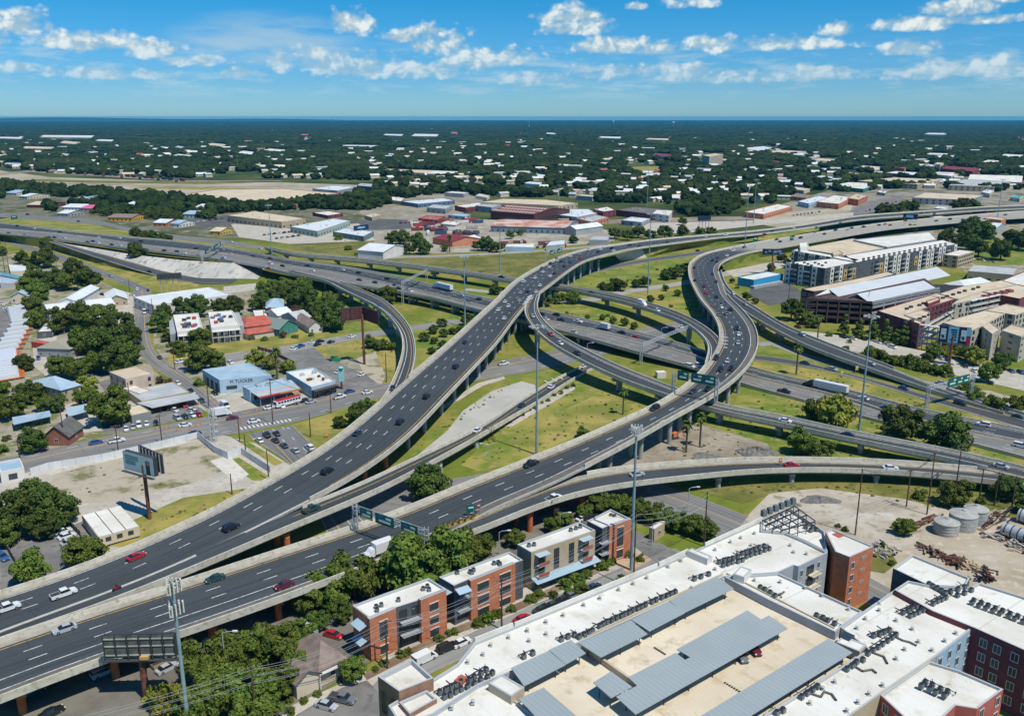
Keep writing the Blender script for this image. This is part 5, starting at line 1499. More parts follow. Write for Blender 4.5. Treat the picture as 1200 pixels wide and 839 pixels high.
# modern white apartments
def modern(lab,px,h,n):
 q=W(px,h)
 t=thing('apartment_house',lab,'apartment house',centre(q))
 wall_roof(t,q,-0.3,h,WALLW,ROOFW,0.5)
 roofunits(t,q,h-0.4,5,mat('roof_plant_blue',(0.10,0.20,0.32),0.6));roofunits(t,q,h-0.4,3,mat('roof_plant_red',(0.40,0.06,0.05),0.6));roofunits(t,q,h-0.4,6,METALD)
 return t
t=modern('white roofed two storey apartment house left of its twin',[(203,369),(232.4,366.7),(238,386),(207.6,389)],8,3)
m=MB();m.prism(W([(198,374),(203,373),(207,389),(204,391.5),(199,391.5)],6),-0.2,6);m.build('side_wing',WALLG,t)
q=edge_facing(W([(203,369),(232.4,366.7),(238,386),(207.6,389)],8),(207.6,389),(238,386),8)
d=(q[1]-q[0]).normalized();n=Vector((d.y,-d.x,0));an=math.atan2(d.y,d.x)
def balconies(t,a,b,floors,depth=2.2,top=6.2):
 d=(b-a).normalized();n=Vector((d.y,-d.x,0));an=math.atan2(d.y,d.x);L=(b-a).length;c=(a+b)/2+n*depth/2
 for k in range(floors):
  m=MB();m.box((c.x,c.y),(L,depth),3.1*(k+1)-0.2,3.1*(k+1),an);m.build('balcony_slab',WALLW,t)
  if k:
   e_=(a+b)/2+n*(depth-0.1);m=MB();m.box((e_.x,e_.y),(L,0.06),3.1*k+0.25,3.1*k+1.1,an);m.build('balcony_rail',METALD,t)
 for k in range(6):
  e_=a+d*(L*(k+0.02)/5.04)+n*(depth-0.1);m=MB();m.tube((e_.x,e_.y,0),(e_.x,e_.y,3.1*floors-0.2),0.12,0.12,6);m.build('column',WALLW,t)
 wall_windows(t,a,b,floors,max(3,int(L/3)),1.7,2.0,0.5,3.1,0.6,None,FRAMED)
balconies(t,q[0],q[1],2)
t=modern('white roofed two storey apartment house beside the red roofed house',[(244,365.7),(272.5,364),(281,381),(247.7,384)],8,3)
q=edge_facing(W([(244,365.7),(272.5,364),(281,381),(247.7,384)],8),(247.7,384),(281,381),8)
balconies(t,q[0],q[1],2)
m=MB();m.prism(W([(273,366),(280,366),(286,381),(281.5,382)],7),-0.2,7);m.build('side_wing',WALLG,t)
gable('house','house with a bright red hipped roof and red porch roof','house',rect3((288,383),(323,379),(318,370),5.5),5.5,8.3,WALLT,ROOFR,hip=3,wins=(2,3,1.2,1.4,0.8,2.6))
gable('porch','red roofed porch block in front of the red roofed house','porch',rect3((290,392),(323,387),(322,382),3.0),3.0,4.6,WALLC,ROOFR,hip=2)
gable('house','green walled house with grey green gable roof','house',rect3((327,386),(349,380),(340,370),4),4,7.6,WALLGN,mat('grey_green_roof',(0.19,0.24,0.21),0.9),axis=1,wins=(1,2.6,1.0,1.4,0.9,3))
gable('house','small white bungalow with brown roof near the rusty billboard','house',rect3((362,383),(378,381),(374,370),3.8),3.8,6.4,WALLW,ROOFBR,axis=1,wins=(1,2.4,1.0,1.5,0.8,3))
gable('house','house with pale blue hipped roof behind the red roofed house','house',rect3((312,361),(332,360),(326,351),5),5,8,WALLW,ROOFB,hip=4)
gable('house','house with pale blue gable roof behind the green house','house',rect3((326,370),(343,367),(338,361),4),4,6.6,WALLW,ROOFL)
gable('house','grey roofed house right of the pale blue roofed houses','house',rect3((348,374),(364,371),(359,364),4),4,6.6,WALLG,ROOFG)
shed('shed','white flat roofed shed behind the red roofed house','shed',rect3((299,371),(313,370),(310,363),3.6),3.6,WALLW,ROOFW,0.15)
# blue warehouse
q=W([(237,433),(292.5,425),(318,439.5),(257,445)],6)
t=thing('warehouse','pale blue warehouse with painted lettering on its street wall','warehouse',centre(q))
wall_roof(t,q,-0.2,6,WALLB,ROOFB,0.3)
a,b=edge_facing(q,(257,445),(318,439.5),6)
d=(b-a).normalized();n=Vector((d.y,-d.x,0));an=math.atan2(d.y,d.x)
text_mesh('sign_lettering','M TUCKER',1.9,METALD,t,a+d*8.6+n*0.06+Vector((0,0,4.6))-Vector((0,0,a.z)),an)
wall_windows(t,a,b,1,3,1.4,1.4,1.6,3,2.5,14,FRAMED);wall_windows(t,a,b,1,1,4.0,0.5,3.6,3,20,3,FRAMED)
c,e_=edge_facing(q,(237,433),(257,445),6)
wall_windows(t,c,e_,1,3,3.0,3.6,0.1,3,4.0,2.0,METALD,METALD,3,'door')
# shops with a canopy in front
q=W([(287.7,455),(341,445),(352.5,455.5),(304,465.5)],4.5)
t=thing('shop','open fronted shop with a red and orange edged canopy','shop',centre(q))
m=MB();m.prism(q,4.2,4.5);m.build('canopy',ROOFG,t)
a,b=edge_facing(q,(304,465.5),(352.5,455.5),4.5);d=(b-a).normalized();n=Vector((d.y,-d.x,0));L=(b-a).length;an=math.atan2(d.y,d.x)
for k,(f0,f1,mm)in enumerate(((0,.5,mat('red_fascia',(0.55,0.05,0.05),0.6)),(.5,1,mat('orange_fascia',(0.60,0.22,0.06),0.6)))):
 c=a+d*L*(f0+f1)/2+n*0.05;m=MB();m.box((c.x,c.y),(L*.5,0.12),4.0,4.7,an);m.build('fascia',mm,t)
bk=[p_-n*9 for p_ in(a,b)];bk2=[p_-n*16 for p_ in(a,b)]
wall_roof(t,[bk[0],bk[1],bk2[1],bk2[0]],-0.2,5.2,WALLB,ROOFB,0.3)
wall_windows(t,bk[0],bk[1],1,4,3.4,2.2,0.6,3,1.2,None,FRAMEW)
for f in(0.03,0.35,0.66,0.97):
 c=a+d*L*f-n*0.5;m=MB();m.tube((c.x,c.y,0),(c.x,c.y,4.2),0.12,0.12,6);m.build('post',METAL,t)
roofunits(t,[bk[0],bk[1],bk2[1],bk2[0]],4.9,4)
q=W([(335,435.5),(368,430.6),(393,446),(365,453.5)],5)
t=shed('store_building','white roofed store with dark shop front facing the main street','store',q,5,WALLB,ROOFW,0.5)
a,b=edge_facing(q,(365,453.5),(393,446),5)
d=(b-a).normalized();n=Vector((d.y,-d.x,0));an=math.atan2(d.y,d.x);L=(b-a).length;c=(a+b)/2+n*0.15
m=MB();m.box((c.x,c.y),(L,0.25),0,3.4,an);m.build('shop_front',METALD,t)
m=MB();m.box((c.x+n.x,c.y+n.y),(L,2.2),3.4,3.6,an);m.build('awning',mat('dark_awning',(0.10,0.07,0.055),0.8),t)
wall_windows(t,a+n*0.3,b+n*0.3,1,4,2.2,1.8,0.8,3,0.8,None,FRAMEW)
roofunits(t,q,4.5,4);roofunits(t,q,4.5,3,RUST)
t=thing('pylon_sign','tall pale pylon sign at the corner of the white roofed store','sign',P(400.5,456,0))
bq=P(400.5,456,0);hh=height_at(bq,431)
m=MB();m.tube((bq.x,bq.y,0),(bq.x,bq.y,3.4),0.5,0.4,8);m.build('sign_post',mat('maroon_post',(0.20,0.03,0.03),0.6),t)
m=MB();m.box((bq.x,bq.y),(2.6,0.6),3.4,hh,0.5);m.lathe((bq.x,bq.y,hh),[(1.2,0),(0.9,0.5),(0,0.7)],10);m.build('sign_panel',mat('teal_sign',(0.25,0.50,0.48),0.5),t)
# white long building
q=W([(180,352),(265,335.5),(271,344),(180,358)],6.5)
q=rect3((180,357.5),(271,345),(265,334),6.5)
shed('warehouse','long white warehouse with a pale roof below the concrete embankment','warehouse',q,6.5,WALLW,ROOFL,0.4,wins=(2,5,1.2,1.2,1.2,2.8,FRAMED))
# other left hand buildings
gable('warehouse','grey gabled warehouse at the edge of the trees left of the side street','warehouse',rect3((69,353.5),(89,353),(94,338),6),6,8.0,WALLW,ROOFL,axis=1)
gable('warehouse','long low warehouse with a pale grey roof left of the side street','warehouse',rect3((57,365),(134,356.5),(131,349),5),5,7,WALLG,ROOFL)
gable('house','white house with pale blue roof on the corner of side street','house',rect3((125,352),(149,350),(147,342),4),4,6.6,WALLT,ROOFL,axis=1,wins=(1,3,1.2,1.3,1,3))
gable('house','cream house with pale blue roof at the far left','house',rect3((12,348),(33,347),(20,336),4),4,6.8,WALLC,ROOFB,axis=1,wins=(1,3,1.2,1.4,1,3))
for i,(px,lab)in enumerate((([(0,318.5),(34,326),(36,330),(0,322)],'long teal roofed shed at the left edge'),([(0,324),(21,328),(14,332),(0,331)],'pale blue roofed house at the left edge'),([(10,310),(32,312),(32,317),(12,318)],'cream walled shed with pale roof near the left poles'),([(26,326),(40,328),(41,334),(28,333)],'small pale roofed shed beside the trees on the left'),([(100,347),(101,343),(94,341),(90,347)],'white box trailer beside the grey warehouses'))):
 shed('shed',lab,'shed',W(px,3.6),3.6,[WALLG,WALLW,WALLC,WALLG,WALLW][i],[mat('teal_roof',(0.10,0.30,0.36),0.6),ROOFB,ROOFL,ROOFB,ROOFW][i],0.1)
gable('house','small house with rusty roof under trees near the side street','house',rect3((108,372),(128,370),(124,364),4),4,6.2,WALLG,ROOFL)
# concrete embankment under the freeway
bank=struct(MB().build('concrete_embankment',APRON))if False else None
EMB=mat('embankment_concrete',(0.40,0.385,0.34),0.9,(0.52,0.495,0.43),0.06,(0.24,0.23,0.20),stretch=(1.0,0.3,1.0),lo=0.35,hi=0.65)
def slope(name,top,bot,m_):
 T=[P(*q)for q in top];B=[P(*q)for q in bot]
 m=MB()
 for i in range(len(T)-1):m.face([B[i],B[i+1],T[i+1],T[i]])
 return struct(m.build(name,m_))
slope('concrete_embankment',[(62,283.5,6.6),(110,291,6.7),(160,299,6.7),(215,305,6.8),(272,308.5,6.8)],[(64,284,6.5),(125,299,4.9),(188,317,2.3),(232,326,0.9),(302,327,0.1)],EMB)
slope('concrete_embankment',[(272,308.5,6.8),(274,306,6.8),(288,298,6.8)],[(302,327,0.1),(306,322,0.1),(312,312,0.1)],EMB)
slope('grass_embankment',[(-70,270,6.3),(0,275,6.6),(30,278.5,6.7),(62,283,6.7)],[(-70,278,0),(0,280,0.1),(30,287,0.1),(64,292,0.1)],GRASS)
slope('grass_embankment',[(64,284,6.5),(125,305,4.4),(188,323,2.0),(232,333,0.4)],[(64,292,0.1),(120,311,0.1),(180,331,0.1),(232,337,0.1)],DRY)
slope('grass_embankment',[(20,256,0.1),(117,265,0.1),(200,281,0.1),(300,294.5,2.0)],[(20,264.5,6.6),(83.4,271.3,6.9),(200,282.4,6.8),(280,293,6.8)],GRASS)
# cone of the left flyover where it lands and its embankment to the far right
slope('concrete_abutment',[(720,298.6,9.2),(743,293.6,7.6),(752,292,7.4)],[(727,306,0.1),(745,304,0.1),(758,302,0.1)],PALE)
slope('grass_embankment',[(752,292,7.4),(797,285.7,6.4),(847,279.2,5.6),(900,272.5,5.4),(960,266.5,5.4)],[(758,302,0.1),(800,292,0.1),(850,286,0.1),(900,281,3),(960,270,5.0)],GRASS)
slope('grass_embankment',[(846,311,6.4),(861,302.5,5.8),(882,296.5,5.4),(930,288.3,5.2),(980,279.3,5.2)],[(850,318,0.1),(866,309,0.1),(892,302,0.1),(930,295,0.1),(985,284,0.1)],LUSH)
slope('grass_embankment',[(809,308,6.9),(822,299,6.2),(835,295.3,5.7)],[(800,309,0.1),(815,301,0.1),(830,297,0.1)],LUSH)
# lots fence walls
FENCE=mat('white_fence_panel',(0.60,0.61,0.60),0.7,(0.68,0.69,0.68),0.3)
def fence(lab,pts,h,m_,step=3.0,name='fence',cat='fence',th=0.12,pn='panel'):
 V=[P(a,b,0)for a,b in pts]
 t=thing(name,lab,cat,V[0])
 for a,b in zip(V,V[1:]):
  L=(b-a).length;n=max(1,round(L/step));d=(b-a)/n;an=math.atan2(d.y,d.x)
  for k in range(n):
   c=a+d*(k+0.5)
   m=MB();m.box((c.x,c.y),(d.length-0.10,th),0.05,h+random.uniform(-0.03,0.03),an);m.build(pn,m_,t)
   p_=a+d*k
   m=MB();m.box((p_.x,p_.y),(0.14,th+0.06),0,h+0.12,an);m.build('post',METAL,t)
 return t
fence('long white panel fence between the billboard lot and the main street',[(36,557),(58,550),(120,540),(190,524),(232,513.5)],2.4,FENCE,4)
fence('white panel fence turning the corner of the billboard lot',[(232,513.5),(252,531),(267,538)],2.6,FENCE,4)
fence('white panel fence along the grass strip beside the street corner',[(283,532),(300,543),(317,554)],2.4,FENCE,4)
fence('short white panel fence behind the street corner pavement',[(267,538),(283,532)],2.6,FENCE,4)
DKF=mat('weathered_dark_fence',(0.10,0.085,0.07),0.9,(0.16,0.14,0.115),0.5)
fence('dark board fence beside the small parking lot at lower left',[(0,632),(10,646),(19,662)],1.8,DKF,2.4)
fence('dark board fence between the small parking lot and the site office',[(78,612),(86,620),(95,629)],1.8,DKF,2.4)
fence('weathered fence behind the white parked cars at lower left',[(44,618),(52,624),(78,612)],1.8,DKF,2.4)
fence('brown board fence along the grass bank by the store',[(302,410),(318,414),(345,428)],1.8,mat('rust_brown_fence',(0.16,0.065,0.045),0.9),3)
# ------------------------------------------------------------------ right hand side
def block(par,px,h,wm,rm,z0=-0.3,ph=0.4,cm=None):return wall_roof(par,W(px,h),z0,h,wm,rm,ph,cm)
YEL=mat('yellow_panel',(0.50,0.34,0.13),0.8)
# far grey and white apartment building with the tan parking roof
ap=thing('apartment_building','grey and white four storey apartments with yellow panels near the far freeway','apartment building',P(1040,320,0))
HA=14.0
q1=[(920,308),(950,303),(1007,310),(968,317.5)]
q2=[(928,285.5),(938,290),(1050,302),(1010,311),(990,308),(926,296)]
block(ap,[(920.5,307.5),(977,302.5),(1004,307.5),(967,314.5)],HA,WALLD,ROOFW)
block(ap,[(928,293.5),(935,291),(1006,304),(1000,306.5),(977,302)],HA,WALLD,ROOFW)
block(ap,[(1004,307.5),(990,299),(1105,281),(1122,286),(1020,304.5)],HA,WALLD,ROOFW)
block(ap,[(938,291),(1000,279.5),(1038,290),(990,299.5)],HA-1.0,WALLC,ROOFT)
block(ap,[(1000,281),(1090,272),(1098,280.5),(1040,289.5)],HA,WALLG,ROOFW)
block(ap,[(937,285),(946,284),(948,289),(938,291)],HA+2.5,WALLW,ROOFW,8)
block(ap,[(975,295.5),(984,293.5),(988,296.5),(977,298.5)],HA+1.5,WALLT,ROOFT,8)
def facade(par,pa,pb,h,floors,bays,pat,fh=3.2,z0=0.9):
 """alternating white, dark and yellow bays with windows and balconies"""
 A,B=P(*pa,h),P(*pb,h)
 d=(B-A);L=d.length;d.normalize();n=Vector((d.y,-d.x,0))
 if n.dot(-A)<0:A,B=B,A;d=-d;n=-n;pat=pat[::-1]
 an=math.atan2(d.y,d.x);w=L/bays
 for k in range(bays):
  c=A+d*(w*(k+0.5));p_=pat[k%len(pat)]
  if p_ in 'wy':
   m=MB();m.box((c.x+n.x*0.2,c.y+n.y*0.2),(w*0.74,0.5),0 if p_=='w' else 3.5,h-(0.2 if p_=='w' else 3.5),an);m.build('bay_wall',WALLW if p_=='w' else YEL,par)
   off=0.48
  else:off=0.05
  for r in range(floors):
   z=z0+fh*r
   if p_=='y' and not(3.5<z<h-4.5):continue
   if p_=='b':
    put_window(par,(c.x+n.x*off,c.y+n.y*off,z-0.4),an,w*0.7,2.2,FRAMED,GLASS,3)
    m=MB();m.box((c.x+n.x*0.7,c.y+n.y*0.7),(w*0.9,1.3),z-0.75,z-0.6,an);m.box((c.x+n.x*1.3,c.y+n.y*1.3),(w*0.9,0.05),z-0.4,z+0.4,an);m.build('balcony',WALLG,par)
   else:put_window(par,(c.x+n.x*off,c.y+n.y*off,z),an,min(1.5,w*0.4),1.6,FRAMED,GLASS,1)
facade(ap,(1020,304.5),(1122,286),HA,4,21,'gbywbwwbwgywbwwbwwbgw')
facade(ap,(967,314.5),(1004,307.5),HA,4,7,'gwbwyby')
facade(ap,(920.5,307.5),(967,314.5),HA,4,6,'wbwbwg')
facade(ap,(928,293.5),(977,302),HA,4,12,'wgwwgwwgwwgw')
for k in range(34):
 f=(k%17)/16.0
 a=P(1012+f*96,304.5-f*18+(k//17)*2.2-1,HA)
 m=MB();m.box((a.x,a.y),(1.6,1.1),HA-0.4,HA+0.6,0.4);m.build('roof_unit',METALD,ap)
for k in range(10):
 a=P(930+k*4.2,308+(k%3)*1.6,HA);m=MB();m.box((a.x,a.y),(1.6,1.1),HA-0.4,HA+0.6,0.4);m.build('roof_unit',METALD,ap)
t=shed('office_building','small tan office building at the end of the grey and white apartments','office building',rect3((1123,300),(1142,294.5),(1133,290.5),9.5),9.5,WALLT,ROOFW,0.4,wins=(3,3.4,2.0,1.5,1.0,3.0,FRAMED))
m=None
# blue shed
t=shed('warehouse','bright blue warehouse with a white roof beside the curve of the S flyover','warehouse',rect3((883.5,328),(918,321),(916,315),5.5),5.5,WALLBL,ROOFW,0.3)
shed('storage_wall','grey walled yard along the right side of the bright blue warehouse','wall',rect3((884,336),(918,329.5),(917,328),1.8),1.8,WALLG,WALLG,0.1)
# parking garage with the folded metal roof
pg=thing('parking_garage','dark open sided parking garage under a big pale folded metal roof','parking garage',P(1010,370,0))
RIB=corrugated('folded_metal_roof',(0.55,0.57,0.58),(0.46,0.48,0.49),(0.92,0.39))
HG=15.0
A0,A1,A2,A3,A4=P(945,352.5,HG-3),P(971,338.5,HG),P(986,350.5,HG-3.2),P(1004.5,344.5,HG),P(1022,357,HG-3.2)
dv=P(1098,312.8,HG)-A1
dv2=P(1082.6,329,HG)-A3
m=MB()
def fold(a,b,dv,z=0.0):
 q=[a,b,b+dv,a+dv]
 if not ccw(q):q=q[::-1]
 m.face(q);m.face([(v.x,v.y,v.z-0.25)for v in q[::-1]])
 for i in range(4):
  u,v=q[i],q[(i+1)%4];m.face([(u.x,u.y,u.z-0.25),(v.x,v.y,v.z-0.25),v,u])
fold(A1,A2,dv);fold(A2,A3,dv2);fold(A3,A4,dv2)
m.build('roof',RIB,pg)
m=MB();fold(A0+(A1-A0)*0.35,A1,dv);m.build('roof',RIB,pg)
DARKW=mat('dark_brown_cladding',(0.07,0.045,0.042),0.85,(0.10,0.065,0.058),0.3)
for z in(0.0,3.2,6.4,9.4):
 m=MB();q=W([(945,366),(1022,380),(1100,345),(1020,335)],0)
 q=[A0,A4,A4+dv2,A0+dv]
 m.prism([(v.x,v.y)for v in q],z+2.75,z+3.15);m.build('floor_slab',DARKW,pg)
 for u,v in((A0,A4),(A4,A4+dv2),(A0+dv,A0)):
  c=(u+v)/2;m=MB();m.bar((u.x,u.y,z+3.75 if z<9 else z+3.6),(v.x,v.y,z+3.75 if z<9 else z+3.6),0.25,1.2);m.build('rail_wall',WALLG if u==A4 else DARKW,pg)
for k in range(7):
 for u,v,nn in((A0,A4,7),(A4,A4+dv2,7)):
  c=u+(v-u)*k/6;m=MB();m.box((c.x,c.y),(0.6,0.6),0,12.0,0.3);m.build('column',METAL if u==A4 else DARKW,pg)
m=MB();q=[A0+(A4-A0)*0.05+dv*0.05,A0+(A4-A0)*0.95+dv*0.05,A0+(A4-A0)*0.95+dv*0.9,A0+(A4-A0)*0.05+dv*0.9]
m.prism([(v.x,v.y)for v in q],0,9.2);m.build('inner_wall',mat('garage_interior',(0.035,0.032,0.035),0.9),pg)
for a_,b_ in((A1,A2),(A2,A3),(A3,A4)):
 m=MB();zb=11.6
 m.face([(a_.x,a_.y,zb),(b_.x,b_.y,zb),(b_.x,b_.y,b_.z-0.3),(a_.x,a_.y,a_.z-0.3)]);m.face([(a_.x,a_.y,a_.z-0.3),(b_.x,b_.y,b_.z-0.3),(b_.x,b_.y,zb),(a_.x,a_.y,zb)]);m.build('gable_panel',WALLD,pg)
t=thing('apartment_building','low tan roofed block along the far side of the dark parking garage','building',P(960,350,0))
block(t,[(939,338.5),(1000,327),(1040,318),(1050,321),(984,337.5),(954,341.5)],11,DARKW,ROOFT)
a,b=edge_facing(W([(939,338.5),(1000,327),(1040,318),(1050,321),(984,337.5),(954,341.5)],11),(939,338.5),(954,341.5),11)
wall_windows(t,a,b,3,2,3.0,1.8,1.0,3.2,0.8,None,METAL)
# tan concrete apartments beside the garage
ca=thing('apartment_building','tan concrete apartments with open galleries behind the right hand billboard','apartment building',P(1110,375,0))
CF=CONCW
block(ca,[(1028,364),(1098,343),(1120,350),(1060,369),(1084,376),(1078,379.5)],12.5,WALLM,ROOFT)
block(ca,[(1060,369),(1080,362.5),(1089,365),(1090,371),(1081,376.5)],12.7,CF,ROOFT)
block(ca,[(1092,347),(1130,335),(1175,328.5),(1192,333),(1150,341.5),(1124,350.5)],12.4,CF,ROOFT)
block(ca,[(1116,356),(1124,350.7),(1150,341.7),(1162,344),(1137,352)],12.6,CF,ROOFT)
block(ca,[(1105,378),(1116,374.5),(1155,363.5),(1178,367),(1151,382),(1139,387)],12.4,CF,ROOFT)
block(ca,[(1151,382),(1160,377),(1172,385),(1163,391.5)],12.8,CF,ROOFT)
block(ca,[(1174,387),(1186,380),(1212,386),(1197,394.5)],12.4,CF,ROOFT)
block(ca,[(1155,363.3),(1180,356),(1212,362),(1190,369)],12.2,CF,ROOFT)
block(ca,[(1150,341.3),(1192,333.2),(1225,340),(1195,350)],12.0,WALLM,ROOFT)
block(ca,[(1085,352.5),(1100,348),(1102,351),(1088,356)],14.0,WALLM,ROOFT)
def walls(par,px,h,rows,sp,w,hh,z,dz,*a):
 poly=edges_ccw(W(px,h))
 for i in range(len(poly)):
  p0,p1=poly[i],poly[(i+1)%len(poly)]
  d=Vector((p1[0]-p0[0],p1[1]-p0[1]));n=Vector((d.y,-d.x))
  if n.dot(-Vector((p0[0],p0[1])))<0 or d.length<5:continue
  wall_windows(par,p0,p1,rows,max(1,int(d.length/sp)),w,hh,z,dz,1.4,None,*a)
walls(ca,[(1028,364),(1098,343),(1120,350),(1060,369),(1084,376),(1078,379.5)],12.5,4,5,2.2,1.7,0.9,3.0,FRAMED)
walls(ca,[(1116,356),(1124,350.7),(1150,341.7),(1162,344),(1137,352)],12.6,4,5,1.8,2.0,0.9,3.0,FRAMED)
walls(ca,[(1105,378),(1116,374.5),(1155,363.5),(1178,367),(1151,382),(1139,387)],12.4,4,4.5,2.4,1.9,0.9,3.0,FRAMED)
walls(ca,[(1151,382),(1160,377),(1172,385),(1163,391.5)],12.8,4,9,0.8,0.9,1.2,3.0,FRAMED)
walls(ca,[(1174,387),(1186,380),(1212,386),(1197,394.5)],12.4,4,8,2.4,0.8,1.6,3.0,FRAMED)
walls(ca,[(1155,363.3),(1180,356),(1212,362),(1190,369)],12.2,4,4,2,1.8,0.9,3.0,FRAMED)
# galleries (slabs, columns and stairs) between the blocks
for z in(3.0,6.0,9.0):
 for pa,pb in(((1078,380),(1105,384)),((1137,352.5),(1172,345)),((1081,377),(1118,357))):
  A,B=P(*pa,z),P(*pb,z)
  A,B=P(*pa,12.4),P(*pb,12.4)
  m=MB();m.bar((A.x,A.y,z),(B.x,B.y,z),1.8,0.25);m.build('gallery_slab',CF,ca)
  m=MB();m.bar((A.x,A.y,z+0.65),(B.x,B.y,z+0.65),0.1,0.9);m.build('gallery_rail',METAL,ca)
for pa,pb in(((1078,380),(1105,384)),((1137,352.5),(1172,345))):
 A,B=P(*pa,12.4),P(*pb,12.4)
 m=MB();m.bar((A.x,A.y,12.3),(B.x,B.y,12.3),2.2,0.3);m.build('gallery_roof',WALLW,ca)
 for k in range(6):
  c=A+(B-A)*k/5;m=MB();m.box((c.x,c.y),(0.35,0.35),0,12.2);m.build('column',CF,ca)
A,B=P(1155,347,12.6),P(1183,340.5,12.6)
RED=mat('brick_red_panel',(0.24,0.075,0.07),0.8)
for k in range(5):
 c=A+(B-A)*k/4;m=MB();m.box((c.x,c.y),(3.4,3),0,13.2,0.3);m.build('bay',RED,ca);put_window(ca,(c.x-0.4,c.y-1.7,9.2),0.3,2.0,2.0,FRAMEW)
for k in range(26):
 a=P(1062+(k%13)*7+random.uniform(-2,2),362-(k%13)*2.1+(k//13)*16,12.5)
 m=MB();m.box((a.x,a.y),(1.9,1.2),12.1,13.2,0.35);m.build('roof_unit',METALD,ca)
# further buildings behind them
shed('building','long tan building with dark roof strips behind the folded roof','building',rect3((1134,317.5),(1187,322),(1196,314),7),7,WALLT,ROOFG,0.5,wins=(1,5,2,1.8,1.2,3,FRAMED))
gable('building','pale hip roofed pavilion between the garage and the maroon block','pavilion',rect3((1132,337),(1165,332),(1152,326),6),6,9,WALLT,ROOFL,hip=4)
shed('building','maroon walled building with white roof at the right edge','building',W([(1170,330),(1200,318),(1240,326),(1200,340)],9),9,WALLM,ROOFW,0.5)
gable('shelter','white roofed shelter by the park trees near the freeway','shelter',rect3((1153,267),(1167,268),(1164,262),5),5,8,WALLG,ROOFL)
# scrap yard: tanks, scrap
TANKM=mat('weathered_tank',(0.33,0.33,0.30),0.6,(0.42,0.42,0.385),0.5,(0.27,0.25,0.21))
def tank(px,py,wpx,h,lab):
 b=P(px,py,0);r=wpx/2*mpp(px,py);c=b+Vector((0,r*0.9,0))
 t=thing('water_tank',lab,'tank',c,'steel tanks in the scrap yard')
 m=MB();m.lathe((c.x,c.y,0),[(r,0),(r,h)],32);m.build('tank_wall',TANKM,t)
 m=MB();m.lathe((c.x,c.y,h),[(r+0.12,-0.05),(r+0.12,0.06),(r*0.5,0.55),(0.6,0.95),(0.6,1.15),(0.0,1.25)],32);m.build('tank_roof',TANKM,t)
 for z in(h*.25,h*.5,h*.75):m=MB();m.lathe((c.x,c.y,z),[(r,-0.06),(r+0.06,0),(r,0.06)],32);m.build('hoop',TANKM,t)
tank(1114,630,28,3.4,'squat corrugated tank at the front of the scrap yard')
tank(1134,625,31,4.4,'largest corrugated tank in the middle of the three')
tank(1148,617,26,4.2,'rear corrugated tank half hidden by the largest one')
def htank(pa,pb,r,lab):
 A,B=P(*pa,r),P(*pb,r)
 t=thing('horizontal_tank',lab,'tank',(A.x,A.y,0));m=MB();d=(B-A)
 m.tube(A,B,r,r,20);m.build('tank_shell',METAL,t)
 for k in range(5):
  c=A+d*(0.1+0.2*k);e=d.normalized()*0.15;m=MB();m.tube(c-e,c+e,r+0.06,r+0.06,20);m.build('hoop',METALD,t)
 m=MB();c0=A+d*.15;c1=A+d*.85
 for c in(c0,c1):m.box((c.x,c.y),(1.0,2*r),0,0.6,math.atan2(d.y,d.x))
 m.build('cradle',RUST,t)
htank((1176,619),(1215,633),1.8,'long horizontal steel tank lying in the scrap yard')
htank((1194,603),(1225,612),1.9,'second horizontal steel tank behind the long one at right edge')
def scrap(lab,pts,n,spread,L0,mats_,seed,hmax=1.6,flat=False):
 rnd=random.Random(seed);m=MB();V=[P(a,b,0)for a,b in pts]
 for k in range(n):
  i=rnd.randrange(len(V)-1);f=rnd.random();c=V[i]+(V[i+1]-V[i])*f
  d=(V[i+1]-V[i]).normalized();nn=Vector((-d.y,d.x,0))
  c=c+nn*rnd.gauss(0,spread)
  a=math.atan2(d.y,d.x)+(rnd.gauss(0,0.15)if flat else rnd.uniform(-1.2,1.2));L=L0*rnd.uniform(0.5,1.3)
  z=rnd.random()**1.6*hmax;w=rnd.uniform(0.15,0.55);e=Vector((math.cos(a),math.sin(a),rnd.uniform(-0.12,0.12)))*L/2
  cc=Vector((c.x,c.y,z+0.2));m.bar(cc-e,cc+e,w,w*rnd.uniform(0.4,1),rnd.randrange(len(mats_)))
 o=m.build('scrap_heap',mats_,None,V[0]);o['kind']='stuff'
 return o
TIM=mat('weathered_timber',(0.30,0.24,0.17),0.9,(0.38,0.31,0.22),1.0);RST2=mat('rust_dark',(0.10,0.05,0.035),0.9);YLW=mat('dry_timber_offcut',(0.45,0.34,0.19),0.9)
scrap('rusty scrap',[(1080,643),(1110,656),(1128,664)],80,0.8,4.0,[RST2,RUST,TIM,RST2],3,1.2)
scrap('timber',[(1120,655),(1135,664),(1150,670)],60,1.0,2.2,[YLW,TIM,YLW],4,0.8)
scrap('dark scrap',[(1150,677),(1160,682)],40,1.2,2.2,[RST2,METALD,RUST],5,3.2)
scrap('beams',[(1155,618),(1178,600)],50,1.1,6,[RST2,METALD,TIM],6,1.5,True)
scrap('tubes',[(1066,622),(1100,606)],40,0.6,5,[RST2,RUST,TIM],7,1.0,True)
scrap('junk',[(1150,628),(1175,632),(1200,645),(1215,655)],90,1.2,1.8,[METAL,TIM,RST2,PAVE],8,1.0)
scrap('junk',[(1020,640),(1045,652)],60,1.8,1.8,[METAL,TIM,METALD,PAVE],9,1.4)
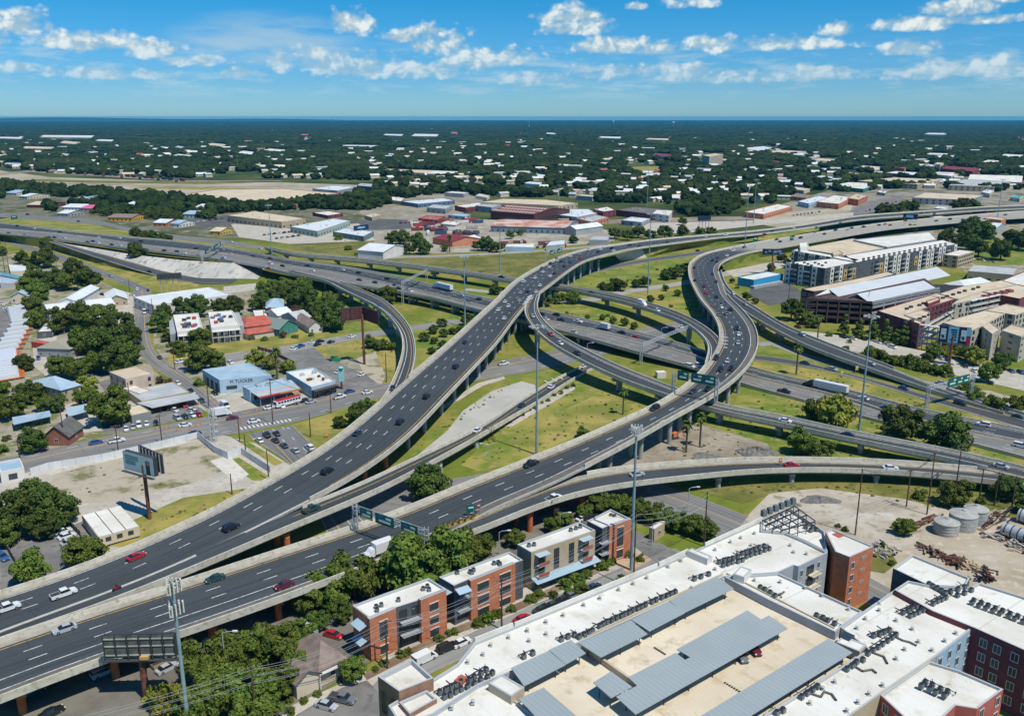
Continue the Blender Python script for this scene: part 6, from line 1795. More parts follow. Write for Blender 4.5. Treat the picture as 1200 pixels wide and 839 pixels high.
def mound(lab,px,py,wpx,h,m_,seed,asp=0.55):
 rnd=random.Random(seed);c=P(px,py,0);r=wpx/2*mpp(px,py);m=MB();n,k=26,7
 for j in range(k+1):
  f=j/k
  for i in range(n):
   t=2*PI*i/n;rr=r*f*(1+0.16*math.sin(3*t+seed)+rnd.uniform(-.07,.07))
   m.v.append((c.x+rr*math.cos(t),c.y+rr*math.sin(t)*asp,max(0.0,h*(1-f**1.5)*rnd.uniform(0.6,1.1))if j<k else-0.05))
 for j in range(k):
  for i in range(n):
   m.f.append((j*n+i,(j+1)*n+i,(j+1)*n+(i+1)%n,j*n+(i+1)%n));m.m.append(0)
 o=m.build('soil_heap',m_,None,c);tag(o,lab,'heap')
GRV=mat('dark_gravel',(0.11,0.105,0.10),0.95,(0.19,0.18,0.165),0.8,(0.26,0.23,0.19))
mound('large dark gravel heap beside the palms under the S flyover',886,531,52,2.4,GRV,1)
mound('low dark strip of gravel left of the large heap',828,536,40,0.7,GRV,2,0.8)
mound('dark rubble heap on the dirt lot above the white roofs',960,586,52,1.0,GRV,3,0.5)
mound('small dark rubble heap beside the steel frame terrace',930,592,22,0.8,GRV,4)
mound('pale concrete rubble bank below the thin utility pole',1025,605,60,0.8,PAVE,5,0.4)
# ------------------------------------------------------------------ industrial belt and the far city
FB=[
 ('warehouse','long tan roofed warehouse with dark brick wall beyond the left freeway',[(203,229.5),(285,235.5),(345,232.5),(400,226.5),(330,221),(255,222)],7,WALLM,ROOFT),
 ('warehouse','orange brick warehouse at the right end of the long tan roof',[(305,238.5),(345,235),(372,236),(330,241)],5.5,WALLO,ROOFT),
 ('warehouse','tan flat roofed warehouse behind the parked car yard',[(266,252.5),(330,260),(358,256),(300,247.5)],7,WALLT,ROOFT),
 ('warehouse','pale green walled warehouse with loading docks along its side',[(340,265.5),(372,271),(410,258.5),(392,256)],6,mat('pale_green_wall',(0.34,0.42,0.36),0.8),ROOFL),
 ('warehouse','teal walled warehouse below the roof billboard',[(390,271.5),(426,277),(438,271),(405,267)],5,mat('dull_teal_wall',(0.16,0.24,0.24),0.8),ROOFL),
 ('building','small dark brick building left of the dark field',[(366,249),(384,252.5),(402,250),(386,247.3)],4,WALLM,ROOFW),
 ('shed','long tan shed on the edge of the dark field',[(427,252.5),(436,255),(448,251),(440,249.5)],4,WALLT,ROOFT),
 ('building','low blue walled building with pale roof by the tree belt',[(470,236),(490,239),(533,235),(520,232)],5,mat('deep_blue_wall',(0.10,0.16,0.24),0.8),ROOFL),
 ('building','tan walled building with white roof in the tree belt',[(447,233),(470,236),(474,232),(455,230)],5,WALLT,ROOFW),
 ('warehouse','broad tan roofed warehouse behind the checkered roof hall',[(563,237),(612,239),(655,241),(677,238),(640,234),(590,233)],9,WALLT,ROOFT),
 ('warehouse','brown brick warehouse left of the checkered roof hall',[(533,241),(546,243.5),(573,240),(560,237)],6,WALLM,ROOFW),
 ('building','grey block joining the checkered roof hall',[(557,241),(576,243),(590,239.5),(570,238.5)],7,WALLG,ROOFG),
 ('warehouse','wide white roofed shed right of the checkered roof hall',[(640,250),(676,254.5),(700,250),(690,245),(650,245)],5,WALLG,ROOFL),
 ('building','brown block with white roof between the pale sheds',[(695,245),(707,248),(721,246),(712,242)],8,WALLM,ROOFW),
 ('warehouse','orange brick warehouse with grey roof near the rail line',[(678,256.5),(693,260),(713,254.5),(698,251.5)],5,WALLO,ROOFG),
 ('warehouse','long dark roofed brick warehouse against the tree line',[(722,246),(765,251),(790,246),(745,242)],7,WALLM,mat('dark_flat_roof',(0.15,0.14,0.13),0.9)),
 ('warehouse','grey metal shed with white roof in front of the dark roofed warehouse',[(728,258),(752,260.5),(762,256),(740,254)],5,WALLG,ROOFL),
 ('building','white walled building with blue base at the end of the belt',[(765,250),(784,252.5),(788,247),(770,246)],8,WALLW,ROOFW),
 ('warehouse','long brick building with white roof across the rail line',[(872,248.5),(895,251),(929,241.5),(912,239)],6,WALLO,ROOFW),
 ('building','pale blue metal building behind the long brick building',[(935,236),(948,238.5),(973,231.5),(960,229.5)],6,WALLB,ROOFL),
 ('building','brick building with white roof and tower block beside it',[(957,236.5),(983,239),(999,231),(978,228.5)],7,WALLO,ROOFW),
 ('building','two storey orange brick block beside the parking lot',[(993,232),(1006,234),(1017,229),(1004,227)],8,WALLO,ROOFT),
 ('building','brick building with brown flat roof at the tree edge',[(925,230),(945,232),(950,228.5),(935,226.5)],5,WALLO,ROOFBR),
 ('warehouse','green walled warehouse with bright white roof',[(971,217.5),(1012,221.5),(1030,215),(995,213.5)],6,WALLGN,ROOFW),
 ('warehouse','large tan roofed warehouse beyond the right freeway',[(1069,231.5),(1137,234.5),(1152,228.5),(1085,225.5)],8,WALLG,ROOFT),
 ('warehouse','long low warehouse with loading bays and tan roof',[(1005,212),(1075,216),(1105,210.5),(1050,208)],8,WALLT,ROOFT),
 ('warehouse','grey roofed warehouse below the white tents',[(1112,217),(1165,219),(1185,213),(1130,210)],8,WALLT,ROOFG),
 ('building','white roofed hall left of the maroon roofed building',[(1087,203.5),(1115,206.5),(1127,202.5),(1100,201.5)],7,WALLC,ROOFW),
 ('building','dark maroon building far right among the trees',[(1103,197.5),(1140,201),(1148,197),(1110,194.5)],10,WALLM,ROOFM),
 ('building','purple roofed strip of shops in the far right',[(1037,202.5),(1075,205.5),(1085,202.5),(1050,200.5)],6,WALLM,ROOFL),
 ('building','white school building with pale roof left of the green warehouse',[(947,207.5),(970,211.5),(990,208.5),(965,206)],8,WALLW,ROOFL),
 ('building','big low school with dark windows far among the trees',[(868,174),(890,177),(915,175),(895,171.5)],9,WALLC,ROOFL),
 ('building','long cream school wing right of the big low school',[(895,178),(925,180),(945,177.5),(915,176)],8,WALLC,ROOFT),
 ('building','pale hospital block far right of the school',[(925,181),(942,182.5),(955,180.5),(940,179)],8,WALLT,ROOFL),
 ('warehouse','long white warehouse far away at the left',[(42,160.5),(108,161.5),(115,159),(52,158.5)],9,WALLW,ROOFW),
 ('warehouse','white roofed sheds far away at the left edge',[(-5,162),(26,163),(30,161),(0,160.5)],9,WALLW,ROOFW),
 ('building','row of pink tan buildings in the left trees',[(25,174),(64,175),(66,172.5),(30,171.5)],8,WALLP,ROOFT),
 ('shed','long blue shed at the left end of the rail yard',[(4,192.5),(28,194),(32,191.5),(8,190.5)],7,mat('navy_wall',(0.06,0.10,0.18),0.8),ROOFG),
 ('building','long cream shopping strip in the middle trees',[(443,200.5),(500,203),(515,200),(455,198)],6,WALLC,ROOFT),
 ('building','tan building at the right end of the shopping strip',[(500,203.5),(535,204.5),(540,201),(510,200)],7,WALLT,ROOFW),
 ('building','teal and pink roofed buildings on the far horizon trees',[(449,158.5),(470,159.5),(473,157.5),(452,157)],12,WALLP,ROOFL),
 ('building','pink tower far off above the middle trees',[(528,156.5),(535,157),(536,155),(530,154.5)],18,WALLP,ROOFR),
 ('building','white office far off left of the pink tower',[(482,159.5),(512,160),(514,157.5),(486,157)],12,WALLC,ROOFW),
 ('building','white flat building far off right of centre',[(700,161.5),(727,162.5),(728,160.5),(704,160)],10,WALLW,ROOFW),
 ('building','long pale building far right of centre',[(756,163.5),(783,164.5),(784,162.5),(760,162)],10,WALLP,ROOFT),
 ('warehouse','white sheds at the far right horizon',[(1083,157.5),(1108,158),(1110,156.2),(1086,155.8)],10,WALLW,ROOFW),
 ('building','dark steel hall beside the rail yard car lot',[(418,217.5),(435,219),(437,215.5),(422,214.5)],7,mat('navy_wall2',(0.05,0.12,0.20),0.8),ROOFG),
 ('building','long white office far right below the horizon',[(1085,181),(1108,182),(1112,180),(1090,179.3)],9,WALLC,ROOFW),
 ('warehouse','white roofed warehouse far right of the maroon building',[(1150,190),(1172,192),(1180,189),(1158,187.5)],8,WALLC,ROOFW),
 ('warehouse','second white roofed warehouse at the far right edge',[(1170,183),(1198,185),(1205,182),(1178,180.5)],9,WALLC,ROOFW),
 ('warehouse','grey warehouse at the right edge behind the tents',[(1188,196),(1215,198),(1222,195),(1195,193.5)],8,WALLG,ROOFL),
 ('building','pale blue roofed hall right of the purple shops',[(1048,188),(1063,189.5),(1068,187.5),(1053,186.5)],10,WALLG,ROOFB),
 ('building','cream tower block behind the maroon roofed building',[(1095,192),(1102,193),(1106,191),(1099,190.3)],16,WALLC,ROOFT),
 ('building','grey office block right of the purple shops',[(1083,194),(1094,195.5),(1098,193.5),(1088,192.5)],12,WALLG,ROOFL),
 ('building','brick red block behind the purple shops',[(1048,196),(1060,197.5),(1063,195.5),(1051,194.5)],9,WALLO,ROOFR),
 ('building','pale blue roofed building left of the purple shops',[(1010,205),(1026,206.5),(1032,204),(1017,203)],5,WALLG,ROOFB),
 ('building','cream building with tan roof behind the school',[(1000,196),(1030,199),(1040,196),(1012,194)],6,WALLC,ROOFT),
 ('building','white roofed building beside the tan warehouse right',[(1150,225),(1160,227),(1165,223),(1156,222)],6,WALLC,ROOFL),
 ('building','teal roofed house behind the right freeway',[(1184,231),(1195,232.5),(1200,229.5),(1189,228)],5,WALLC,mat('teal_tile_roof',(0.08,0.36,0.31),0.7)),
 ('building','white canopy building at the right freeway bend',[(1028,225),(1037,226.5),(1040,224),(1031,223)],4,WALLG,ROOFW),
 ('building','tan low building between trees and right freeway',[(1040,246),(1058,248),(1062,245),(1046,243.5)],4,WALLC,ROOFT),
 ('building','pale building beside the tan low building',[(1095,244),(1118,246),(1122,243),(1100,241.5)],4,WALLC,ROOFL),
 ('building','red brick strip building in the truck yard',[(490,256),(512,258),(522,254),(500,252.5)],4,WALLM,ROOFR),
 ('building','white office in the truck yard',[(516,262),(534,264),(540,260),(524,258.5)],4,WALLC,ROOFW),
 ('building','blue roofed shed in the truck yard',[(525,252),(545,254),(552,251),(533,249.5)],4,WALLG,ROOFB),
 ('warehouse','grey roofed shed behind the truck yard trees',[(500,243),(522,245),(530,241),(508,239.5)],6,WALLG,ROOFG),
 ('building','dark container stack in the truck yard',[(497,267),(520,269),(526,266.5),(503,265)],3,WALLD,WALLM),
 ('building','long dark container row behind the store trucks',[(530,271),(558,273),(562,270.5),(535,269)],3,WALLD,METALD),
 ('warehouse','white long sheds far off at the upper left',[(110,165),(135,166),(138,164),(114,163.3)],8,WALLW,ROOFW),
 ('building','far pale school in the left middle trees',[(132,171),(142,172),(144,170),(134,169.5)],7,WALLC,ROOFL),
 ('building','red roofed school far off at centre left',[(352,158.5),(361,159),(362,157.3),(353,157)],10,WALLO,ROOFR),
 ('building','pale row of shops far left of centre',[(398,171),(440,172),(444,170.5),(402,169.8)],6,WALLC,ROOFL),
 ('building','white hall far off right of centre',[(640,157),(652,157.6),(653,156),(641,155.6)],10,WALLC,ROOFW),
 ('building','maroon roofed church right of centre in the trees',[(765,182),(785,184),(789,181),(769,179.7)],9,WALLP,ROOFM),
 ('warehouse','long pale grey shed behind the truck yard',[(366,221),(395,223.5),(418,219),(390,217.5)],6,WALLG,ROOFL),
]
for nm,lab,px,h,wm,rm in FB:
 t=shed(nm,lab,nm,W(px,h),h,wm,rm,0.5,None,0.0,None,(max(1,int(h/4)),7,2.6,1.6,1.2,3.4,FRAMED)if px[0][1]>200 and nm!='shed' else None)
 if px[0][1]>214:roofunits(t,W(px,h),h-0.5,4)
rb=random.Random(21);nb_=0
for reg,n,nm in(((900,1195,186,224),34,'far right'),((440,700,204,232),14,'far centre'),((20,330,166,186),8,'far left'),((1075,1198,240,256),7,'right freeway side')):
 pts_=sorted((rb.uniform(reg[0],reg[1]),rb.uniform(reg[2],reg[3]))for _ in range(n));k=0
 for x,y in pts_:
  if any(reg[0]and min(q[0]for q in px)-8<x<max(q[0]for q in px)+8 and min(q[1]for q in px)-3<y<max(q[1]for q in px)+5 for _,_,px,*_r in FB):continue
  w=rb.uniform(7,17);d=rb.uniform(2,3.6);sk=rb.uniform(-5,9);h=rb.choice((4,5,6,8));px=[(x-w,y),(x+w*.5,y+d*.7),(x+w+sk*.4,y),(x-w*.4,y-d*.7)]
  cn,rm=rb.choice((('white',ROOFW),('white',ROOFW),('pale grey',ROOFL),('tan',ROOFT),('tan',ROOFT),('grey',ROOFG),('maroon',ROOFM)))
  wm=rb.choice((WALLT,WALLC,WALLG,WALLO,WALLM,WALLW));lab=f'{cn} roofed low building, {ordn(k)} from left in the {nm} district';k+=1
  shed('building',lab,'building',W(px,h),h,wm,rm,0.4,None,0,'low buildings of the far districts');FB.append(('building',lab,px,h,wm,rm))
# checkered roof hall
q=rect3((575,247.5),(626,251.5),(636,243),9)
t=gable('factory_hall','brick factory hall with a red and white checkered sawtooth roof','factory',q,9,13,mat('dark_brick_hall',(0.09,0.04,0.04),0.85),mat('dark_red_roof',(0.17,0.06,0.05),0.8),wins=(1,5,2.4,3.2,2,4,FRAMED))
p0,p1,p3=q[0],q[1],q[3]
for r in range(3):
 for c in range(13):
  a=p0+(p1-p0)*((c+0.15+0.5*(r%2))/13.6);g=0.04+0.16*r
  b=a+(p3-p0)*g;z=9+8*g+0.32
  e=(p1-p0)/13.6*0.5;f=(p3-p0)*0.085
  m=MB();m.face([(b.x,b.y,z),(b.x+e.x,b.y+e.y,z),(b.x+e.x+f.x,b.y+e.y+f.y,z+0.68),(b.x+f.x,b.y+f.y,z+0.68)]);m.build('roof_light',mat('roof_light',(0.70,0.55,0.48),0.6),t)
gable('warehouse','long blue grey walled warehouse with a rusty orange roof by the rail line','warehouse',rect3((575,265),(664,267.5),(661,259),6),6,8.5,mat('blue_grey_block',(0.20,0.27,0.32),0.85),mat('rusty_orange_roof',(0.42,0.17,0.10),0.85,(0.55,0.42,0.36),0.08),wins=(1,5,1.6,2.0,1.2,3,FRAMED))
gable('shed','pale gabled end shed of the rusty orange roofed warehouse','shed',rect3((662,267.5),(675,269),(680,262),6),6,9,WALLG,ROOFL,axis=1)
gable('barn','white metal barn with a blue door near the left viaduct','barn',rect3((419,293),(449,295.5),(461,288),6),6,9.5,WALLW,ROOFL,axis=0)
gable('house','orange walled shop with a maroon roof by the gravel lot','shop',rect3((507,279),(530,283),(540,276),5),5,7.5,WALLO,ROOFM)
shed('shop','white roofed brown shop right of the maroon roofed shop','shop',W([(538,279),(548,282),(567,279),(556,274.5)],4),4,WALLM,ROOFW,0.3)
shed('trailer','long white trailer row along the upper service road','trailer',W([(592,289),(626,290),(626,285.5),(594,286)],4),4,WALLB,ROOFW,0.2)
shed('shed','pale sheds at the right end of the trailer row','shed',W([(640,288),(662,286),(662,281.5),(645,283)],4.5),4.5,WALLG,ROOFL,0.2)
shed('shed','grey shed beside the trees at the end of the service road','shed',W([(690,281),(712,281.5),(714,277),(696,277)],4.5),4.5,WALLG,ROOFG,0.2)
t=shed('apartment_tower','pale yellow apartment tower standing above the right hand trees','tower block',W([(823,182),(831.5,183.5),(847.5,181),(839,180)],24),24,WALLC,ROOFT,0.6,None,0,None,(7,6,2.2,1.8,2,3.1,FRAMED))
for lab,x,y in(('left white tent roof by the far right warehouse',1152,207),('right white tent roof by the far right warehouse',1183,208)):
 gable('tent',lab,'tent',rect3((x-18,y+5),(x+14,y+6),(x+12,y+1),6),6,13,WALLP,ROOFW,axis=0)
# houses at the near edge of the left tree belt
HOUSES2=[(12,226,14,ROOFB,WALLW,'white house with pale blue roof at the left end of tree belt'),(42,240,22,ROOFT,WALLM,'dark house with tan roof beside upper frontage road'),(85,243,26,ROOFL,WALLW,'long white roofed house by the upper frontage road'),(100,244,13,mat('pink_roof',(0.62,0.12,0.25),0.7),WALLP,'house with bright pink roof by the upper frontage road'),(97,232,11,ROOFB,WALLW,'tall pale blue house among the trees'),(152,240,14,ROOFL,WALLC,'white roofed cream house in the middle of tree belt'),(140,255,28,ROOFBR,mat('orange_shop_wall',(0.58,0.33,0.07),0.8),'orange and brown shop row by the frontage road'),(187,261,15,ROOFL,WALLO,'orange walled house with white roof by the frontage'),(222,251,17,ROOFB,WALLB,'bright pale blue building in the tree belt'),(236,243,17,ROOFL,WALLT,'tan house with pale green roof in the tree belt'),(205,262,10,ROOFB,WALLW,'small blue tarpaulin roofed shed near the frontage'),(252,271,12,ROOFT,mat('yellow_wall',(0.55,0.40,0.10),0.8),'small yellow house beside the dark trees'),(73,250,12,ROOFL,WALLG,'small grey shed near the frontage road'),(27,230,9,ROOFL,WALLC,'small pale shed in the left tree belt')]
for x,y,w,rm,wm,lab in HOUSES2:
 gable('house',lab,'house',rect3((x-w/2,y),(x+w/2,y+0.5),(x+w/2+1,y-3.2),4),4,6.5,wm,rm,wins=(1,4,1.4,1.4,1.0,3,FRAMED))
# ---- forest of the plain: inclusion outlines in the photograph
def inpoly(x,y,poly):
 c=False;n=len(poly);j=n-1
 for i in range(n):
  if(poly[i][1]>y)!=(poly[j][1]>y)and x<(poly[j][0]-poly[i][0])*(y-poly[i][1])/(poly[j][1]-poly[i][1])+poly[i][0]:c=not c
  j=i
 return c
FOR1=[(-260,137.6),(1460,137.6),(1460,228),(1200,222),(1160,226),(1140,222),(1060,221),(1015,224),(990,226),(960,223),(935,226),(920,232),(905,239),(870,240),(855,252),(800,255),(790,240),(745,238),(700,238),(680,233),(560,230),(530,226),(440,221),(440,212),(330,209.5),(230,209.5),(130,206),(60,203.5),(0,196),(-260,186)]
FOR2=[(-260,209),(0,216),(100,224),(200,232),(290,244),(330,241),(400,233),(430,226),(520,227),(470,234),(440,246),(405,247),(350,246),(290,249),(262,250),(250,256),(215,260),(150,257),(95,250),(0,244),(-260,232)]
OPEN=[[(735,190),(772,192),(776,206),(750,206),(730,200)],[(1000,250),(1065,226),(1060,240),(1020,252)]]
SHAD=[[(a,b+(-1.0 if k>1 else 2.5))for k,(a,b)in enumerate(px)]for _,_,px,*_ in FB]
SHAD+=[[(820,196),(850,196),(850,178),(820,178)],[(1130,220),(1200,220),(1200,204),(1130,204)]]
SHAD+=[[(x-w/2-2,y+7),(x+w/2+2,y+7),(x+w/2+2,y-2.5),(x-w/2-2,y-2.5)]for x,y,w,*_ in HOUSES2]
rf=random.Random(11)
houses=[]
def sample_px(poly,y0,y1):
 while True:
  y=y0+(y1-y0)*rf.random()**0.75;x=rf.uniform(-10,1210)
  if inpoly(x,y,poly):return x,y
hm={}
def house_mesh(rm,k):
 key=(rm.name,k)
 if key not in hm:
  w,d,h,r=((11,8,3.2,5.6),(16,9,3.4,5.6),(24,12,4.5,5.2))[k]
  m=MB();m.prism([(-w/2,-d/2),(w/2,-d/2),(w/2,d/2),(-w/2,d/2)],0,h)
  w2,d2=w/2+.5,d/2+.5
  m.face([(-w2,-d2,h-.2),(w2,-d2,h-.2),(w2,0,r),(-w2,0,r)],1);m.face([(w2,d2,h-.2),(-w2,d2,h-.2),(-w2,0,r),(w2,0,r)],1)
  m.face([(w/2,-d/2,h),(w/2,d/2,h),(w/2,0,r)]);m.face([(-w/2,d/2,h),(-w/2,-d/2,h),(-w/2,0,r)])
  for sx in(-.3,.05,.3):m.box((sx*w,-d/2-.02),(1.2,.06),.9,2.3,0,2)
  hm[key]=m.mesh('house',[WALLC,rm,GLASS])
 return hm[key]
RFS=[('white',ROOFW)]*7+[('pale grey',ROOFL)]*6+[('tan',ROOFT)]*2+[('grey',ROOFG)]*2+[('brown',ROOFBR)]+[('dull red',mat('dull_red_roof',(0.30,0.10,0.08),0.8))]
bands=[(236,222,'nearest'),(222,208,'second'),(208,196,'third'),(196,185,'fourth'),(185,175,'fifth'),(175,166,'sixth'),(166,158,'seventh'),(158,150,'farthest')]
cand=[sample_px(FOR1,150,236)for _ in range(255)]
cnt={}
hl=[]
for x,y in cand:
 if any(inpoly(x,y,s)for s in SHAD):continue
 b=next((n for hi_,lo_,n in bands if lo_<=y<=hi_),'nearest')
 hl.append((b,x,y,rf.choice(RFS)))
hl.sort(key=lambda q:(q[0],q[1]))
for b,x,y,(cn,rm)in hl:
 k=cnt.get((b,cn),0);cnt[(b,cn)]=k+1
 v=P(x,y,0);sz=rf.choice((0,0,1,1,2));s=1.0+max(0,(v.y-1000))/2400
 o=bpy.data.objects.new('house',house_mesh(rm,sz));COL.objects.link(o);o.location=v;o.rotation_euler=(0,0,rf.uniform(-0.9,0.9));o.scale=(min(s,3.0),)*2+(min(s,1.7),)
 tag(o,f'{cn} roofed house in the far trees, {ordn(k)} from left in the {b} belt','house','houses among the trees of the plain')
 houses.append((v.x,v.y,9*min(s,3.0)*(1.6 if sz==2 else 1.2)))
m=MB();far=[]
while len(far)<270:
 x,y=sample_px(FOR1,147,234)
 if any(inpoly(x,y,s)for s in SHAD):continue
 v=P(x,y,0);s=min(2.6,1+max(0,v.y-1000)/3200);w,d,h=rf.uniform(9,17)*s,rf.uniform(7,10)*s,4.4*min(s,1.5);an=rf.uniform(-.8,.8);far.append(v)
 m.box((v.x,v.y),(w,d),0,h,an,0);c_,s_=math.cos(an),math.sin(an);k=rf.choice((1,1,2,2,3,4,4));R4=lambda a,b,z:(v.x+a*c_-b*s_,v.y+a*s_+b*c_,z)
 for g in(-1,1):m.face([R4(-w*.53,g*d*.56,h),R4(w*.53,g*d*.56,h),R4(w*.53,0,h*1.5),R4(-w*.53,0,h*1.5)][::-g],k)
 houses.append((v.x,v.y,w*.62))
o=m.build('far_houses',[WALLC,ROOFW,ROOFL,ROOFT,ROOFG]);o['kind']='stuff'
HX=np.array([(h[0],h[1])for h in houses]);HR_=np.array([h[2]for h in houses])
def clear(v):
 d=HX-(v.x,v.y);ln=np.minimum(150.0,HR_*1.2+v.y*0.055)
 t=np.abs(d[:,0]-d[:,1]*v.x/v.y)
 return not np.any((np.hypot(d[:,0],d[:,1])<HR_)|((t<HR_*0.62)&(d[:,1]>0)&(d[:,1]<ln)))
from mathutils import noise as _nz
NZ=_nz.noise
fpts,f2=[],[]
y=560.0
while y<26000:
 sp=7.0+max(0.0,y-700)/150.0
 half=y*0.72
 x=-half
 while x<half:
  x+=sp*rf.uniform(0.6,1.4)
  v=Vector((x+rf.uniform(-.3,.3)*sp,y+rf.uniform(-.5,.5)*sp,0))
  px,py=proj(v)
  if py<137.5:continue
  in2=inpoly(px,py,FOR2)
  if not(in2 or inpoly(px,py,FOR1)):continue
  if any(inpoly(px,py,s)for s in OPEN)or(py>150 and any(inpoly(px,py-1.5,s)for s in SHAD)):continue
  if y<4500 and not clear(v):continue
  if rf.random()<0.12 or NZ(Vector((v.x/150,v.y/260,0)))+0.4*NZ(Vector((v.x/40,v.y/60,3)))>0.36:continue
  (f2 if in2 and py>228 else fpts).append((v.x,v.y,max(0.68,sp/10.5)*rf.uniform(0.5,1.5)))
 y+=sp*0.95
# containers and parked trailers in the truck yard
rc=random.Random(4)
CCOL=[('maroon',mat('container_maroon',(0.20,0.04,0.04),0.7)),('grey',WALLG),('dark blue',mat('container_blue',(0.04,0.08,0.16),0.7)),('white',WALLW),('rust brown',RUST),('tan',WALLT),('red',mat('container_red',(0.36,0.05,0.05),0.7))]
cm_={}
for cn,m_ in CCOL:
 m=MB();m.box((0,0),(12,2.5),0.6,3.3);m.box((0,0),(11,1.8),0,0.6);cm_[cn]=m.mesh('trailer',m_)
ct={}
cl_=[(rc.uniform(486,560),rc.uniform(258,276))for _ in range(46)]+[(rc.uniform(590,662),rc.uniform(286,293))for _ in range(14)]+[(rc.uniform(382,418),rc.uniform(219,223))for _ in range(14)]+[(rc.uniform(640,700),rc.uniform(256,262))for _ in range(8)]
for x,y in sorted(cl_):
 if any(inpoly(x,y,s)for s in SHAD):continue
 cn=rc.choice(CCOL)[0];v=P(x,y,0.02);o=bpy.data.objects.new('trailer',cm_[cn]);COL.objects.link(o);o.location=v;o.rotation_euler=(0,0,rc.choice((0.2,0.25,1.7))+rc.uniform(-.08,.08))
 k=ct.get(cn,0);ct[cn]=k+1
 tag(o,f'{cn} box trailer, {ordn(k)} of its colour from left in the truck yards','trailer','box trailers in the truck yards')
# ------------------------------------------------------------------ trees
def leaf_material(name,c1,c2,c3):
 m,nt,bs=newmat(name)
 isl=nt.new('ShaderNodeNewGeometry').outputs['Random Per Island']
 oi=nt.new('ShaderNodeObjectInfo').outputs['Random']
 col=nt.mix(isl,c1,c2)
 col=nt.mix(nt.ss(nt.noise(nt.new('ShaderNodeTexCoord').outputs['Object'],0.45,2.0),0.45,0.7),col,c3)
 hs=nt.new('ShaderNodeHueSaturation')
 nt.put(hs.inputs['Hue'],nt.math('MULTIPLY_ADD',oi,0.03,0.485));nt.put(hs.inputs['Value'],nt.math('MULTIPLY_ADD',oi,0.5,0.75));nt.put(hs.inputs['Color'],col)
 nt.put(bs.inputs['Base Color'],hs.outputs[0])
 bs.inputs['Roughness'].default_value=0.7;bs.inputs['Specular IOR Level'].default_value=0.2
 MATS[name]=m
 return m
LEAF=leaf_material('leaves',(0.055,0.095,0.012),(0.118,0.162,0.022),(0.13,0.16,0.024))
LEAFD=leaf_material('dark_leaves',(0.036,0.068,0.011),(0.078,0.118,0.018),(0.092,0.118,0.02))
LEAFY=leaf_material('yellow_green_leaves',(0.12,0.15,0.02),(0.20,0.22,0.03),(0.26,0.24,0.03))
LEAFR=leaf_material('reddish_leaves',(0.09,0.05,0.03),(0.14,0.075,0.04),(0.12,0.09,0.04))
BARK=mat('bark',(0.10,0.075,0.055),0.95,(0.15,0.12,0.09),2.0)
def make_tree(kind,seed,leafm,n_leaf=3600,size=0.42):
 """returns an Empty with trunk and crown, crown 10 m wide"""
 r=random.Random(seed)
 if kind=='oak':zc,rz,tw=4.9,3.3,0.34;sh=lambda z:math.sqrt(max(0.02,1-(2*z-0.85)**2/1.35))
 elif kind=='tall':zc,rz,tw=8.5,8.0,0.45;sh=lambda z:(1-z)**0.7*(0.55+1.6*min(z,0.28))
 else:zc,rz,tw=2.4,2.5,0.12;sh=lambda z:math.sqrt(max(0.02,1-(z-0.25)**2/0.62))
 m=MB();cl=[]
 n_cl={'oak':46,'tall':40,'bush':26}[kind]
 for _ in range(n_cl):
  for _try in range(60):
   x,y,z=r.uniform(-1,1),r.uniform(-1,1),r.random()
   d=math.hypot(x,y)
   if 0.35*sh(z)<d<sh(z)*(0.86 if _%5 else 1.12):break
  cl.append(Vector((x*4.6,y*4.6,zc-rz+2*rz*z)))
 for c in cl:
  rad=r.uniform(0.75,1.75)
  for _ in range(n_leaf//n_cl):
   a,u=r.uniform(0,2*PI),r.uniform(-0.55,1)
   s=math.sqrt(1-u*u)
   nrm=Vector((s*math.cos(a),s*math.sin(a),u))
   p_=c+Vector((nrm.x*rad,nrm.y*rad,nrm.z*rad*0.8))*r.uniform(0.72,1.08)
   nn=(nrm+Vector((r.gauss(0,.45),r.gauss(0,.45),r.gauss(0.2,.45)))).normalized()
   t=nn.orthogonal().normalized();t=Matrix.Rotation(r.uniform(0,6.28),3,nn)@t;b=nn.cross(t);k=size*r.uniform(0.6,1.3)
   m.face([p_-t*k-b*k*.55,p_+t*k*.2-b*k*.75,p_+t*k+b*k*.1,p_-t*k*.1+b*k*.7])
  i=len(m.v)
  for q in range(6):
   for w in range(3):
    a=q*PI/3+w*.5;zz=(w-1)*0.55
    m.v.append((c.x+math.cos(a)*rad*.48*(1-abs(zz)*.6),c.y+math.sin(a)*rad*.48*(1-abs(zz)*.6),c.z+zz*rad*.75))
  for q in range(6):
   for w in range(2):m.f.append((i+q*3+w,i+((q+1)%6)*3+w,i+((q+1)%6)*3+w+1,i+q*3+w+1));m.m.append(0)
 cm=m.mesh('crown',leafm)
 m=MB();top=zc-rz*0.3
 m.tube((0,0,-0.3),(0.1,0.05,top*0.6),tw*1.2,tw*0.8,8)
 for c in cl[::7]:
  k=c*0.55+Vector((0,0,top*.45))-Vector((0,0,c.z*.12));m.tube((0.1,0.05,top*0.55),k,tw*.6,tw*.3,6);m.tube(k,c,tw*.3,tw*.08,5)
 tm=m.mesh('trunk',BARK)
 return cm,tm
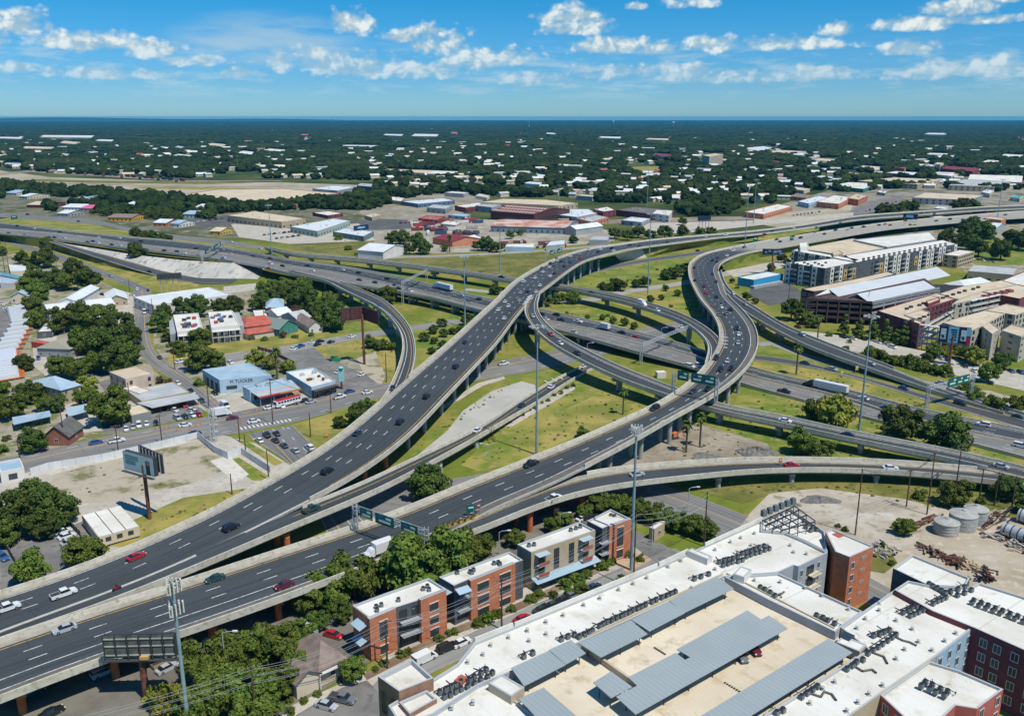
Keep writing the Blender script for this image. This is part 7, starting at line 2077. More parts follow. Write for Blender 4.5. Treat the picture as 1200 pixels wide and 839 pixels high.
def make_palm(seed):
 r=random.Random(seed);m=MB();H_=9.0
 for k in range(46):
  a=r.uniform(0,2*PI);e=r.uniform(-0.5,1.25);L=r.uniform(1.7,2.4);p0=Vector((0,0,H_));pr=None
  for s in range(5):
   f=s/4;q=p0+Vector((math.cos(a)*math.cos(e)*L*f,math.sin(a)*math.cos(e)*L*f,math.sin(e)*L*f-0.9*f*f));w=0.34*math.sin(PI*min(1,f*.8+.15));sd=Vector((-math.sin(a),math.cos(a),0))*w
   if pr:m.face([pr[0],pr[1],q+sd,q-sd])
   pr=(q-sd,q+sd)
 cm=m.mesh('fronds',LEAF);m=MB();m.tube((0,0,-.2),(0,0,H_),.32,.26,8);m.lathe((0,0,H_-2.4),[(.3,0),(.75,1.0),(.6,2.2),(.1,2.5)],9)
 return cm,m.mesh('trunk',BARK)
TP={}
for k in range(5):TP[('oak',k)]=make_tree('oak',20+k,LEAF,6800,0.31)
for k in range(3):TP[('dark',k)]=make_tree('oak',40+k,LEAFD,6800,0.31)
for k in range(2):TP[('tall',k)]=make_tree('tall',60+k,LEAF,3200,0.5)
for k in range(3):TP[('bush',k)]=make_tree('bush',80+k,LEAF,2200,0.42)
TP[('yellow',0)]=make_tree('oak',90,LEAFY,3200,0.42)
TP[('red',0)]=make_tree('oak',91,LEAFR,2600,0.42)
TP[('palm',0)]=make_palm(3);TP[('palm',1)]=make_palm(4)
NV={'oak':5,'dark':3,'tall':2,'bush':3,'yellow':1,'red':1,'palm':2}
rt=random.Random(5)
def tree(px,py,w,kind,lab,grp,z=0.0):
 v=P(px,py,z);s=w*mpp(px,py,z)/10.0
 if kind=='palm':s=w*mpp(px,py)/3.6
 if kind=='tall':s*=1.25
 k=(kind,rt.randrange(NV[kind]))
 t=thing({'palm':'palm_tree','bush':'shrub'}.get(kind,'tree'),lab,{'palm':'palm tree','bush':'shrub'}.get(kind,'tree'),v,grp,rt.uniform(0,6.28))
 t.scale=(s,s,s*rt.uniform(0.9,1.12))
 for me in TP[k]:
  o=bpy.data.objects.new(me.name.split('.')[0],me);COL.objects.link(o);o.parent=t
AD={'oak':'leafy green tree','dark':'dark green tree','tall':'slim conical tree','bush':'rounded green shrub','yellow':'yellow green tree','red':'reddish leaved tree','palm':'palm tree'}
def grove(where,grp,*items):
 """items (px, py, w, kind); each gets its order from the left by kind"""
 its=sorted(items,key=lambda q:q[0]);n={};tot={}
 for q in its:tot[q[3]]=tot.get(q[3],0)+1
 for q in its:
  k=n.get(q[3],0);n[q[3]]=k+1
  lab=f'{AD[q[3]]} {where}' if tot[q[3]]==1 else f'{AD[q[3]]}, {ordn(k)} from left, {where}'
  tree(q[0],q[1],q[2],q[3],lab,grp,q[4]if len(q)>4 else 0.0)
g_='trees of the left hand streets'
grove('at the bottom left corner by the antenna mast',g_,(245,800,60,'oak'),(272,782,54,'oak'),(302,775,58,'oak'),(330,775,62,'oak'),(350,765,46,'oak'),(255,832,64,'oak'),(290,832,64,'oak'),(322,818,54,'oak'),(230,848,50,'oak'),(300,856,60,'oak'),(346,792,36,'oak'),(202,838,42,'yellow'),(186,828,30,'yellow'),(375,712,30,'oak'))
grove('beside the near flyover behind the townhouses',g_,(364,716,44,'oak'),(386,710,58,'oak'),(416,700,60,'oak'),(432,690,40,'oak'),(372,738,30,'dark'),(398,728,32,'dark'),(472,690,60,'oak'),(497,694,98,'oak'),(528,672,62,'oak'),(548,660,46,'oak'),(562,650,40,'oak'),(604,640,26,'oak'))
grove('on the pavement beside the nearest townhouse',g_,(415,796,36,'oak'))
grove('in the gap between the middle ramp and the S flyover',g_,(500,584,50,'dark'))
grove('around the parking lot by the site office',g_,(103,664,50,'oak'),(37,683,46,'oak'),(20,626,54,'dark'),(62,618,54,'dark'),(4,640,36,'oak'),(40,598,44,'dark'),(76,610,34,'dark'),(52,630,40,'dark'))
grove('along the main street at the left',g_,(40,529,34,'dark'),(130,497,54,'oak'),(12,491,36,'oak'),(38,472,34,'dark'),(53,482,24,'oak'),(69,482,22,'dark'),(103,464,28,'yellow'),(101,477,28,'oak'),(29,434,24,'dark'),(0,470,30,'oak'),(8,516,12,'bush'),(4,530,16,'bush'))
grove('in the dense clump left of the side street',g_,(75,390,34,'oak'),(95,387,38,'dark'),(118,386,40,'oak'),(140,394,38,'dark'),(100,414,42,'oak'),(126,420,50,'dark'),(150,428,38,'oak'),(136,438,40,'dark'),(110,436,32,'oak'),(92,444,30,'oak'),(155,404,26,'dark'),(72,442,30,'oak'),(44,384,26,'oak'),(40,367,24,'oak'),(46,352,26,'oak'))
grove('by the frontage road at the left',g_,(26,309,17,'dark'),(36,314,17,'oak'),(52,314,26,'dark'),(88,324,26,'dark'),(45,337,30,'oak'),(62,338,28,'dark'),(80,340,28,'oak'),(106,341,30,'dark'),(38,350,30,'oak'),(31,285,12,'bush'),(42,287,15,'bush'),(55,290,15,'oak'),(2,300,14,'dark'))
grove('on the concrete embankment of the freeway',g_,(160,302,23,'dark',5.0))
grove('in the hedge beyond the left freeway',g_,(160,280,15,'dark'),(170,281,13,'dark'),(180,282,14,'dark'),(190,283,11,'dark'),(199,283,10,'dark'))
grove('around the white apartment houses',g_,(188,388,28,'dark'),(192,374,22,'dark'),(215,370,26,'dark'),(232,371,28,'dark'),(255,368,22,'dark'),(273,369,28,'dark'),(236,408,30,'oak'),(236,434,38,'oak'),(256,432,22,'oak'),(212,414,20,'oak'),(233,452,15,'bush'),(198,400,18,'oak'),(203,412,18,'bush'),(212,418,12,'bush'))
grove('beside the blue warehouse',g_,(300,430,24,'yellow'),(318,432,20,'yellow'),(336,436,18,'yellow'),(325,444,15,'palm'),(340,438,16,'oak'))
grove('around the houses under the curved ramp',g_,(305,364,26,'dark'),(325,357,28,'dark'),(345,360,30,'dark'),(360,364,32,'dark'),(376,374,32,'dark'),(312,346,24,'oak'),(334,344,24,'oak'),(354,348,26,'oak'),(318,373,15,'red'),(348,369,13,'red'),(392,387,36,'dark'),(380,380,26,'dark'),(385,362,26,'oak'),(295,398,10,'bush'),(310,399,10,'bush'),(332,396,9,'red'),(346,396,10,'bush'),(365,394,8,'bush'),(188,449,10,'red'),(199,453,12,'red'))
grove('in the grass inside the curved ramp',g_,(435,408,19,'oak'),(447,410,17,'oak'),(459,410,12,'oak'),(497,400,14,'dark'),(508,391,13,'dark'),(518,383,13,'dark'),(520,395,12,'dark'),(531,392,11,'dark'),(509,403,10,'dark'),(519,409,12,'dark'),(506,415,11,'dark'),(534,403,10,'dark'),(546,381,13,'dark'),(553,376,10,'dark'),(540,390,11,'dark'))
grove('between the freeway and the curved ramp',g_,(455,355,25,'oak'))
grove('on the grass corner beside the left flyover',g_,(420,499,32,'dark'),(432,492,28,'dark'),(398,501,18,'dark'))
g_='trees inside the interchange'
grove('on the grass triangle below the S flyover',g_,(684,513,18,'oak'),(730,486,11,'palm'),(664,522,9,'bush'),(674,470,4,'bush'),(710,475,4,'bush'),(717,480,4,'bush'))
grove('on the gravel lot under the S flyover',g_,(804,530,14,'palm'),(820,524,14,'palm'))
grove('in the middle of the interchange',g_,(780,328,15,'dark'),(788,327,17,'dark'),(798,324,17,'dark'),(746,337,13,'dark'),(756,337,15,'dark'),(706,341,12,'dark'),(715,341,11,'dark'),(727,341,18,'dark'),(721,339,16,'dark'),(794,347,10,'oak'),(780,341,9,'oak'),(775,352,8,'oak'),(762,354,10,'dark'),(688,374,7,'oak'),(706,375,9,'oak'),(718,379,9,'oak'),(732,382,11,'oak'),(743,386,10,'oak'),(641,359,15,'oak'),(655,356,15,'oak'),(672,356,19,'oak'),(712,371,7,'bush'),(664,368,6,'bush'),(694,378,7,'bush'),(805,363,5,'bush'),(786,360,6,'bush'),(747,325,4,'bush'),(770,317,4,'bush'),(735,330,4,'bush'),(580,345,15,'dark'))
grove('in the planting strip beside the low ramp',g_,*[(590+82*k/11,499-47*k/11+(1 if k%2 else-1),7,'bush')for k in range(12)])
grove('by the S flyover at the blue warehouse',g_,(875,352,13,'dark'),(885,356,9,'dark'),(903,318,11,'dark'),(858,332,7,'dark'),(864,338,6,'bush'),(916,308,12,'dark'),(922,312,10,'dark'),(930,306,10,'oak'))
g_='trees of the right hand side'
grove('between the freeway and the low ramp at right',g_,(957,494,36,'oak'),(978,505,46,'yellow'),(940,532,38,'oak'),(960,540,32,'oak'),(1055,520,58,'dark'),(1105,530,60,'dark'),(1030,513,10,'bush'))
grove('around the scrap yard',g_,(1117,592,38,'oak'),(1058,626,28,'oak'),(1180,586,34,'dark'),(1205,602,30,'oak'),(990,622,10,'bush'),(982,618,8,'bush'),(1035,640,10,'bush'),(1078,584,20,'bush'),(1150,590,14,'bush'),(1045,662,10,'bush'))
grove('in the hedge between street and right hand ramp',g_,*[(1018+12.5*k,418+3.2*k,24,'bush')for k in range(8)],(1158,448,26,'oak'),(1145,468,22,'bush'),(1165,478,28,'bush'),(1186,480,28,'bush'),(1128,456,18,'bush'),(1140,462,18,'bush'),(1200,478,24,'bush'))
grove('in front of the dark parking garage',g_,(927,375,27,'dark'),(945,380,19,'oak'),(953,384,17,'oak'),(989,393,13,'tall'),(1005,397,14,'tall'),(1023,397,13,'tall'),(1037,402,15,'tall'),(1050,404,11,'tall'),(1059,405,13,'tall'),(958,397,10,'palm'),(991,411,10,'bush'),(971,394,10,'bush'),(1075,404,12,'bush'),(995,402,7,'bush'))
grove('beside the right hand billboard',g_,(1093,418,20,'oak'),(1108,418,16,'yellow'),(1124,420,16,'yellow'),(1141,428,24,'yellow'),(1135,424,22,'oak'),(1174,432,24,'dark'),(1088,424,16,'oak'),(1196,370,26,'dark'),(1190,360,20,'oak'))
grove('on the grass by the freeway exit sign',g_,(933,439,12,'palm'),(893,479,4,'bush'),(889,471,4,'bush'),(934,477,4,'bush'))
grove('in the park beside the far right freeway',g_,(1105,285,15,'dark'),(1122,288,20,'dark'),(1135,293,24,'dark'),(1146,301,26,'dark'),(1152,284,26,'dark'),(1130,276,20,'dark'),(1112,278,14,'oak'),(1172,305,28,'dark'),(1186,291,28,'dark'),(1203,294,28,'dark'),(1069,272,11,'oak'),(1140,270,18,'dark'))
grove('between the right freeway and the warehouses',g_,(1038,253,20,'dark'),(1051,251,16,'dark'),(1069,249,16,'dark'),(1122,248,20,'dark'),(1132,248,20,'dark'),(1142,248,16,'dark'),(1030,253,14,'dark'),(1060,245,12,'oak'))
grove('behind the brick townhouses at the mobile mast',g_,*[(700+16*k,602+max(0,k-2)*5.0,28,'oak')for k in range(9)],(650,624,24,'oak'),(662,617,22,'oak'),(684,606,22,'oak'))
grove('in the beds in front of the townhouses',g_,*[(x,y,w,'bush')for x,y,w in((450,778,14),(470,768,16),(478,766,12),(514,750,14),(530,742,16),(560,733,18),(572,728,20),(582,722,16),(600,716,14),(622,704,18),(632,698,16),(648,700,14),(662,688,20),(676,682,22),(688,676,16),(706,666,18),(716,660,14),(680,695,22),(668,698,18),(728,680,12),(736,652,16),(750,656,14),(356,823,12),(372,815,12),(340,836,14),(338,822,14),(440,786,10),(746,690,14))])
grove('along the industrial belt',g_,(460,287,19,'dark'),(473,286,19,'dark'),(488,290,19,'dark'),(496,298,21,'dark'),(480,298,17,'dark'),(521,294,10,'oak'),(570,294,19,'dark'),(582,296,17,'dark'),(560,294,15,'dark'),(598,280,12,'oak'),(610,276,10,'oak'),(720,280,17,'dark'),(735,282,15,'dark'),(748,279,17,'dark'),(762,281,15,'dark'),(779,280,19,'dark'),(800,277,15,'dark'),(820,276,13,'oak'),(833,277,14,'dark'),(800,264,12,'oak'),(672,285,12,'dark'),(396,281,12,'bush'),(408,293,12,'bush'),(420,299,10,'bush'),(527,296,8,'palm'))
# nearest trees of the left belt are things, everything beyond is forest
f2.sort(key=lambda q:q[1])
k=0
for v in sorted(f2[:60]):
 px,py=proj((v[0],v[1],0))
 k+=1
 tree(px,py,10*v[2]/mpp(px,py),'dark',f'dark green tree, {ordn(k - 1)} from left, along the front edge of the left tree belt','front trees of the left belt')
def blob(seed,material=None):
 bm=bmesh.new();r=random.Random(seed)
 bmesh.ops.create_icosphere(bm,subdivisions=2,radius=1.0)
 ph=[Vector((r.gauss(0,1),r.gauss(0,1),r.gauss(0,1))).normalized()*r.uniform(2.5,5)for _ in range(9)]
 for v in bm.verts:
  d=1+sum(0.075*math.sin(p_.dot(v.co)*2+i)for i,p_ in enumerate(ph))+r.uniform(-.11,.11)
  v.co=Vector((v.co.x*5.2*d,v.co.y*5.2*d,4.6+v.co.z*4.4*d))
 me=bpy.data.meshes.new('forest_clump');bm.to_mesh(me);bm.free()
 me.materials.append(material or FOREST)
 return me
FOREST,nt,bs=newmat('forest')
oi=nt.new('ShaderNodeObjectInfo').outputs['Random']
tp=nt.pos()
c=nt.mix(oi,(0.006,0.018,0.004),(0.052,0.078,0.015))
c=nt.mix(nt.ss(nt.noise(tp,0.42,4.0),0.36,0.62,0,0.85),c,(0.008,0.017,0.005))
c=nt.mix(nt.ss(nt.noise(tp,0.004,3.0),0.5,0.68,0,0.5),c,(0.055,0.070,0.022))
nt.put(bs.inputs['Base Color'],c);bs.inputs['Roughness'].default_value=0.9;bs.inputs['Specular IOR Level'].default_value=0.1
def forest(name,pts,me):
 pm=bpy.data.meshes.new(name);pm.from_pydata([(x,y,-0.3)for x,y,s in pts],[],[])
 at=pm.attributes.new('sc','FLOAT','POINT');at.data.foreach_set('value',[s for _,_,s in pts])
 at=pm.attributes.new('rz','FLOAT','POINT');at.data.foreach_set('value',[rf.uniform(0,6.28)for _ in pts])
 o=bpy.data.objects.new(name,pm);COL.objects.link(o);o['kind']='stuff'
 po=bpy.data.objects.new('forest_clump',me)
 ng=bpy.data.node_groups.new('scatter','GeometryNodeTree')
 ng.interface.new_socket('Geometry',in_out='INPUT',socket_type='NodeSocketGeometry');ng.interface.new_socket('Geometry',in_out='OUTPUT',socket_type='NodeSocketGeometry')
 N=ng.nodes;gi=N.new('NodeGroupInput');go=N.new('NodeGroupOutput');ip=N.new('GeometryNodeInstanceOnPoints');ob=N.new('GeometryNodeObjectInfo')
 ob.inputs['Object'].default_value=po;ob.inputs['As Instance'].default_value=True
 L=ng.links;L.new(gi.outputs[0],ip.inputs['Points']);L.new(ob.outputs['Geometry'],ip.inputs['Instance']);L.new(ip.outputs[0],go.inputs[0])
 for nm,sk in(('sc','Scale'),('rz',None)):
  a=N.new('GeometryNodeInputNamedAttribute');a.data_type='FLOAT';a.inputs['Name'].default_value=nm
  if sk:
   cx=N.new('ShaderNodeCombineXYZ');L.new(a.outputs['Attribute'],cx.inputs[0]);L.new(a.outputs['Attribute'],cx.inputs[1])
   mn=N.new('ShaderNodeMath');mn.operation='MINIMUM';L.new(a.outputs['Attribute'],mn.inputs[0]);mn.inputs[1].default_value=1.35;L.new(mn.outputs[0],cx.inputs[2]);L.new(cx.outputs[0],ip.inputs['Scale'])
  else:
   cx=N.new('ShaderNodeCombineXYZ');L.new(a.outputs['Attribute'],cx.inputs[2]);L.new(cx.outputs[0],ip.inputs['Rotation'])
 md=o.modifiers.new('scatter','NODES');md.node_group=ng
 return o
allp=f2[60:]+fpts
for k in range(3):forest('forest',allp[k::3],blob(100+k))
WEED=mat('weeds',(0.07,0.10,0.02),0.9,(0.15,0.14,0.03),0.4)
wp=[]
for poly,n in(([(540,545),(590,500),(640,473),(684,440),(712,444),(760,462),(785,474),(700,500),(600,540)],260),([(590,395),(680,360),(760,385),(720,384),(640,368)],60),([(655,330),(690,320),(800,300),(806,325),(740,337),(680,348)],130),([(870,455),(943,474),(1000,490),(1127,521),(1200,541),(1040,512),(919,485)],160),([(800,490),(840,484),(967,513),(1120,546),(1000,536),(880,535),(800,541)],160),([(884,424),(973,438),(1080,471),(1190,503),(1040,470),(945,444)],120),([(490,446),(540,390),(586,382),(545,350),(488,390)],90),([(345,290),(400,280),(436,284),(420,296)],90),([(810,573),(960,562),(1130,577),(1200,590),(1120,600),(960,572),(880,580)],260),([(62,556),(240,516),(266,545),(190,573),(90,588)],60),([(150,620),(290,573),(240,601),(140,635)],90),([(520,300),(640,297),(690,293),(600,328),(540,316)],110),([(480,535),(510,507),(580,456),(680,425),(600,452),(520,507)],90),([(366,410),(440,396),(465,402),(455,450),(420,420)],60)):
 k=0
 while k<n:
  x,y=rf.uniform(min(q[0]for q in poly),max(q[0]for q in poly)),rf.uniform(min(q[1]for q in poly),max(q[1]for q in poly))
  if inpoly(x,y,poly):
   k+=1;v=P(x,y,0);wp.append((v.x,v.y,0.03+0.08*rf.random()**3))
forest('weed_tufts',wp,blob(200,WEED))
# ------------------------------------------------------------------ vehicles
PAINT={}
for n_,c_ in{'white':(0.70,0.71,0.71),'silver':(0.40,0.42,0.44),'grey':(0.15,0.16,0.17),'black':(0.014,0.016,0.02),'dark blue':(0.02,0.045,0.09),'blue':(0.03,0.10,0.28),'red':(0.42,0.015,0.025),'maroon':(0.13,0.012,0.025),'dark green':(0.02,0.06,0.055),'tan':(0.35,0.28,0.18),'yellow':(0.62,0.36,0.03),'green':(0.04,0.38,0.16),'orange':(0.60,0.18,0.04)}.items():
 PAINT[n_]=mat('paint '+n_,c_,0.3,spec=0.5,coat=0.4)
TYRE=mat('tyre',(0.015,0.015,0.015),0.9);CGL=mat('car_glass',(0.015,0.02,0.025),0.08,spec=0.8);LAMP=mat('lamp_lens',(0.6,0.6,0.55),0.2);TAIL=mat('tail_lens',(0.35,0.02,0.02),0.3);HUB=mat('wheel_rim',(0.35,0.36,0.37),0.4,metal=0.5)
BASEP=mat('paint base',(0.7,0.71,0.71),0.3,spec=0.5,coat=0.4)
def loft(m,st,mi=0):
 """st: (x, half width bottom, half width top, z0, z1)"""
 i=len(m.v)
 for x,wb,wt,z0,z1 in st:m.v+=[(x,-wb,z0),(x,wb,z0),(x,wt,z1),(x,-wt,z1)]
 for k in range(len(st)-1):
  a,b=i+4*k,i+4*k+4
  for q in range(4):m.f.append((a+q,b+q,b+(q+1)%4,a+(q+1)%4)[::-1]);m.m.append(mi)
 m.f.append((i,i+1,i+2,i+3));m.m.append(mi);e=i+4*len(st)-4;m.f.append((e+3,e+2,e+1,e));m.m.append(mi)
SHAPES={
 'sedan':(4.7,0.90,[(-2.35,.72,.66,.38,.78),(-2.2,.86,.78,.25,.93),(-1.2,.9,.82,.2,.98),(.9,.9,.82,.2,.96),(1.9,.88,.78,.22,.84),(2.3,.72,.62,.3,.68)],[(-1.75,.78,.70,.95,.97),(-1.0,.8,.62,.95,1.42),(.2,.8,.62,.95,1.44),(1.15,.8,.70,.94,.97)],(-.95,.25,.63,1.44),1.38),
 'suv':(4.9,0.96,[(-2.45,.82,.78,.42,1.05),(-2.35,.94,.88,.3,1.15),(-1.2,.96,.88,.28,1.15),(1.0,.96,.88,.28,1.12),(2.1,.94,.84,.3,1.02),(2.42,.8,.7,.36,.85)],[(-2.35,.86,.74,1.13,1.2),(-2.1,.86,.72,1.13,1.72),(.3,.86,.72,1.13,1.76),(1.15,.86,.78,1.1,1.15)],(-2.1,.35,.74,1.77),1.45),
 'pickup':(5.6,0.98,[(-2.8,.94,.9,.45,1.0),(-2.75,.96,.94,.4,1.1),(-.75,.96,.94,.35,1.1),(-.7,.96,.92,.35,1.12),(1.2,.96,.9,.35,1.12),(2.4,.94,.84,.38,1.02),(2.75,.82,.7,.42,.85)],[(-.75,.88,.76,1.1,1.12),(-.55,.88,.74,1.1,1.74),(.6,.88,.74,1.1,1.76),(1.4,.88,.8,1.1,1.13)],(-.55,.65,.76,1.77),1.7),
 'van':(5.6,1.0,[(-2.8,.96,.94,.4,1.3),(-1.2,1.0,.98,.35,1.3),(1.4,1.0,.96,.35,1.25),(2.5,.95,.85,.4,1.05),(2.8,.85,.7,.45,.85)],[(-2.8,.94,.86,1.28,2.2),(-1.5,.96,.86,1.28,2.3),(1.0,.96,.86,1.26,2.25),(2.0,.92,.82,1.15,1.25)],(-2.78,1.0,.9,2.28),1.75),
}
def add_wheels(m_or_t,xs,hw,r=0.34,joined=None):
 for x in xs:
  for s in(-1,1):
   m=joined or MB()
   m.tube((x,s*(hw-.22),r),(x,s*(hw+.01),r),r,r,12,0 if joined is None else 2)
   if joined is None:
    m.tube((x,s*(hw+.008),r),(x,s*(hw+.022),r),r*.55,r*.55,8,1)
    o=m.build('wheel',[TYRE,HUB],m_or_t)
VPROTO={}
def make_car(kind):
 L,hw,body,glass,roof,wx=SHAPES[kind]
 t=thing('car','x','car',(0,0,0))
 m=MB();loft(m,body);b=m.build('body',BASEP,t)
 m=MB();loft(m,glass);m.build('cabin_glass',CGL,t)
 x0,x1,w,z=roof;m=MB();loft(m,[(x0-.15,w-.04,w-.1,z-.05,z),(x0,w,w-.06,z-.06,z+.045),(x1,w,w-.06,z-.06,z+.045),(x1+.15,w-.04,w-.1,z-.06,z)])
 m.build('cabin_roof',BASEP,t)
 if kind=='pickup':
  m=MB();m.box((-1.75,0),(1.9,1.55),1.06,1.125);m.build('load_bed',mat('bed_liner',(0.05,0.045,0.04),0.8),t)
 if kind=='van':
  m=MB()
  for s in(-1,1):m.box((-.9,s*.93),(3.6,.12),1.25,2.2,0)
  m.build('side_panel',BASEP,t)
 add_wheels(t,(wx,-wx),hw)
 for nm,x,mm in(('headlight',L/2-.12,LAMP),('taillight',-L/2+.06,TAIL)):
  for s in(-1,1):
   m=MB();m.box((x,s*hw*.66),(.22 if nm=='headlight' else .12,.34),.62,.78);m.build(nm,mm,t)
 return t
def make_simple(kind):
 L,hw,body,glass,roof,wx=SHAPES[kind]
 m=MB();loft(m,body);loft(m,glass,1);x0,x1,w,z=roof;loft(m,[(x0-.15,w-.04,w-.1,z-.05,z),(x0,w,w-.06,z-.06,z+.045),(x1,w,w-.06,z-.06,z+.045),(x1+.15,w-.04,w-.1,z-.06,z)])
 add_wheels(None,(wx,-wx),hw,.34,m)
 return m.mesh('car',[BASEP,CGL,TYRE])
def make_box_truck():
 t=thing('box_truck','x','truck',(0,0,0))
 m=MB();m.box((-1.2,0),(5.2,2.4),.95,3.5);m.build('cargo_box',PAINT['white'],t)
 m=MB();loft(m,[(1.5,1,.95,.6,2.4),(2.3,1.05,.9,.5,2.4),(2.9,1.05,.9,.5,1.7),(3.6,1,.85,.55,1.3),(3.7,.9,.8,.6,1.1)]);m.build('cab',BASEP,t)
 m=MB();loft(m,[(2.34,.92,.86,1.66,2.3),(2.86,.96,.9,1.62,1.72)]);m.build('windscreen',CGL,t)
 m=MB();m.box((-.3,0),(7,.9),.55,.95);m.build('chassis',METALD,t)
 add_wheels(t,(2.7,-2.4),1.1,.45);return t
def make_semi():
 t=thing('semi_truck','x','truck',(0,0,0))
 m=MB();m.box((-3.4,0),(14.2,2.55),1.2,4.0);m.build('trailer_box',PAINT['white'],t)
 m=MB();m.box((-3,0),(13,.9),.8,1.2);m.build('trailer_chassis',METALD,t)
 m=MB();loft(m,[(4.4,1.1,1,.8,3.5),(5.9,1.2,1.05,.7,3.2),(6.6,1.2,1.05,.7,2.2),(8.3,1.1,.9,.7,1.7),(8.6,1,.85,.8,1.5)]);m.build('tractor_cab',BASEP,t)
 m=MB();loft(m,[(6.0,1.1,1,2.3,3.0),(6.62,1.1,1,2.1,2.3)]);m.build('windscreen',CGL,t)
 add_wheels(t,(7.6,4.3,3.1,-8.6,-9.8),1.15,.5);return t
def make_bus(school):
 t=thing('bus','x','bus',(0,0,0));L=10.5 if school else 11.5
 m=MB();m.box((0,0),(L,2.5),.55,2.7);m.build('body',PAINT['white']if school else BASEP,t)
 m=MB();m.box((-.2,0),(L-.6,2.3),2.702,3.0);m.build('roof',PAINT['white']if school else PAINT['red'],t)
 if school:m=MB();m.box((0,0),(L-.1,2.56),.56,1.1);m.build('stripe',BASEP,t)
 for k in range(0 if school else 8):
  for s in(-1,1):
   m=MB();m.box((-4.7+1.3*k,s*1.25),(1.0,.05),1.75,2.5);m.build('window',CGL,t)
 m=MB();m.box((L/2+(1.0 if school else 0),0),(.05,2.0),1.45,2.5 if not school else 1.95);m.build('windscreen',CGL,t)
 if school:m=MB();loft(m,[(L/2+.02,1.1,1,.6,2.2),(L/2+1.0,1.05,.95,.6,2.0),(L/2+1.3,1.05,.95,.6,1.4),(L/2+2.4,1,.85,.65,1.25)]);m.build('cab',BASEP,t)
 add_wheels(t,(3.6,-3.4),1.15,.5);return t
def road_hit(key,px,py):
 r=ROADS[key];best=None
 for i in range(len(r.C)):
  q=proj(r.C[i]);d=abs(q[0]-px)+abs(q[1]-py)
  if best is None or d<best[0]:best=(d,i)
 i=best[1]
 for _ in range(4):
  v=P(px,py,r.C[i,2]+0.03);d=r.C[:,:2]-np.array(v[:2]);i=int(np.argmin((d*d).sum(1)))
 return P(px,py,r.C[i,2]+0.035),math.atan2(r.T[i,1],r.T[i,0])
RN={'A':'left flyover','B':'S flyover','C':'middle ramp','D':'tight curved ramp','E':'dropping curved ramp','G':'narrow viaduct','Hr':'low ramp','I':'right exit ramp','M1':'far freeway carriageway','M2':'near freeway carriageway','J':'right service road','N':'left frontage road','K':'left entrance ramp','O':'upper frontage road','Pst':'side street','Q':'main street','Rst':'underpass street','Xst':'residential street','V':'grass exit ramp','Fst':'townhouse street','Yst':'apartment street','Wst':'cross street','U':'upper service road'}
KN={'sedan':'car','suv':'SUV','pickup':'pickup','van':'van','box_truck':'box truck','semi':'semi truck','bus':'bus','school_bus':'moving truck'}
VEH=[]
def put(where,grp,kind,colour,v,ang):VEH.append((where,grp,kind,colour,v,ang))
def on(key,spec,back=False,jit=0.0):
 """'x y kindcolour; ...' cars on a road"""
 for it in spec.split(';'):
  a=it.split();px,py=float(a[0]),float(a[1]);kind={'s':'sedan','u':'suv','p':'pickup','v':'van','t':'box_truck','S':'semi'}[a[2]];col=CC[a[3]]
  v,ang=road_hit(key,px,py)
  put('on the '+RN[key],'vehicles on the '+RN[key],kind,col,v,ang+(PI if back else 0))
def lot(where,grp,spec,pa,pb,side=0):
 """parked cars; direction pa->pb in pixels (on the ground)"""
 A,B=P(*pa,0),P(*pb,0);ang=math.atan2(B.y-A.y,B.x-A.x)
 for it in spec.split(';'):
  a=it.split();kind={'s':'sedan','u':'suv','p':'pickup','v':'van','t':'box_truck'}[a[2]]
  put(where,grp,kind,CC[a[3]],P(float(a[0]),float(a[1]),float(a[4])if len(a)>4 else 0.02),ang+random.uniform(-.04,.04))
CC={'w':'white','s':'silver','g':'grey','k':'black','d':'dark blue','b':'blue','r':'red','m':'maroon','n':'dark green','t':'tan','y':'yellow'}
on('A','8 715 p w;75 698 p w;160 654 s r;271 620 u k;384 554 u k;419 509 s d;469 496 u k;500 466 u k;534 431 u k;545 402 s d;584 364 s w;591 374 s w;592 354.5 s w;596 359.5 s w;610 344 s s;609 353 s s;618.4 343 s k;613.4 331 u w;627 326.5 s w;635 315 s g;636.5 319.5 s w;644 314 s w;649.5 311.5 s g;645 309.5 s m;658 307.5 s d;661 313 s k;668.5 308 u b;679 298 s s;680 303.5 s r;645 324.5 s w;650 321 s m;633 335.5 s w;628.5 343 s w;622.6 350.5 s w;717 292 p k;719 294.5 s w;701 296 s d;738 288 s k;749 289.5 s k;782 285 s k;850 276 p w;896 275 s r;905 271.5 s k;957 267.5 s d;1012 257 s k;1080 250.6 s k;1086 251 s k;1095 251 s d;1132 248 s k;1157 246 s g;704 293 s w;600 364 s g;653 306 s w;668 301 s w;690 293.5 s w;827 278.5 s s;930 268 s w;985 262 s g',back=False)
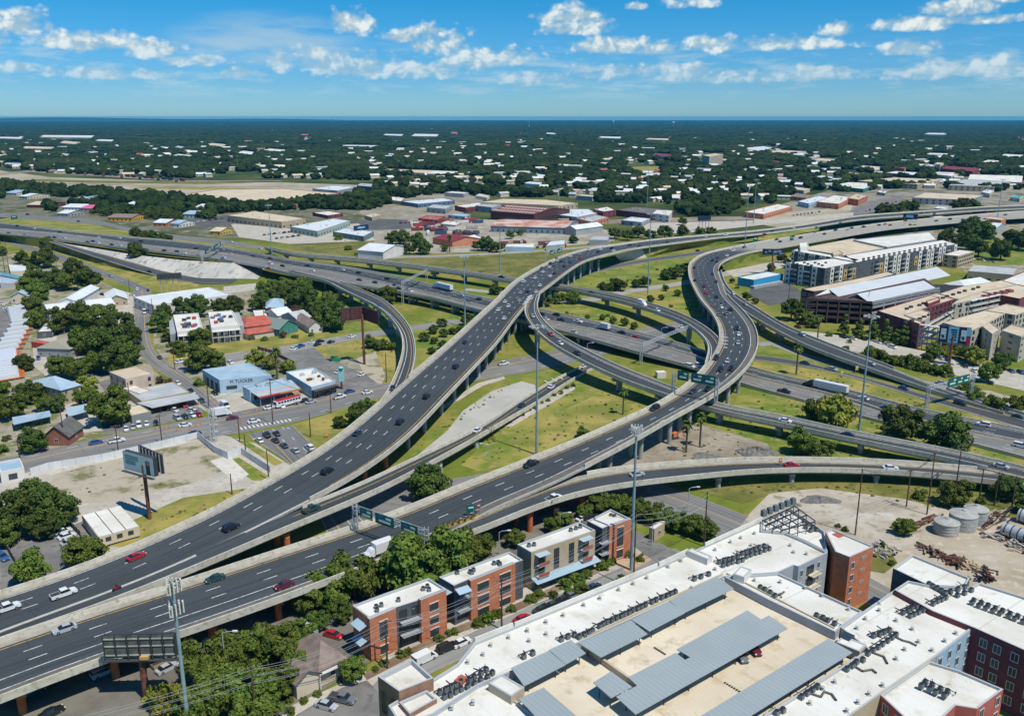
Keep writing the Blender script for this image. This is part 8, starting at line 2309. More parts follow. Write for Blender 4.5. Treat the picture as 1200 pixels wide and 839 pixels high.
on('B','444 650 t w;76 739 s s;252 680 s n;333 688 s m;622 545.5 p k;767 480 u k;811.6 460 s d;830 457 p k;844 434.5 u k;857 433.5 u k;852.5 424.5 s s;839 421 u k;865 403 s s;865.5 393 s w;863.4 386 u k;856 364 u k;851 369 s g;842 370 s g;845.5 361 s w;848 356 s d;839.5 349 s k;835 358.5 s g;828 344.5 s r;827.6 344 s r;825 336.5 s m;814 329.5 s k;813.4 314.5 s k;820 313 s g;835 306 s k;840 307.5 s k;841 303 s d;852 300.3 s w;835 322 s d;859 294.5 p w;839 331 s d;847 356.5 s g;858 293 s w;872 290.5 s k;910 281.5 s n;914 284 s k;929 278 s k;928 281.5 s k;938 279.6 u k;947.6 274.5 s k;966 275 s k;968.4 270 s k;979 270.5 u k;993 270 s s;998 268 s k;1012 266.7 p k;1030 264.5 s k;1037 263.5 s g;1043 264.5 s r;1097 259.5 s d;1113 257.8 u k;1128 257.8 s g;1141 256.3 s k;1147 256.2 s k;1160 254.5 s w;1178 252.5 s k;1060 263 s w;955 274.5 s w;885 291 s w',back=True)
on('C','365 598.5 p n;559.7 505.5 s w;611.4 476 s d;646 454.6 s w;684 430.5 s w')
on('D','460 456 s d;444 358.5 s b')
on('E','624.5 371.5 s s;645 393 s r;656.4 403.5 s w;676.4 415 s k;920 494.5 s w;994 511 s d;1173 548 s s')
on('G','693 344 s k;587.6 325.5 s k;752.6 358.5 t w;770 364.5 s w')
on('Hr','649 586 p w;746.5 557.5 s s;927.5 546.5 s r;1043.4 550 s w')
on('I','859.3 345 s w;873.5 357.8 s s;939.7 393.3 s s;1020 427.5 s s')
on('J','974.4 434 p s;943.5 426.5 s d;1059 456 s b;1125 474 u k;1193 490 s n')
on('M1','743.5 396.2 s r;706.5 386 t w;728 390.5 s k;634 369 s k;639 375 s w;652 369.5 s k;657 375.5 s d;677 378 p w;541 346.8 s w;561 351.5 s d;517 339 S w;1011.6 468 s w;1038.3 479 s b;1152 499 u w;964 457 S k;439 332 s k;453.4 327.5 s k;462.6 335 s d;420 320.5 s k;401 317 s w;360 312 s d;316 303.5 s m;296 301.5 s k;271 298.5 s w;254 294.8 s w;246 294.5 s d;229.5 292 s m;165 283.5 s k;140 280 s w;115 279 s w;88 276.5 s k;70 272.5 s d;40 268.5 s w;20 265.5 s k',back=True)
on('M2','672 390.5 s s;808.7 430.5 u w;819.8 430 u w;919 460 p k;1196 524 u w;421 329 s d;467 339 s k;366 318 s w;331 312.5 s k;317 310 u w;315 315.5 s r;262 302.5 s w;261 304.5 s b;216 297.5 s w;207.5 295.5 s n;192.5 294.5 s k;231.7 301 s k;131 287.5 s n;141 288.5 s w;115 285 s w;109 283.5 s k;102.6 284.5 s k;75 279.5 p w;64 279 s k;57.6 279 s k;21.7 276 s w;30 275.5 s s;10 274 s k;550 355 s g;630 380 s w;480 342 s w')
on('O','92 260 s k;32.5 252 u k;271 284 s w;305 292 s w;335 296.5 s w');on('N','130 324 s s');on('K','175 319 s k');on('V','817.6 294.5 s k')
on('Pst','169.5 367 v w;161.5 397 s w;208.6 450.5 s w;224 459.5 s k;228 464.5 s w;236.5 470.5 s d');on('Pst','161 340 u w;173.5 341 s m;187 420 s d',True)
on('Q','112.7 520 s b;137 518 p w;217 499.5 s w;228.8 509 s d;297.7 495 s w;272.7 491 s m;315.6 479 s w;364.4 472 s s;358.5 470.5 s k;398 466.5 p w;410 459.8 s b;430.6 461 s w;590 427.5 p w;260 487.5 t w;787 386 s b;800 384 s w')
on('Xst','412.4 395.5 s w;375 401 s k;210 425 s w');on('Yst','934.8 405 s m;1103 450 s s');on('Wst','600 345 s w')
on('Rst','304 517.5 s w;312.5 511.5 u k;324 509.5 s k;322.7 517.5 s k;332.7 523.5 s d;345.9 529.5 s s;362.8 526 u w;366 535 p m',True)
G1='parked cars of the left hand lots'
lot('in the parking lot by the site office',G1,'74 624.5 s w;78.6 630 s w;82 637 s s',(60,632),(90,622));lot('at the left edge beside the dark board fence',G1,'3 655 u b',(0,650),(20,660))
lot('under the long grey carport',G1,'148 504 s w;156 502 s s;163 500 u w;172 498 s w;183 497 s k',(150,497),(152,508))
lot('in the lot beside the side street',G1,'215 476 p r;224 482 s w;208 491.5 u s;217 489.5 s d;225 488 s w;233 487 s r;229 484 s w;205 482 s w;196 480 s k',(205,480),(222,490))
lot('in the yard left of the big trees',G1,'45 421 s b;62 418 u d;141 456 s w;133 461 s w;70 422 s k',(45,415),(45,425))
lot('in front of the white roofed store',G1,'376 464 p k;385 462.5 s k;424 440 s w;397 437 s w;372 405 s k;352 407 p b;344 410 s w;366 402 s w;388 402 s k',(376,466),(388,461))
lot('beside the blue warehouse',G1,'264 477 v w;252 462 s k;270 458 s w;330 477.5 s w;345 473 s k;213.5 424 s w;218 428 s s;262 428 s k;270 426 s w;290 447 s k',(258,470),(270,478))
lot('by the corner house with pale blue roof',G1,'138 354 s w;143 353 s k;148 355 s w;120 346 s k;131 357 s m;155 347 s w;106 349 s s',(138,350),(150,352))
lot('on the yard at the far left',G1,'8 362 s w;16 361 s k;10 365 s s;20 359 p w;4 357 s w;25 363 s k',(5,362),(20,360))
G2='parked cars around the townhouses'
lot('under the near flyover',G2,'121 790 u s;38 814 s n;193 777 p t;196 785 s s;61 837 s k;50 800 s k',(100,798),(140,780));lot('below the old brown roofed house',G2,'382.6 829 s s;401.6 821 p g',(380,822),(410,830))
lot('in the shade beside the nearest townhouse',G2,'391 746 s r;380 728 s w;372 732 s s;388 722 s k;250 755 s w',(380,745),(400,750))
lot('parked along the townhouse street',G2,'612 727 s r;635 716 s n;639 714 s k;648 711 s n;660 705 s k;696 690 s d;524 761 u k;541 755 s w;498 774 v w;670 700 s g',(600,733),(660,706));lot('on the parking deck under the longest carport',G2,'883 762 s m 11.62;868 770 s g 11.62',(880,758),(886,766))
lot('beside the small utility building',G2,'690 607 p k;683 609 s w',(680,610),(700,602))
G3='parked cars on the right hand side'
lot('in front of the dark parking garage',G3,'1000 398 s w;1012 398.5 s k;1029 402 s w;1038 404 s s;1046 408 u w;935 384 s m;988 396 s k;940 379 s r',(1000,396),(1012,400));lot('beside the tan concrete apartments',G3,'1103 421 s s;1110 423 s d;1088 420 s w;1130 430 s k;1142 436 s w;1185 436 s b;1196 437 s b',(1098,418),(1110,425))
lot('by the park beside the small tan office',G3,'1146 305 s k;1152 306 s w;1158 306 s b;1165 308 s s;1140 304 s w',(1146,303),(1160,308))
G4='cars in the far industrial lots'
def lotrow(where,pa,pb,n,seed):
 r=random.Random(seed)
 for k in range(n):
  f=k/max(1,n-1);put(where,G4,r.choice(('sedan','sedan','suv','pickup')),r.choice(('white','white','silver','black','grey','dark blue','red')),P(pa[0]+(pb[0]-pa[0])*f,pa[1]+(pb[1]-pa[1])*f,0.03),1.2+r.uniform(-.1,.1))
lotrow('in the car yard below the tan warehouse',(310,276),(345,272),7,1);lotrow('in the second row of the car yard',(318,281),(350,277),6,2);lotrow('beside the brick building across the rail line',(930,253),(960,249),8,3);lotrow('in the big right hand parking lot',(1015,248),(1050,237),9,4);lotrow('on the gravel lot by the maroon roofed shop',(470,262),(530,259),12,5);lotrow('in the truck yard of the middle belt',(500,268),(525,266),6,6);lotrow('in front of the pale sheds of the belt',(700,262),(725,261),5,7);lotrow('in the lot with dark asphalt on the left',(225,261),(260,257),6,8);lotrow('in the trailer row by the upper service road',(600,292),(660,289),9,9);lotrow('by the small shed on the upper service road',(692,284),(718,283),5,10)
GS='moving trucks parked in the left yard'
nb=27
for k in range(nb):
 f=k/(nb-1)
 ends=[(33,362),(40,379),(22,414),(23,424),(26,443)]
 q=f*4;i=min(3,int(q));px=ends[i][0]+(ends[i+1][0]-ends[i][0])*(q-i);py=ends[i][1]+(ends[i+1][1]-ends[i][1])*(q-i)
 A,B=P(px-32,py+5.5,0),P(px,py,0);d=(B-A).normalized()
 put('in the left yard',GS,'school_bus','orange',B-d*6.5,math.atan2(d.y,d.x))
A,B=P(322,478.5,0.2),P(352,470.5,0.2)
put('on the main street in front of the canopy shop','buses','bus','white',(A+B)/2,math.atan2(B.y-A.y,B.x-A.x)+PI)
FULL={k:make_car(k)for k in SHAPES};FULL['box_truck']=make_box_truck();FULL['semi']=make_semi();FULL['bus']=make_bus(False);FULL['school_bus']=make_bus(True)
SIMPLE={k:make_simple(k)for k in SHAPES}
grp_n={}
for wh,grp,kind,col,v,ang in VEH:grp_n[(wh,kind,col)]=grp_n.get((wh,kind,col),0)+1
seen={}
VEH.sort(key=lambda q:-proj(q[4])[1])
for wh,grp,kind,col,v,ang in VEH:
 k=(wh,kind,col);i=seen.get(k,0);seen[k]=i+1
 cn='white and orange' if kind=='school_bus' else col
 lab=f'{cn} {KN[kind]} {wh}' if grp_n[k]==1 else f'{ordn(i)} {cn} {KN[kind]} from near end {wh}'
 nm={'sedan':'car','suv':'car','pickup':'pickup_truck','van':'van','semi':'semi_truck','school_bus':'moving_truck'}.get(kind,kind)
 cat={'sedan':'car','suv':'car','pickup':'pickup truck','van':'van','box_truck':'truck','semi':'truck','school_bus':'truck'}.get(kind,'bus')
 big=4.8/mpp(*proj(v),v[2])>11.5 or kind not in SHAPES
 if big:
  o=copy_tree(FULL[kind],v,ang);o.name=nm;setmat(o,BASEP,PAINT[col])
 else:
  o=bpy.data.objects.new(nm,SIMPLE[kind]);COL.objects.link(o);o.location=v;o.rotation_euler=(0,0,ang);setmat(o,BASEP,PAINT[col])
 tag(o,lab,cat,grp)
for t in FULL.values():
 for c in list(t.children):bpy.data.objects.remove(c)
 bpy.data.objects.remove(t)
# the motorcycle with its rider on the left flyover
v,ang=road_hit('A',137,691)
t=thing('motorcycle','red motorcycle on the near end of the left flyover','motorcycle',v);lx=lambda x,y,z:(v.x+x,v.y+y,v.z+z)
for x in(-.75,.75):m=MB();m.tube(lx(x,-.07,.33),lx(x,.07,.33),.33,.33,12);m.build('wheel',TYRE,t)
m=MB();loft(m,[(-.6,.12,.16,.5,.85),(-.1,.16,.2,.4,.9),(.35,.18,.14,.4,1.0),(.6,.1,.06,.5,.95)]);m.v=[(v.x+a,v.y+b,v.z+c)for a,b,c in m.v];m.build('body',PAINT['red'],t)
m=MB();m.bar(lx(.45,-.38,1.08),lx(.45,.38,1.08),.05,.05);m.tube(lx(.75,0,.33),lx(.45,0,1.08),.05,.05,6);m.build('handlebar',METALD,t)
t.rotation_euler=(0,0,ang)
def skin_person(name,lab,pos,rz,joints,edges,radii,cloth):
 me=bpy.data.meshes.new('body');me.from_pydata(joints,edges,[])
 o=bpy.data.objects.new('body',me);COL.objects.link(o)
 sk=o.modifiers.new('skin','SKIN');o.modifiers.new('sub','SUBSURF').levels=1
 for i,r in enumerate(radii):me.skin_vertices[0].data[i].radius=r
 bpy.context.view_layer.update()
 m2=bpy.data.meshes.new_from_object(o.evaluated_get(bpy.context.evaluated_depsgraph_get()));bpy.data.objects.remove(o)
 m2.materials.clear();m2.materials.append(cloth)
 t=thing('person',lab,'person',pos,None,rz);b=bpy.data.objects.new('body',m2);COL.objects.link(b);b.parent=t
 return t
J=[(-.2,0,.95),(-.12,0,1.2),(-.05,0,1.42),(-.03,0,1.55),(.02,0,1.70),(.0,.2,1.4),(.15,.3,1.2),(.42,.32,1.1),(.0,-.2,1.4),(.15,-.3,1.2),(.42,-.32,1.1),(-.15,.12,.9),(.2,.2,.78),(.0,.2,.4),(-.15,-.12,.9),(.2,-.2,.78),(.0,-.2,.4)]
Ed=[(0,1),(1,2),(2,3),(3,4),(2,5),(5,6),(6,7),(2,8),(8,9),(9,10),(0,11),(11,12),(12,13),(0,14),(14,15),(15,16)]
Rd=[(.16,.14),(.16,.14),(.14,.1),(.06,.06),(.11,.13),(.07,.07),(.05,.05),(.04,.04),(.07,.07),(.05,.05),(.04,.04),(.1,.1),(.08,.08),(.05,.05),(.1,.1),(.08,.08),(.05,.05)]
skin_person('person','rider in dark clothes and helmet sitting on the red motorcycle',(v.x,v.y,v.z),ang,J,Ed,Rd,mat('dark_clothing',(0.04,0.03,0.035),0.8))
# ------------------------------------------------------------------ masts, poles, signs, billboards, wires
def mast(px,base,topy,lab,ring=True,z=0.0):
 b=P(px,base,z);h=height_at(b,topy)-z
 t=thing('light_mast',lab,'light mast',b,'high light masts')
 n=3
 for k in range(n):
  m=MB();f0,f1=k/n,(k+1)/n;m.tube((b.x,b.y,z+h*f0),(b.x,b.y,z+h*f1),.46-.28*f0,.46-.28*f1,10);m.build('mast_section',POLEG,t)
 m=MB();m.box((b.x,b.y),(1.6,1.6),z-.2,z+.35);m.build('footing',CONC,t)
 m=MB();R=1.7
 for k in range(16):
  a,c=2*PI*k/16,2*PI*(k+1)/16;m.bar((b.x+R*math.cos(a),b.y+R*math.sin(a),z+h-.4),(b.x+R*math.cos(c),b.y+R*math.sin(c),z+h-.4),.14,.14)
 for k in range(4):a=k*PI/2;m.bar((b.x,b.y,z+h-.3),(b.x+R*math.cos(a),b.y+R*math.sin(a),z+h-.4),.1,.1)
 m.build('ring',METAL,t)
 for k in range(8):
  a=2*PI*k/8;m=MB();c=(b.x+(R+.5)*math.cos(a),b.y+(R+.5)*math.sin(a));m.box(c,(1.25,.62),z+h-.75,z+h-.35,a);m.build('luminaire',VENTM,t)
mast(628.7,532.7,381,'tall light mast on the grass triangle in the middle of the picture');mast(1006.5,506,369,'tall light mast beside the bright bush at right')
mast(545,383,300,'tall light mast left of the left flyover');mast(586,322,262,'tall light mast beside the meadow viaduct');mast(759,346,250,'tall light mast in the middle of the grass loop')
for x,b_,t_,l in((319,303,240,'thin far mast beside the left freeway'),(872,300,215,'thin far mast beside the S flyover top'),(883,262,210,'pale thick mast across the rail line'),(1168,262,210,'thin mast at the far right freeway'),(758,246,198,'thin far mast above the dark roofed warehouse'),(655,237,217,'thin far mast behind the tan roof'),(80,196,172,'thin far mast in the rail yard'),(279,200,178,'second thin far mast in the rail yard')):mast(x,b_,t_,l)
def tele(px,base,topy,lab,arrays):
 b=P(px,base,0);h=height_at(b,topy)
 t=thing('phone_mast',lab,'phone mast',b)
 m=MB();m.tube((b.x,b.y,0),(b.x,b.y,h),.42,.27,14);m.build('pole',POLEG,t)
 for zz in arrays:
  z=h-zz;R=1.55
  m=MB()
  for k in range(3):
   a,c=2*PI*k/3+.4,2*PI*(k+1)/3+.4
   for dz in(0.4,-0.4):m.bar((b.x+R*math.cos(a),b.y+R*math.sin(a),z+dz),(b.x+R*math.cos(c),b.y+R*math.sin(c),z+dz),.1,.1)
   m.bar((b.x,b.y,z),(b.x+R*math.cos(a),b.y+R*math.sin(a),z),.1,.1)
  m.build('antenna_frame',METALD,t)
  for k in range(12):
   s=k//4;f=(k%4+.5)/4;a,c=2*PI*s/3+.4,2*PI*(s+1)/3+.4
   x=b.x+R*1.08*(math.cos(a)*(1-f)+math.cos(c)*f);y=b.y+R*1.08*(math.sin(a)*(1-f)+math.sin(c)*f)
   m=MB();m.box((x,y),(.3,.22),z-1.1,z+1.1,(a+c)/2);m.build('antenna',WALLW,t)
tele(222,862,681,'phone mast with two rings of white antennas at lower left',(0.9,5.2));tele(739.5,668,500,'phone mast with one ring of antennas beside the farthest townhouse',(0.8,))
AL=mat('pale_blue_poster',(0.38,0.52,0.54),0.6);NAVY=mat('navy_poster',(0.015,0.03,0.07),0.6)
def face(par,a,b,z0,z1,n,m_,f0=0.0,f1=1.0,g0=0.0,g1=1.0,off=0.0,nm='poster',th=.06):
 p_,q=a+(b-a)*f0,a+(b-a)*f1;c=(p_+q)/2+n*off
 m=MB();m.box((c.x,c.y),((q-p_).length,th),z0+(z1-z0)*g0,z0+(z1-z0)*g1,math.atan2((b-a).y,(b-a).x));return m.build(nm,m_,par)
def billboard(lab,base,pl,pr,ybot,ytop,back=False,thick=1.4,pole_r=.55,legs=1,polem=RUST,twoface=True):
 """pl, pr: panel ends (px at their bottom edge); base: pole foot"""
 b=P(*base,0);zb=height_at(b,ybot);zt=height_at(b,ytop)
 A,B=P(*pl,zb),P(*pr,zb);A.z=B.z=0
 d=(B-A).normalized();n=Vector((d.y,-d.x,0));n=n if n.dot(-A)>0 else-n
 t=thing('billboard',lab,'billboard',b)
 if legs==1:m=MB();m.tube((b.x,b.y,0),(b.x,b.y,zb+(zt-zb)*.5),pole_r,pole_r*.9,12);m.build('pole',polem,t)
 else:
  for k in range(legs):c=A+(B-A)*((k+.5)/legs)-n*.5;m=MB();m.tube((c.x,c.y,0),(c.x,c.y,zt-.3),.22,.22,6);m.build('pole',polem,t)
 face(t,A,B,zb,zt,n,METALD,off=-thick/2-.1,nm='frame',th=thick)
 for k in range(8):
  c=A+(B-A)*((k+.5)/8);m=MB();m.box((c.x-n.x*(thick+.2),c.y-n.y*(thick+.2)),(.18,.3),zb-.2,zt,math.atan2(d.y,d.x));m.build('back_post',METALD,t)
 c=(A+B)/2+n*.5;m=MB();m.box((c.x,c.y),((B-A).length*1.04,1.0),zb-.5,zb-.36,math.atan2(d.y,d.x));m.build('catwalk',METALD,t)
 return t,A,B,zb,zt,n
def man(t,A,B,zb,zt,n,f):
 face(t,A,B,zb,zt,n,mat('portrait_dark',(0.03,0.035,0.05),0.6),f,f+.13,.02,.80,.10);face(t,A,B,zb,zt,n,mat('portrait_skin',(0.32,0.17,0.11),0.6),f+.035,f+.105,.55,.82,.14)
t,A,B,zb,zt,n=billboard('billboard with a pale blue advert and a portrait on a tall rusty pole',(175.5,608),(146,549),(181,559),555,534)
face(t,A,B,zb,zt,n,AL,off=.03);man(t,A,B,zb,zt,n,.76)
for g in(.80,.66,.52,.40):face(t,A,B,zb,zt,n,mat('advert_lettering',(0.10,0.20,0.20),0.6),.08,.42+.1*(g>.6),g,g+.07,.08,'advert_line')
A2,B2=A-n*4.5+(B-A)*.1,B-n*2.4+(B-A)*.08
face(t,A2,B2,zb+.3,zt+.6,n,METALD,nm='rear_panel',th=.5)
for k in range(7):c=A2+(B2-A2)*((k+.5)/7);m=MB();m.box((c.x+n.x*.4,c.y+n.y*.4),(.15,.5),zb,zt+.5);m.build('back_post',METAL,t)
t,A,B,zb,zt,n=billboard('billboard seen from behind at lower left, grey boards with steel ribs',(172,818),(124,770),(208,768),768,742,thick=.5,pole_r=.7)
GREYB=mat('weathered_grey_board',(0.085,0.09,0.078),0.9,(0.13,0.13,0.11),0.6)
for k in range(6):face(t,A,B,zb,zt,n,GREYB,k/6+.008,(k+1)/6-.008,0,1,.22,'back_board')
for g in(.1,.5,.82):face(t,A,B,zb,zt,n,METAL,0,1,g,g+.05,.36,'rail',.12)
for k in range(7):face(t,A,B,zb,zt,n,METALD,k/6.06,k/6.06+.012,0,1,.5,'rib',.3)
face(t,A,B,zb,zt,n,mat('ochre_box',(0.50,0.33,0.12),0.8),.5,.62,-.02,.12,.7,'walkway_box',.8)
t,A,B,zb,zt,n=billboard('large rusty brown V shaped billboard seen from behind by the curved ramp',(427,427),(400,377),(427,374),376,361,thick=.6,pole_r=.6)
BR=mat('rust_brown_board',(0.075,0.03,0.03),0.85,(0.11,0.05,0.045),0.5)
for k in range(5):face(t,A,B,zb,zt,n,BR,k/5+.008,(k+1)/5-.008,0,1,.1,'back_board')
C2,D2=P(425,374,zb),P(444,381,zb);C2.z=D2.z=0
for k in range(4):face(t,C2,D2,zb,zt,n,BR,k/4+.008,(k+1)/4-.008,0,1,0,'back_board',.3)
t,A,B,zb,zt,n=billboard('dark blue billboard with three pale panels at right',(1112,429),(1099,400),(1136,404),403,384)
face(t,A,B,zb,zt,n,NAVY,off=.03);PB=mat('sky_blue_poster',(0.20,0.48,0.62),0.6)
face(t,A,B,zb,zt,n,PB,.30,.62,.0,1,.07);face(t,A,B,zb,zt,n,PB,.86,1,.5,1,.07);face(t,A,B,zb,zt,n,mat('red_patch',(0.45,0.02,0.05),0.6),.88,1,.0,.42,.07)
for f in(.06,.70):face(t,A,B,zb,zt,n,mat('pale_panel',(0.50,0.62,0.66),0.6),f,f+.17,.18,.84,.08);face(t,A,B,zb,zt,n,NAVY,f+.05,f+.12,.25,.45,.12);face(t,A,B,zb,zt,n,PAINT['red'],f+.02,f+.05,.36,.46,.12)
for k,g in enumerate((.76,.62,.48,.34,.16)):face(t,A,B,zb,zt,n,NAVY,.37+.02*k*(k<4),.57,g,g+.08,.11,'advert_line')
t,A,B,zb,zt,n=billboard('dark billboard with a blurred night picture on the grass bank by the S flyover',(904,322),(893.5,298.5),(918,299),299,292.3,legs=1,pole_r=.5)
face(t,A,B,zb,zt,n,NAVY,off=.03)
for f,w,g,h_ in((.12,.1,.3,.3),(.28,.12,.5,.3),(.52,.16,.3,.45),(.70,.2,.45,.35),(.80,.18,.1,.3)):face(t,A,B,zb,zt,n,mat('poster_grey_blue',(0.22,0.27,0.36),0.6),f,f+w,g,g+h_,.07)
t,A,B,zb,zt,n=billboard('far dark billboard standing beside the right freeway',(1059,267),(1058,256.5),(1075,257.5),257,251,pole_r=.5);face(t,A,B,zb,zt,n,NAVY,off=.03);face(t,A,B,zb,zt,n,PB,.2,.7,.3,.8,.08)
t,A,B,zb,zt,n=billboard('dark billboard on posts standing in front of the concrete embankment',(199,345),(184,328),(213,326),327,320.5,legs=4,thick=.6,polem=METAL)
for k in range(6):face(t,A,B,zb,zt,n,METALD,k/6+.01,(k+1)/6-.01,0,1,.3,'back_board',.2)
t,A,B,zb,zt,n=billboard('billboard standing on the teal walled warehouse of the belt',(422,276),(415,271),(432,269),270.5,264.5,legs=3,thick=.6,polem=METAL);face(t,A,B,zb,zt,n,NAVY,off=.03);face(t,A,B,zb,zt,n,PB,.25,.75,.4,.7,.08)
t,A,B,zb,zt,n=billboard('far dark billboard above the rail line trees',(825,270),(818,259),(833,258),259,254,legs=4,thick=.5);face(t,A,B,zb,zt,n,NAVY,off=.03)
# overhead road signs
GRN=mat('sign_green',(0.004,0.115,0.075),0.45);SGW=mat('sign_white',(0.55,0.70,0.66),0.5);BLU=mat('shield_blue',(0.02,0.12,0.40),0.5)
def truss(par,a,b,z,h=1.1,w=0.9):
 d=(b-a).normalized();n=Vector((-d.y,d.x,0));L=(b-a).length;k=max(3,int(L/2.2))
 m=MB();ch=[]
 for sx in(-w/2,w/2):
  for sz in(0,h):m.bar(a+n*sx+Vector((0,0,z+sz-a.z)),b+n*sx+Vector((0,0,z+sz-b.z)),.16,.16)
 for i in range(k):
  p_,q=a+(b-a)*(i/k),a+(b-a)*((i+1)/k)
  for sx in(-w/2,w/2):m.bar((p_.x+n.x*sx,p_.y+n.y*sx,z+(h if i%2 else 0)),(q.x+n.x*sx,q.y+n.y*sx,z+(0 if i%2 else h)),.08,.08)
  for sz in(0,h):m.bar((p_.x-n.x*w/2,p_.y-n.y*w/2,z+sz),(q.x+n.x*w/2,q.y+n.y*w/2,z+sz),.07,.07)
 m.build('truss',METAL,par)
def tower(par,c,z0,z1,w=1.0):
 m=MB()
 for sx in(-w/2,w/2):
  m.tube((c.x+sx,c.y,z0),(c.x+sx,c.y,z1),.14,.14,6)
  m.tube((c.x+sx,c.y+w,z0),(c.x+sx,c.y+w,z1),.14,.14,6)
 k=max(2,int((z1-z0)/1.6))
 for i in range(k):
  za,zb_=z0+(z1-z0)*i/k,z0+(z1-z0)*(i+1)/k;s=1 if i%2 else-1
  m.bar((c.x-s*w/2,c.y,za),(c.x+s*w/2,c.y,zb_),.07,.07);m.bar((c.x-s*w/2,c.y+w,za),(c.x+s*w/2,c.y+w,zb_),.07,.07)
 m.build('support_tower',METAL,par)
def sign_panel(par,a,b,z0,z1,n,exitc=None):
 face(par,a,b,z0,z1,n,GRN,nm='sign_panel',th=.12)
 for g,f0,f1 in((.62,.15,.42),(.62,.58,.86),(.25,.2,.82)):face(par,a,b,z0,z1,n,SGW if g<.5 or f0>.5 else BLU,f0,f1,g,g+.2,.09,'legend',.05)
 if exitc:face(par,a,b,z0,z1,n,exitc,.1,.95,.02,.18,.09,'exit_tab',.05)
def gantry(lab,pa,za,pb,zb_,top,panels,hh=2.7,ztruss=None):
 """posts at pixels pa, pb standing on heights za, zb_; top = truss height"""
 A,B=P(*pa,za),P(*pb,zb_);t=thing('sign_gantry',lab,'sign gantry',A)
 tower(t,A,za,top+1.5);tower(t,B,zb_,top+1.5)
 a,b=Vector((A.x,A.y,0)),Vector((B.x,B.y,0));truss(t,a,b,top)
 d=(b-a).normalized();n=Vector((d.y,-d.x,0));n=n if n.dot(-a)>0 else-n
 for f0,f1,*e in panels:
  p_,q=a+(b-a)*f0+n*.85,a+(b-a)*f1+n*.85
  sign_panel(t,p_,q,top-.9,top-.9+hh,n,e[0]if e else None)
 return t
YT=mat('sign_yellow',(0.55,0.45,0.03),0.5)
gantry('sign gantry with green signs over the near S flyover beside the trees',(416.5,622),7.5,(500,653),7.5,13.5,[(.12,.30,YT),(.34,.60),(.70,.92,YT)])
gantry('sign gantry with three green signs across the bend of the S flyover',(789,462),10.9,(839,471),11.0,18.0,[(.10,.36),(.42,.70),(.70,.98)],3.6)
gantry('sign gantry with three joined green signs over the right hand roads',(1086,479),0.2,(1138,465),0.2,8.2,[(.36,.56),(.56,.70),(.70,.84)],3.6)
gantry('bare steel sign gantry across the freeway under the S flyover',(751,428),0,(807,404),0,9.0,[],3)
gantry('far sign gantry over the left flyover',(640,306.5),13.8,(657,303),13.5,19,[(.2,.5),(.7,1.0)],3)
gantry('sign gantry with pale signs over the left freeway',(237,308),6.8,(262,294),6.8,13,[(.1,.4),(.5,.85)],3)
gantry('steel sign gantry over the freeway beside the curved ramp',(472,357),0,(500,330),6.2,13,[],3)
def roadsign(px,py,z,lab,w=2.6,h=2.0,ph=3.0,m_=GRN,rz=.3,cat='road sign'):
 b=P(px,py,z);t=thing('road_sign',lab,cat,b)
 for s in(-.3,.3):m=MB();m.tube((b.x+s*w,b.y,z),(b.x+s*w,b.y,z+ph+h),.07,.07,6);m.build('post',METAL,t)
 m=MB();m.box((b.x,b.y-.1),(w,.1),z+ph,z+ph+h,rz);m.build('sign_panel',m_,t)
 m=MB();m.box((b.x,b.y-.17),(w*.6,.04),z+ph+h*.55,z+ph+h*.75,rz);m.build('legend',SGW,t)
roadsign(552,605,7.7,'small green exit sign at the split of S flyover and low ramp',2.4,2.2,1.2);roadsign(510,325,0,'green freeway sign panel below the meadow viaduct',6,3.5,2);roadsign(17,258,6,'green sign panel beside the freeway at the far left',6,3.5,1)
roadsign(885,287,6,'green sign panel on the S flyover far end',5,3.5,3);roadsign(927,283,6,'square green sign beside the far freeway',3,3,1.5);roadsign(561,600,8,'small rust coloured sign on the split of the S flyover',1.2,1.6,1.0,mat('rust_sign',(.25,.05,.04),.7))
roadsign(1004,437,0,'yellow diamond shaped warning sign beside the service road',1.9,1.9,1.4,YT);roadsign(986,441,0,'second yellow warning sign left of the first on the grass',1.3,1.3,1.2,YT);roadsign(652,607,0,'small orange sign under the low ramp',1.6,1.6,1.6,PAINT['orange'])
roadsign(281.5,590,0,'small orange warning sign on the bank of the left flyover',1.6,1.6,.8,PAINT['orange']);roadsign(383,513,0,'small orange sign on the grass corner',1.6,1.3,.4,PAINT['orange']);roadsign(914,545,4.6,'small orange warning sign on the low ramp barrier',1.2,1.6,.8,PAINT['orange'])
# yellow crash barrels at the split
for k in range(13):
 f=k/12.0;b=P(514+44*f,619.5-13*f+(1.2 if k%2 else-1.2),7.78)
 t=thing('crash_barrel',f'yellow crash barrel, {ordn(k)} from left at the split of the S flyover','crash barrel',b,'yellow crash barrels at the flyover split')
 m=MB();m.lathe(b,[(.0,0),(.46,0),(.5,.9),(.5,1.0)],10);m.build('barrel',PAINT['yellow'],t);m=MB();m.lathe((b.x,b.y,b.z+1.0),[(.52,0),(.52,.08),(0,.14)],10);m.build('lid',METALD,t)
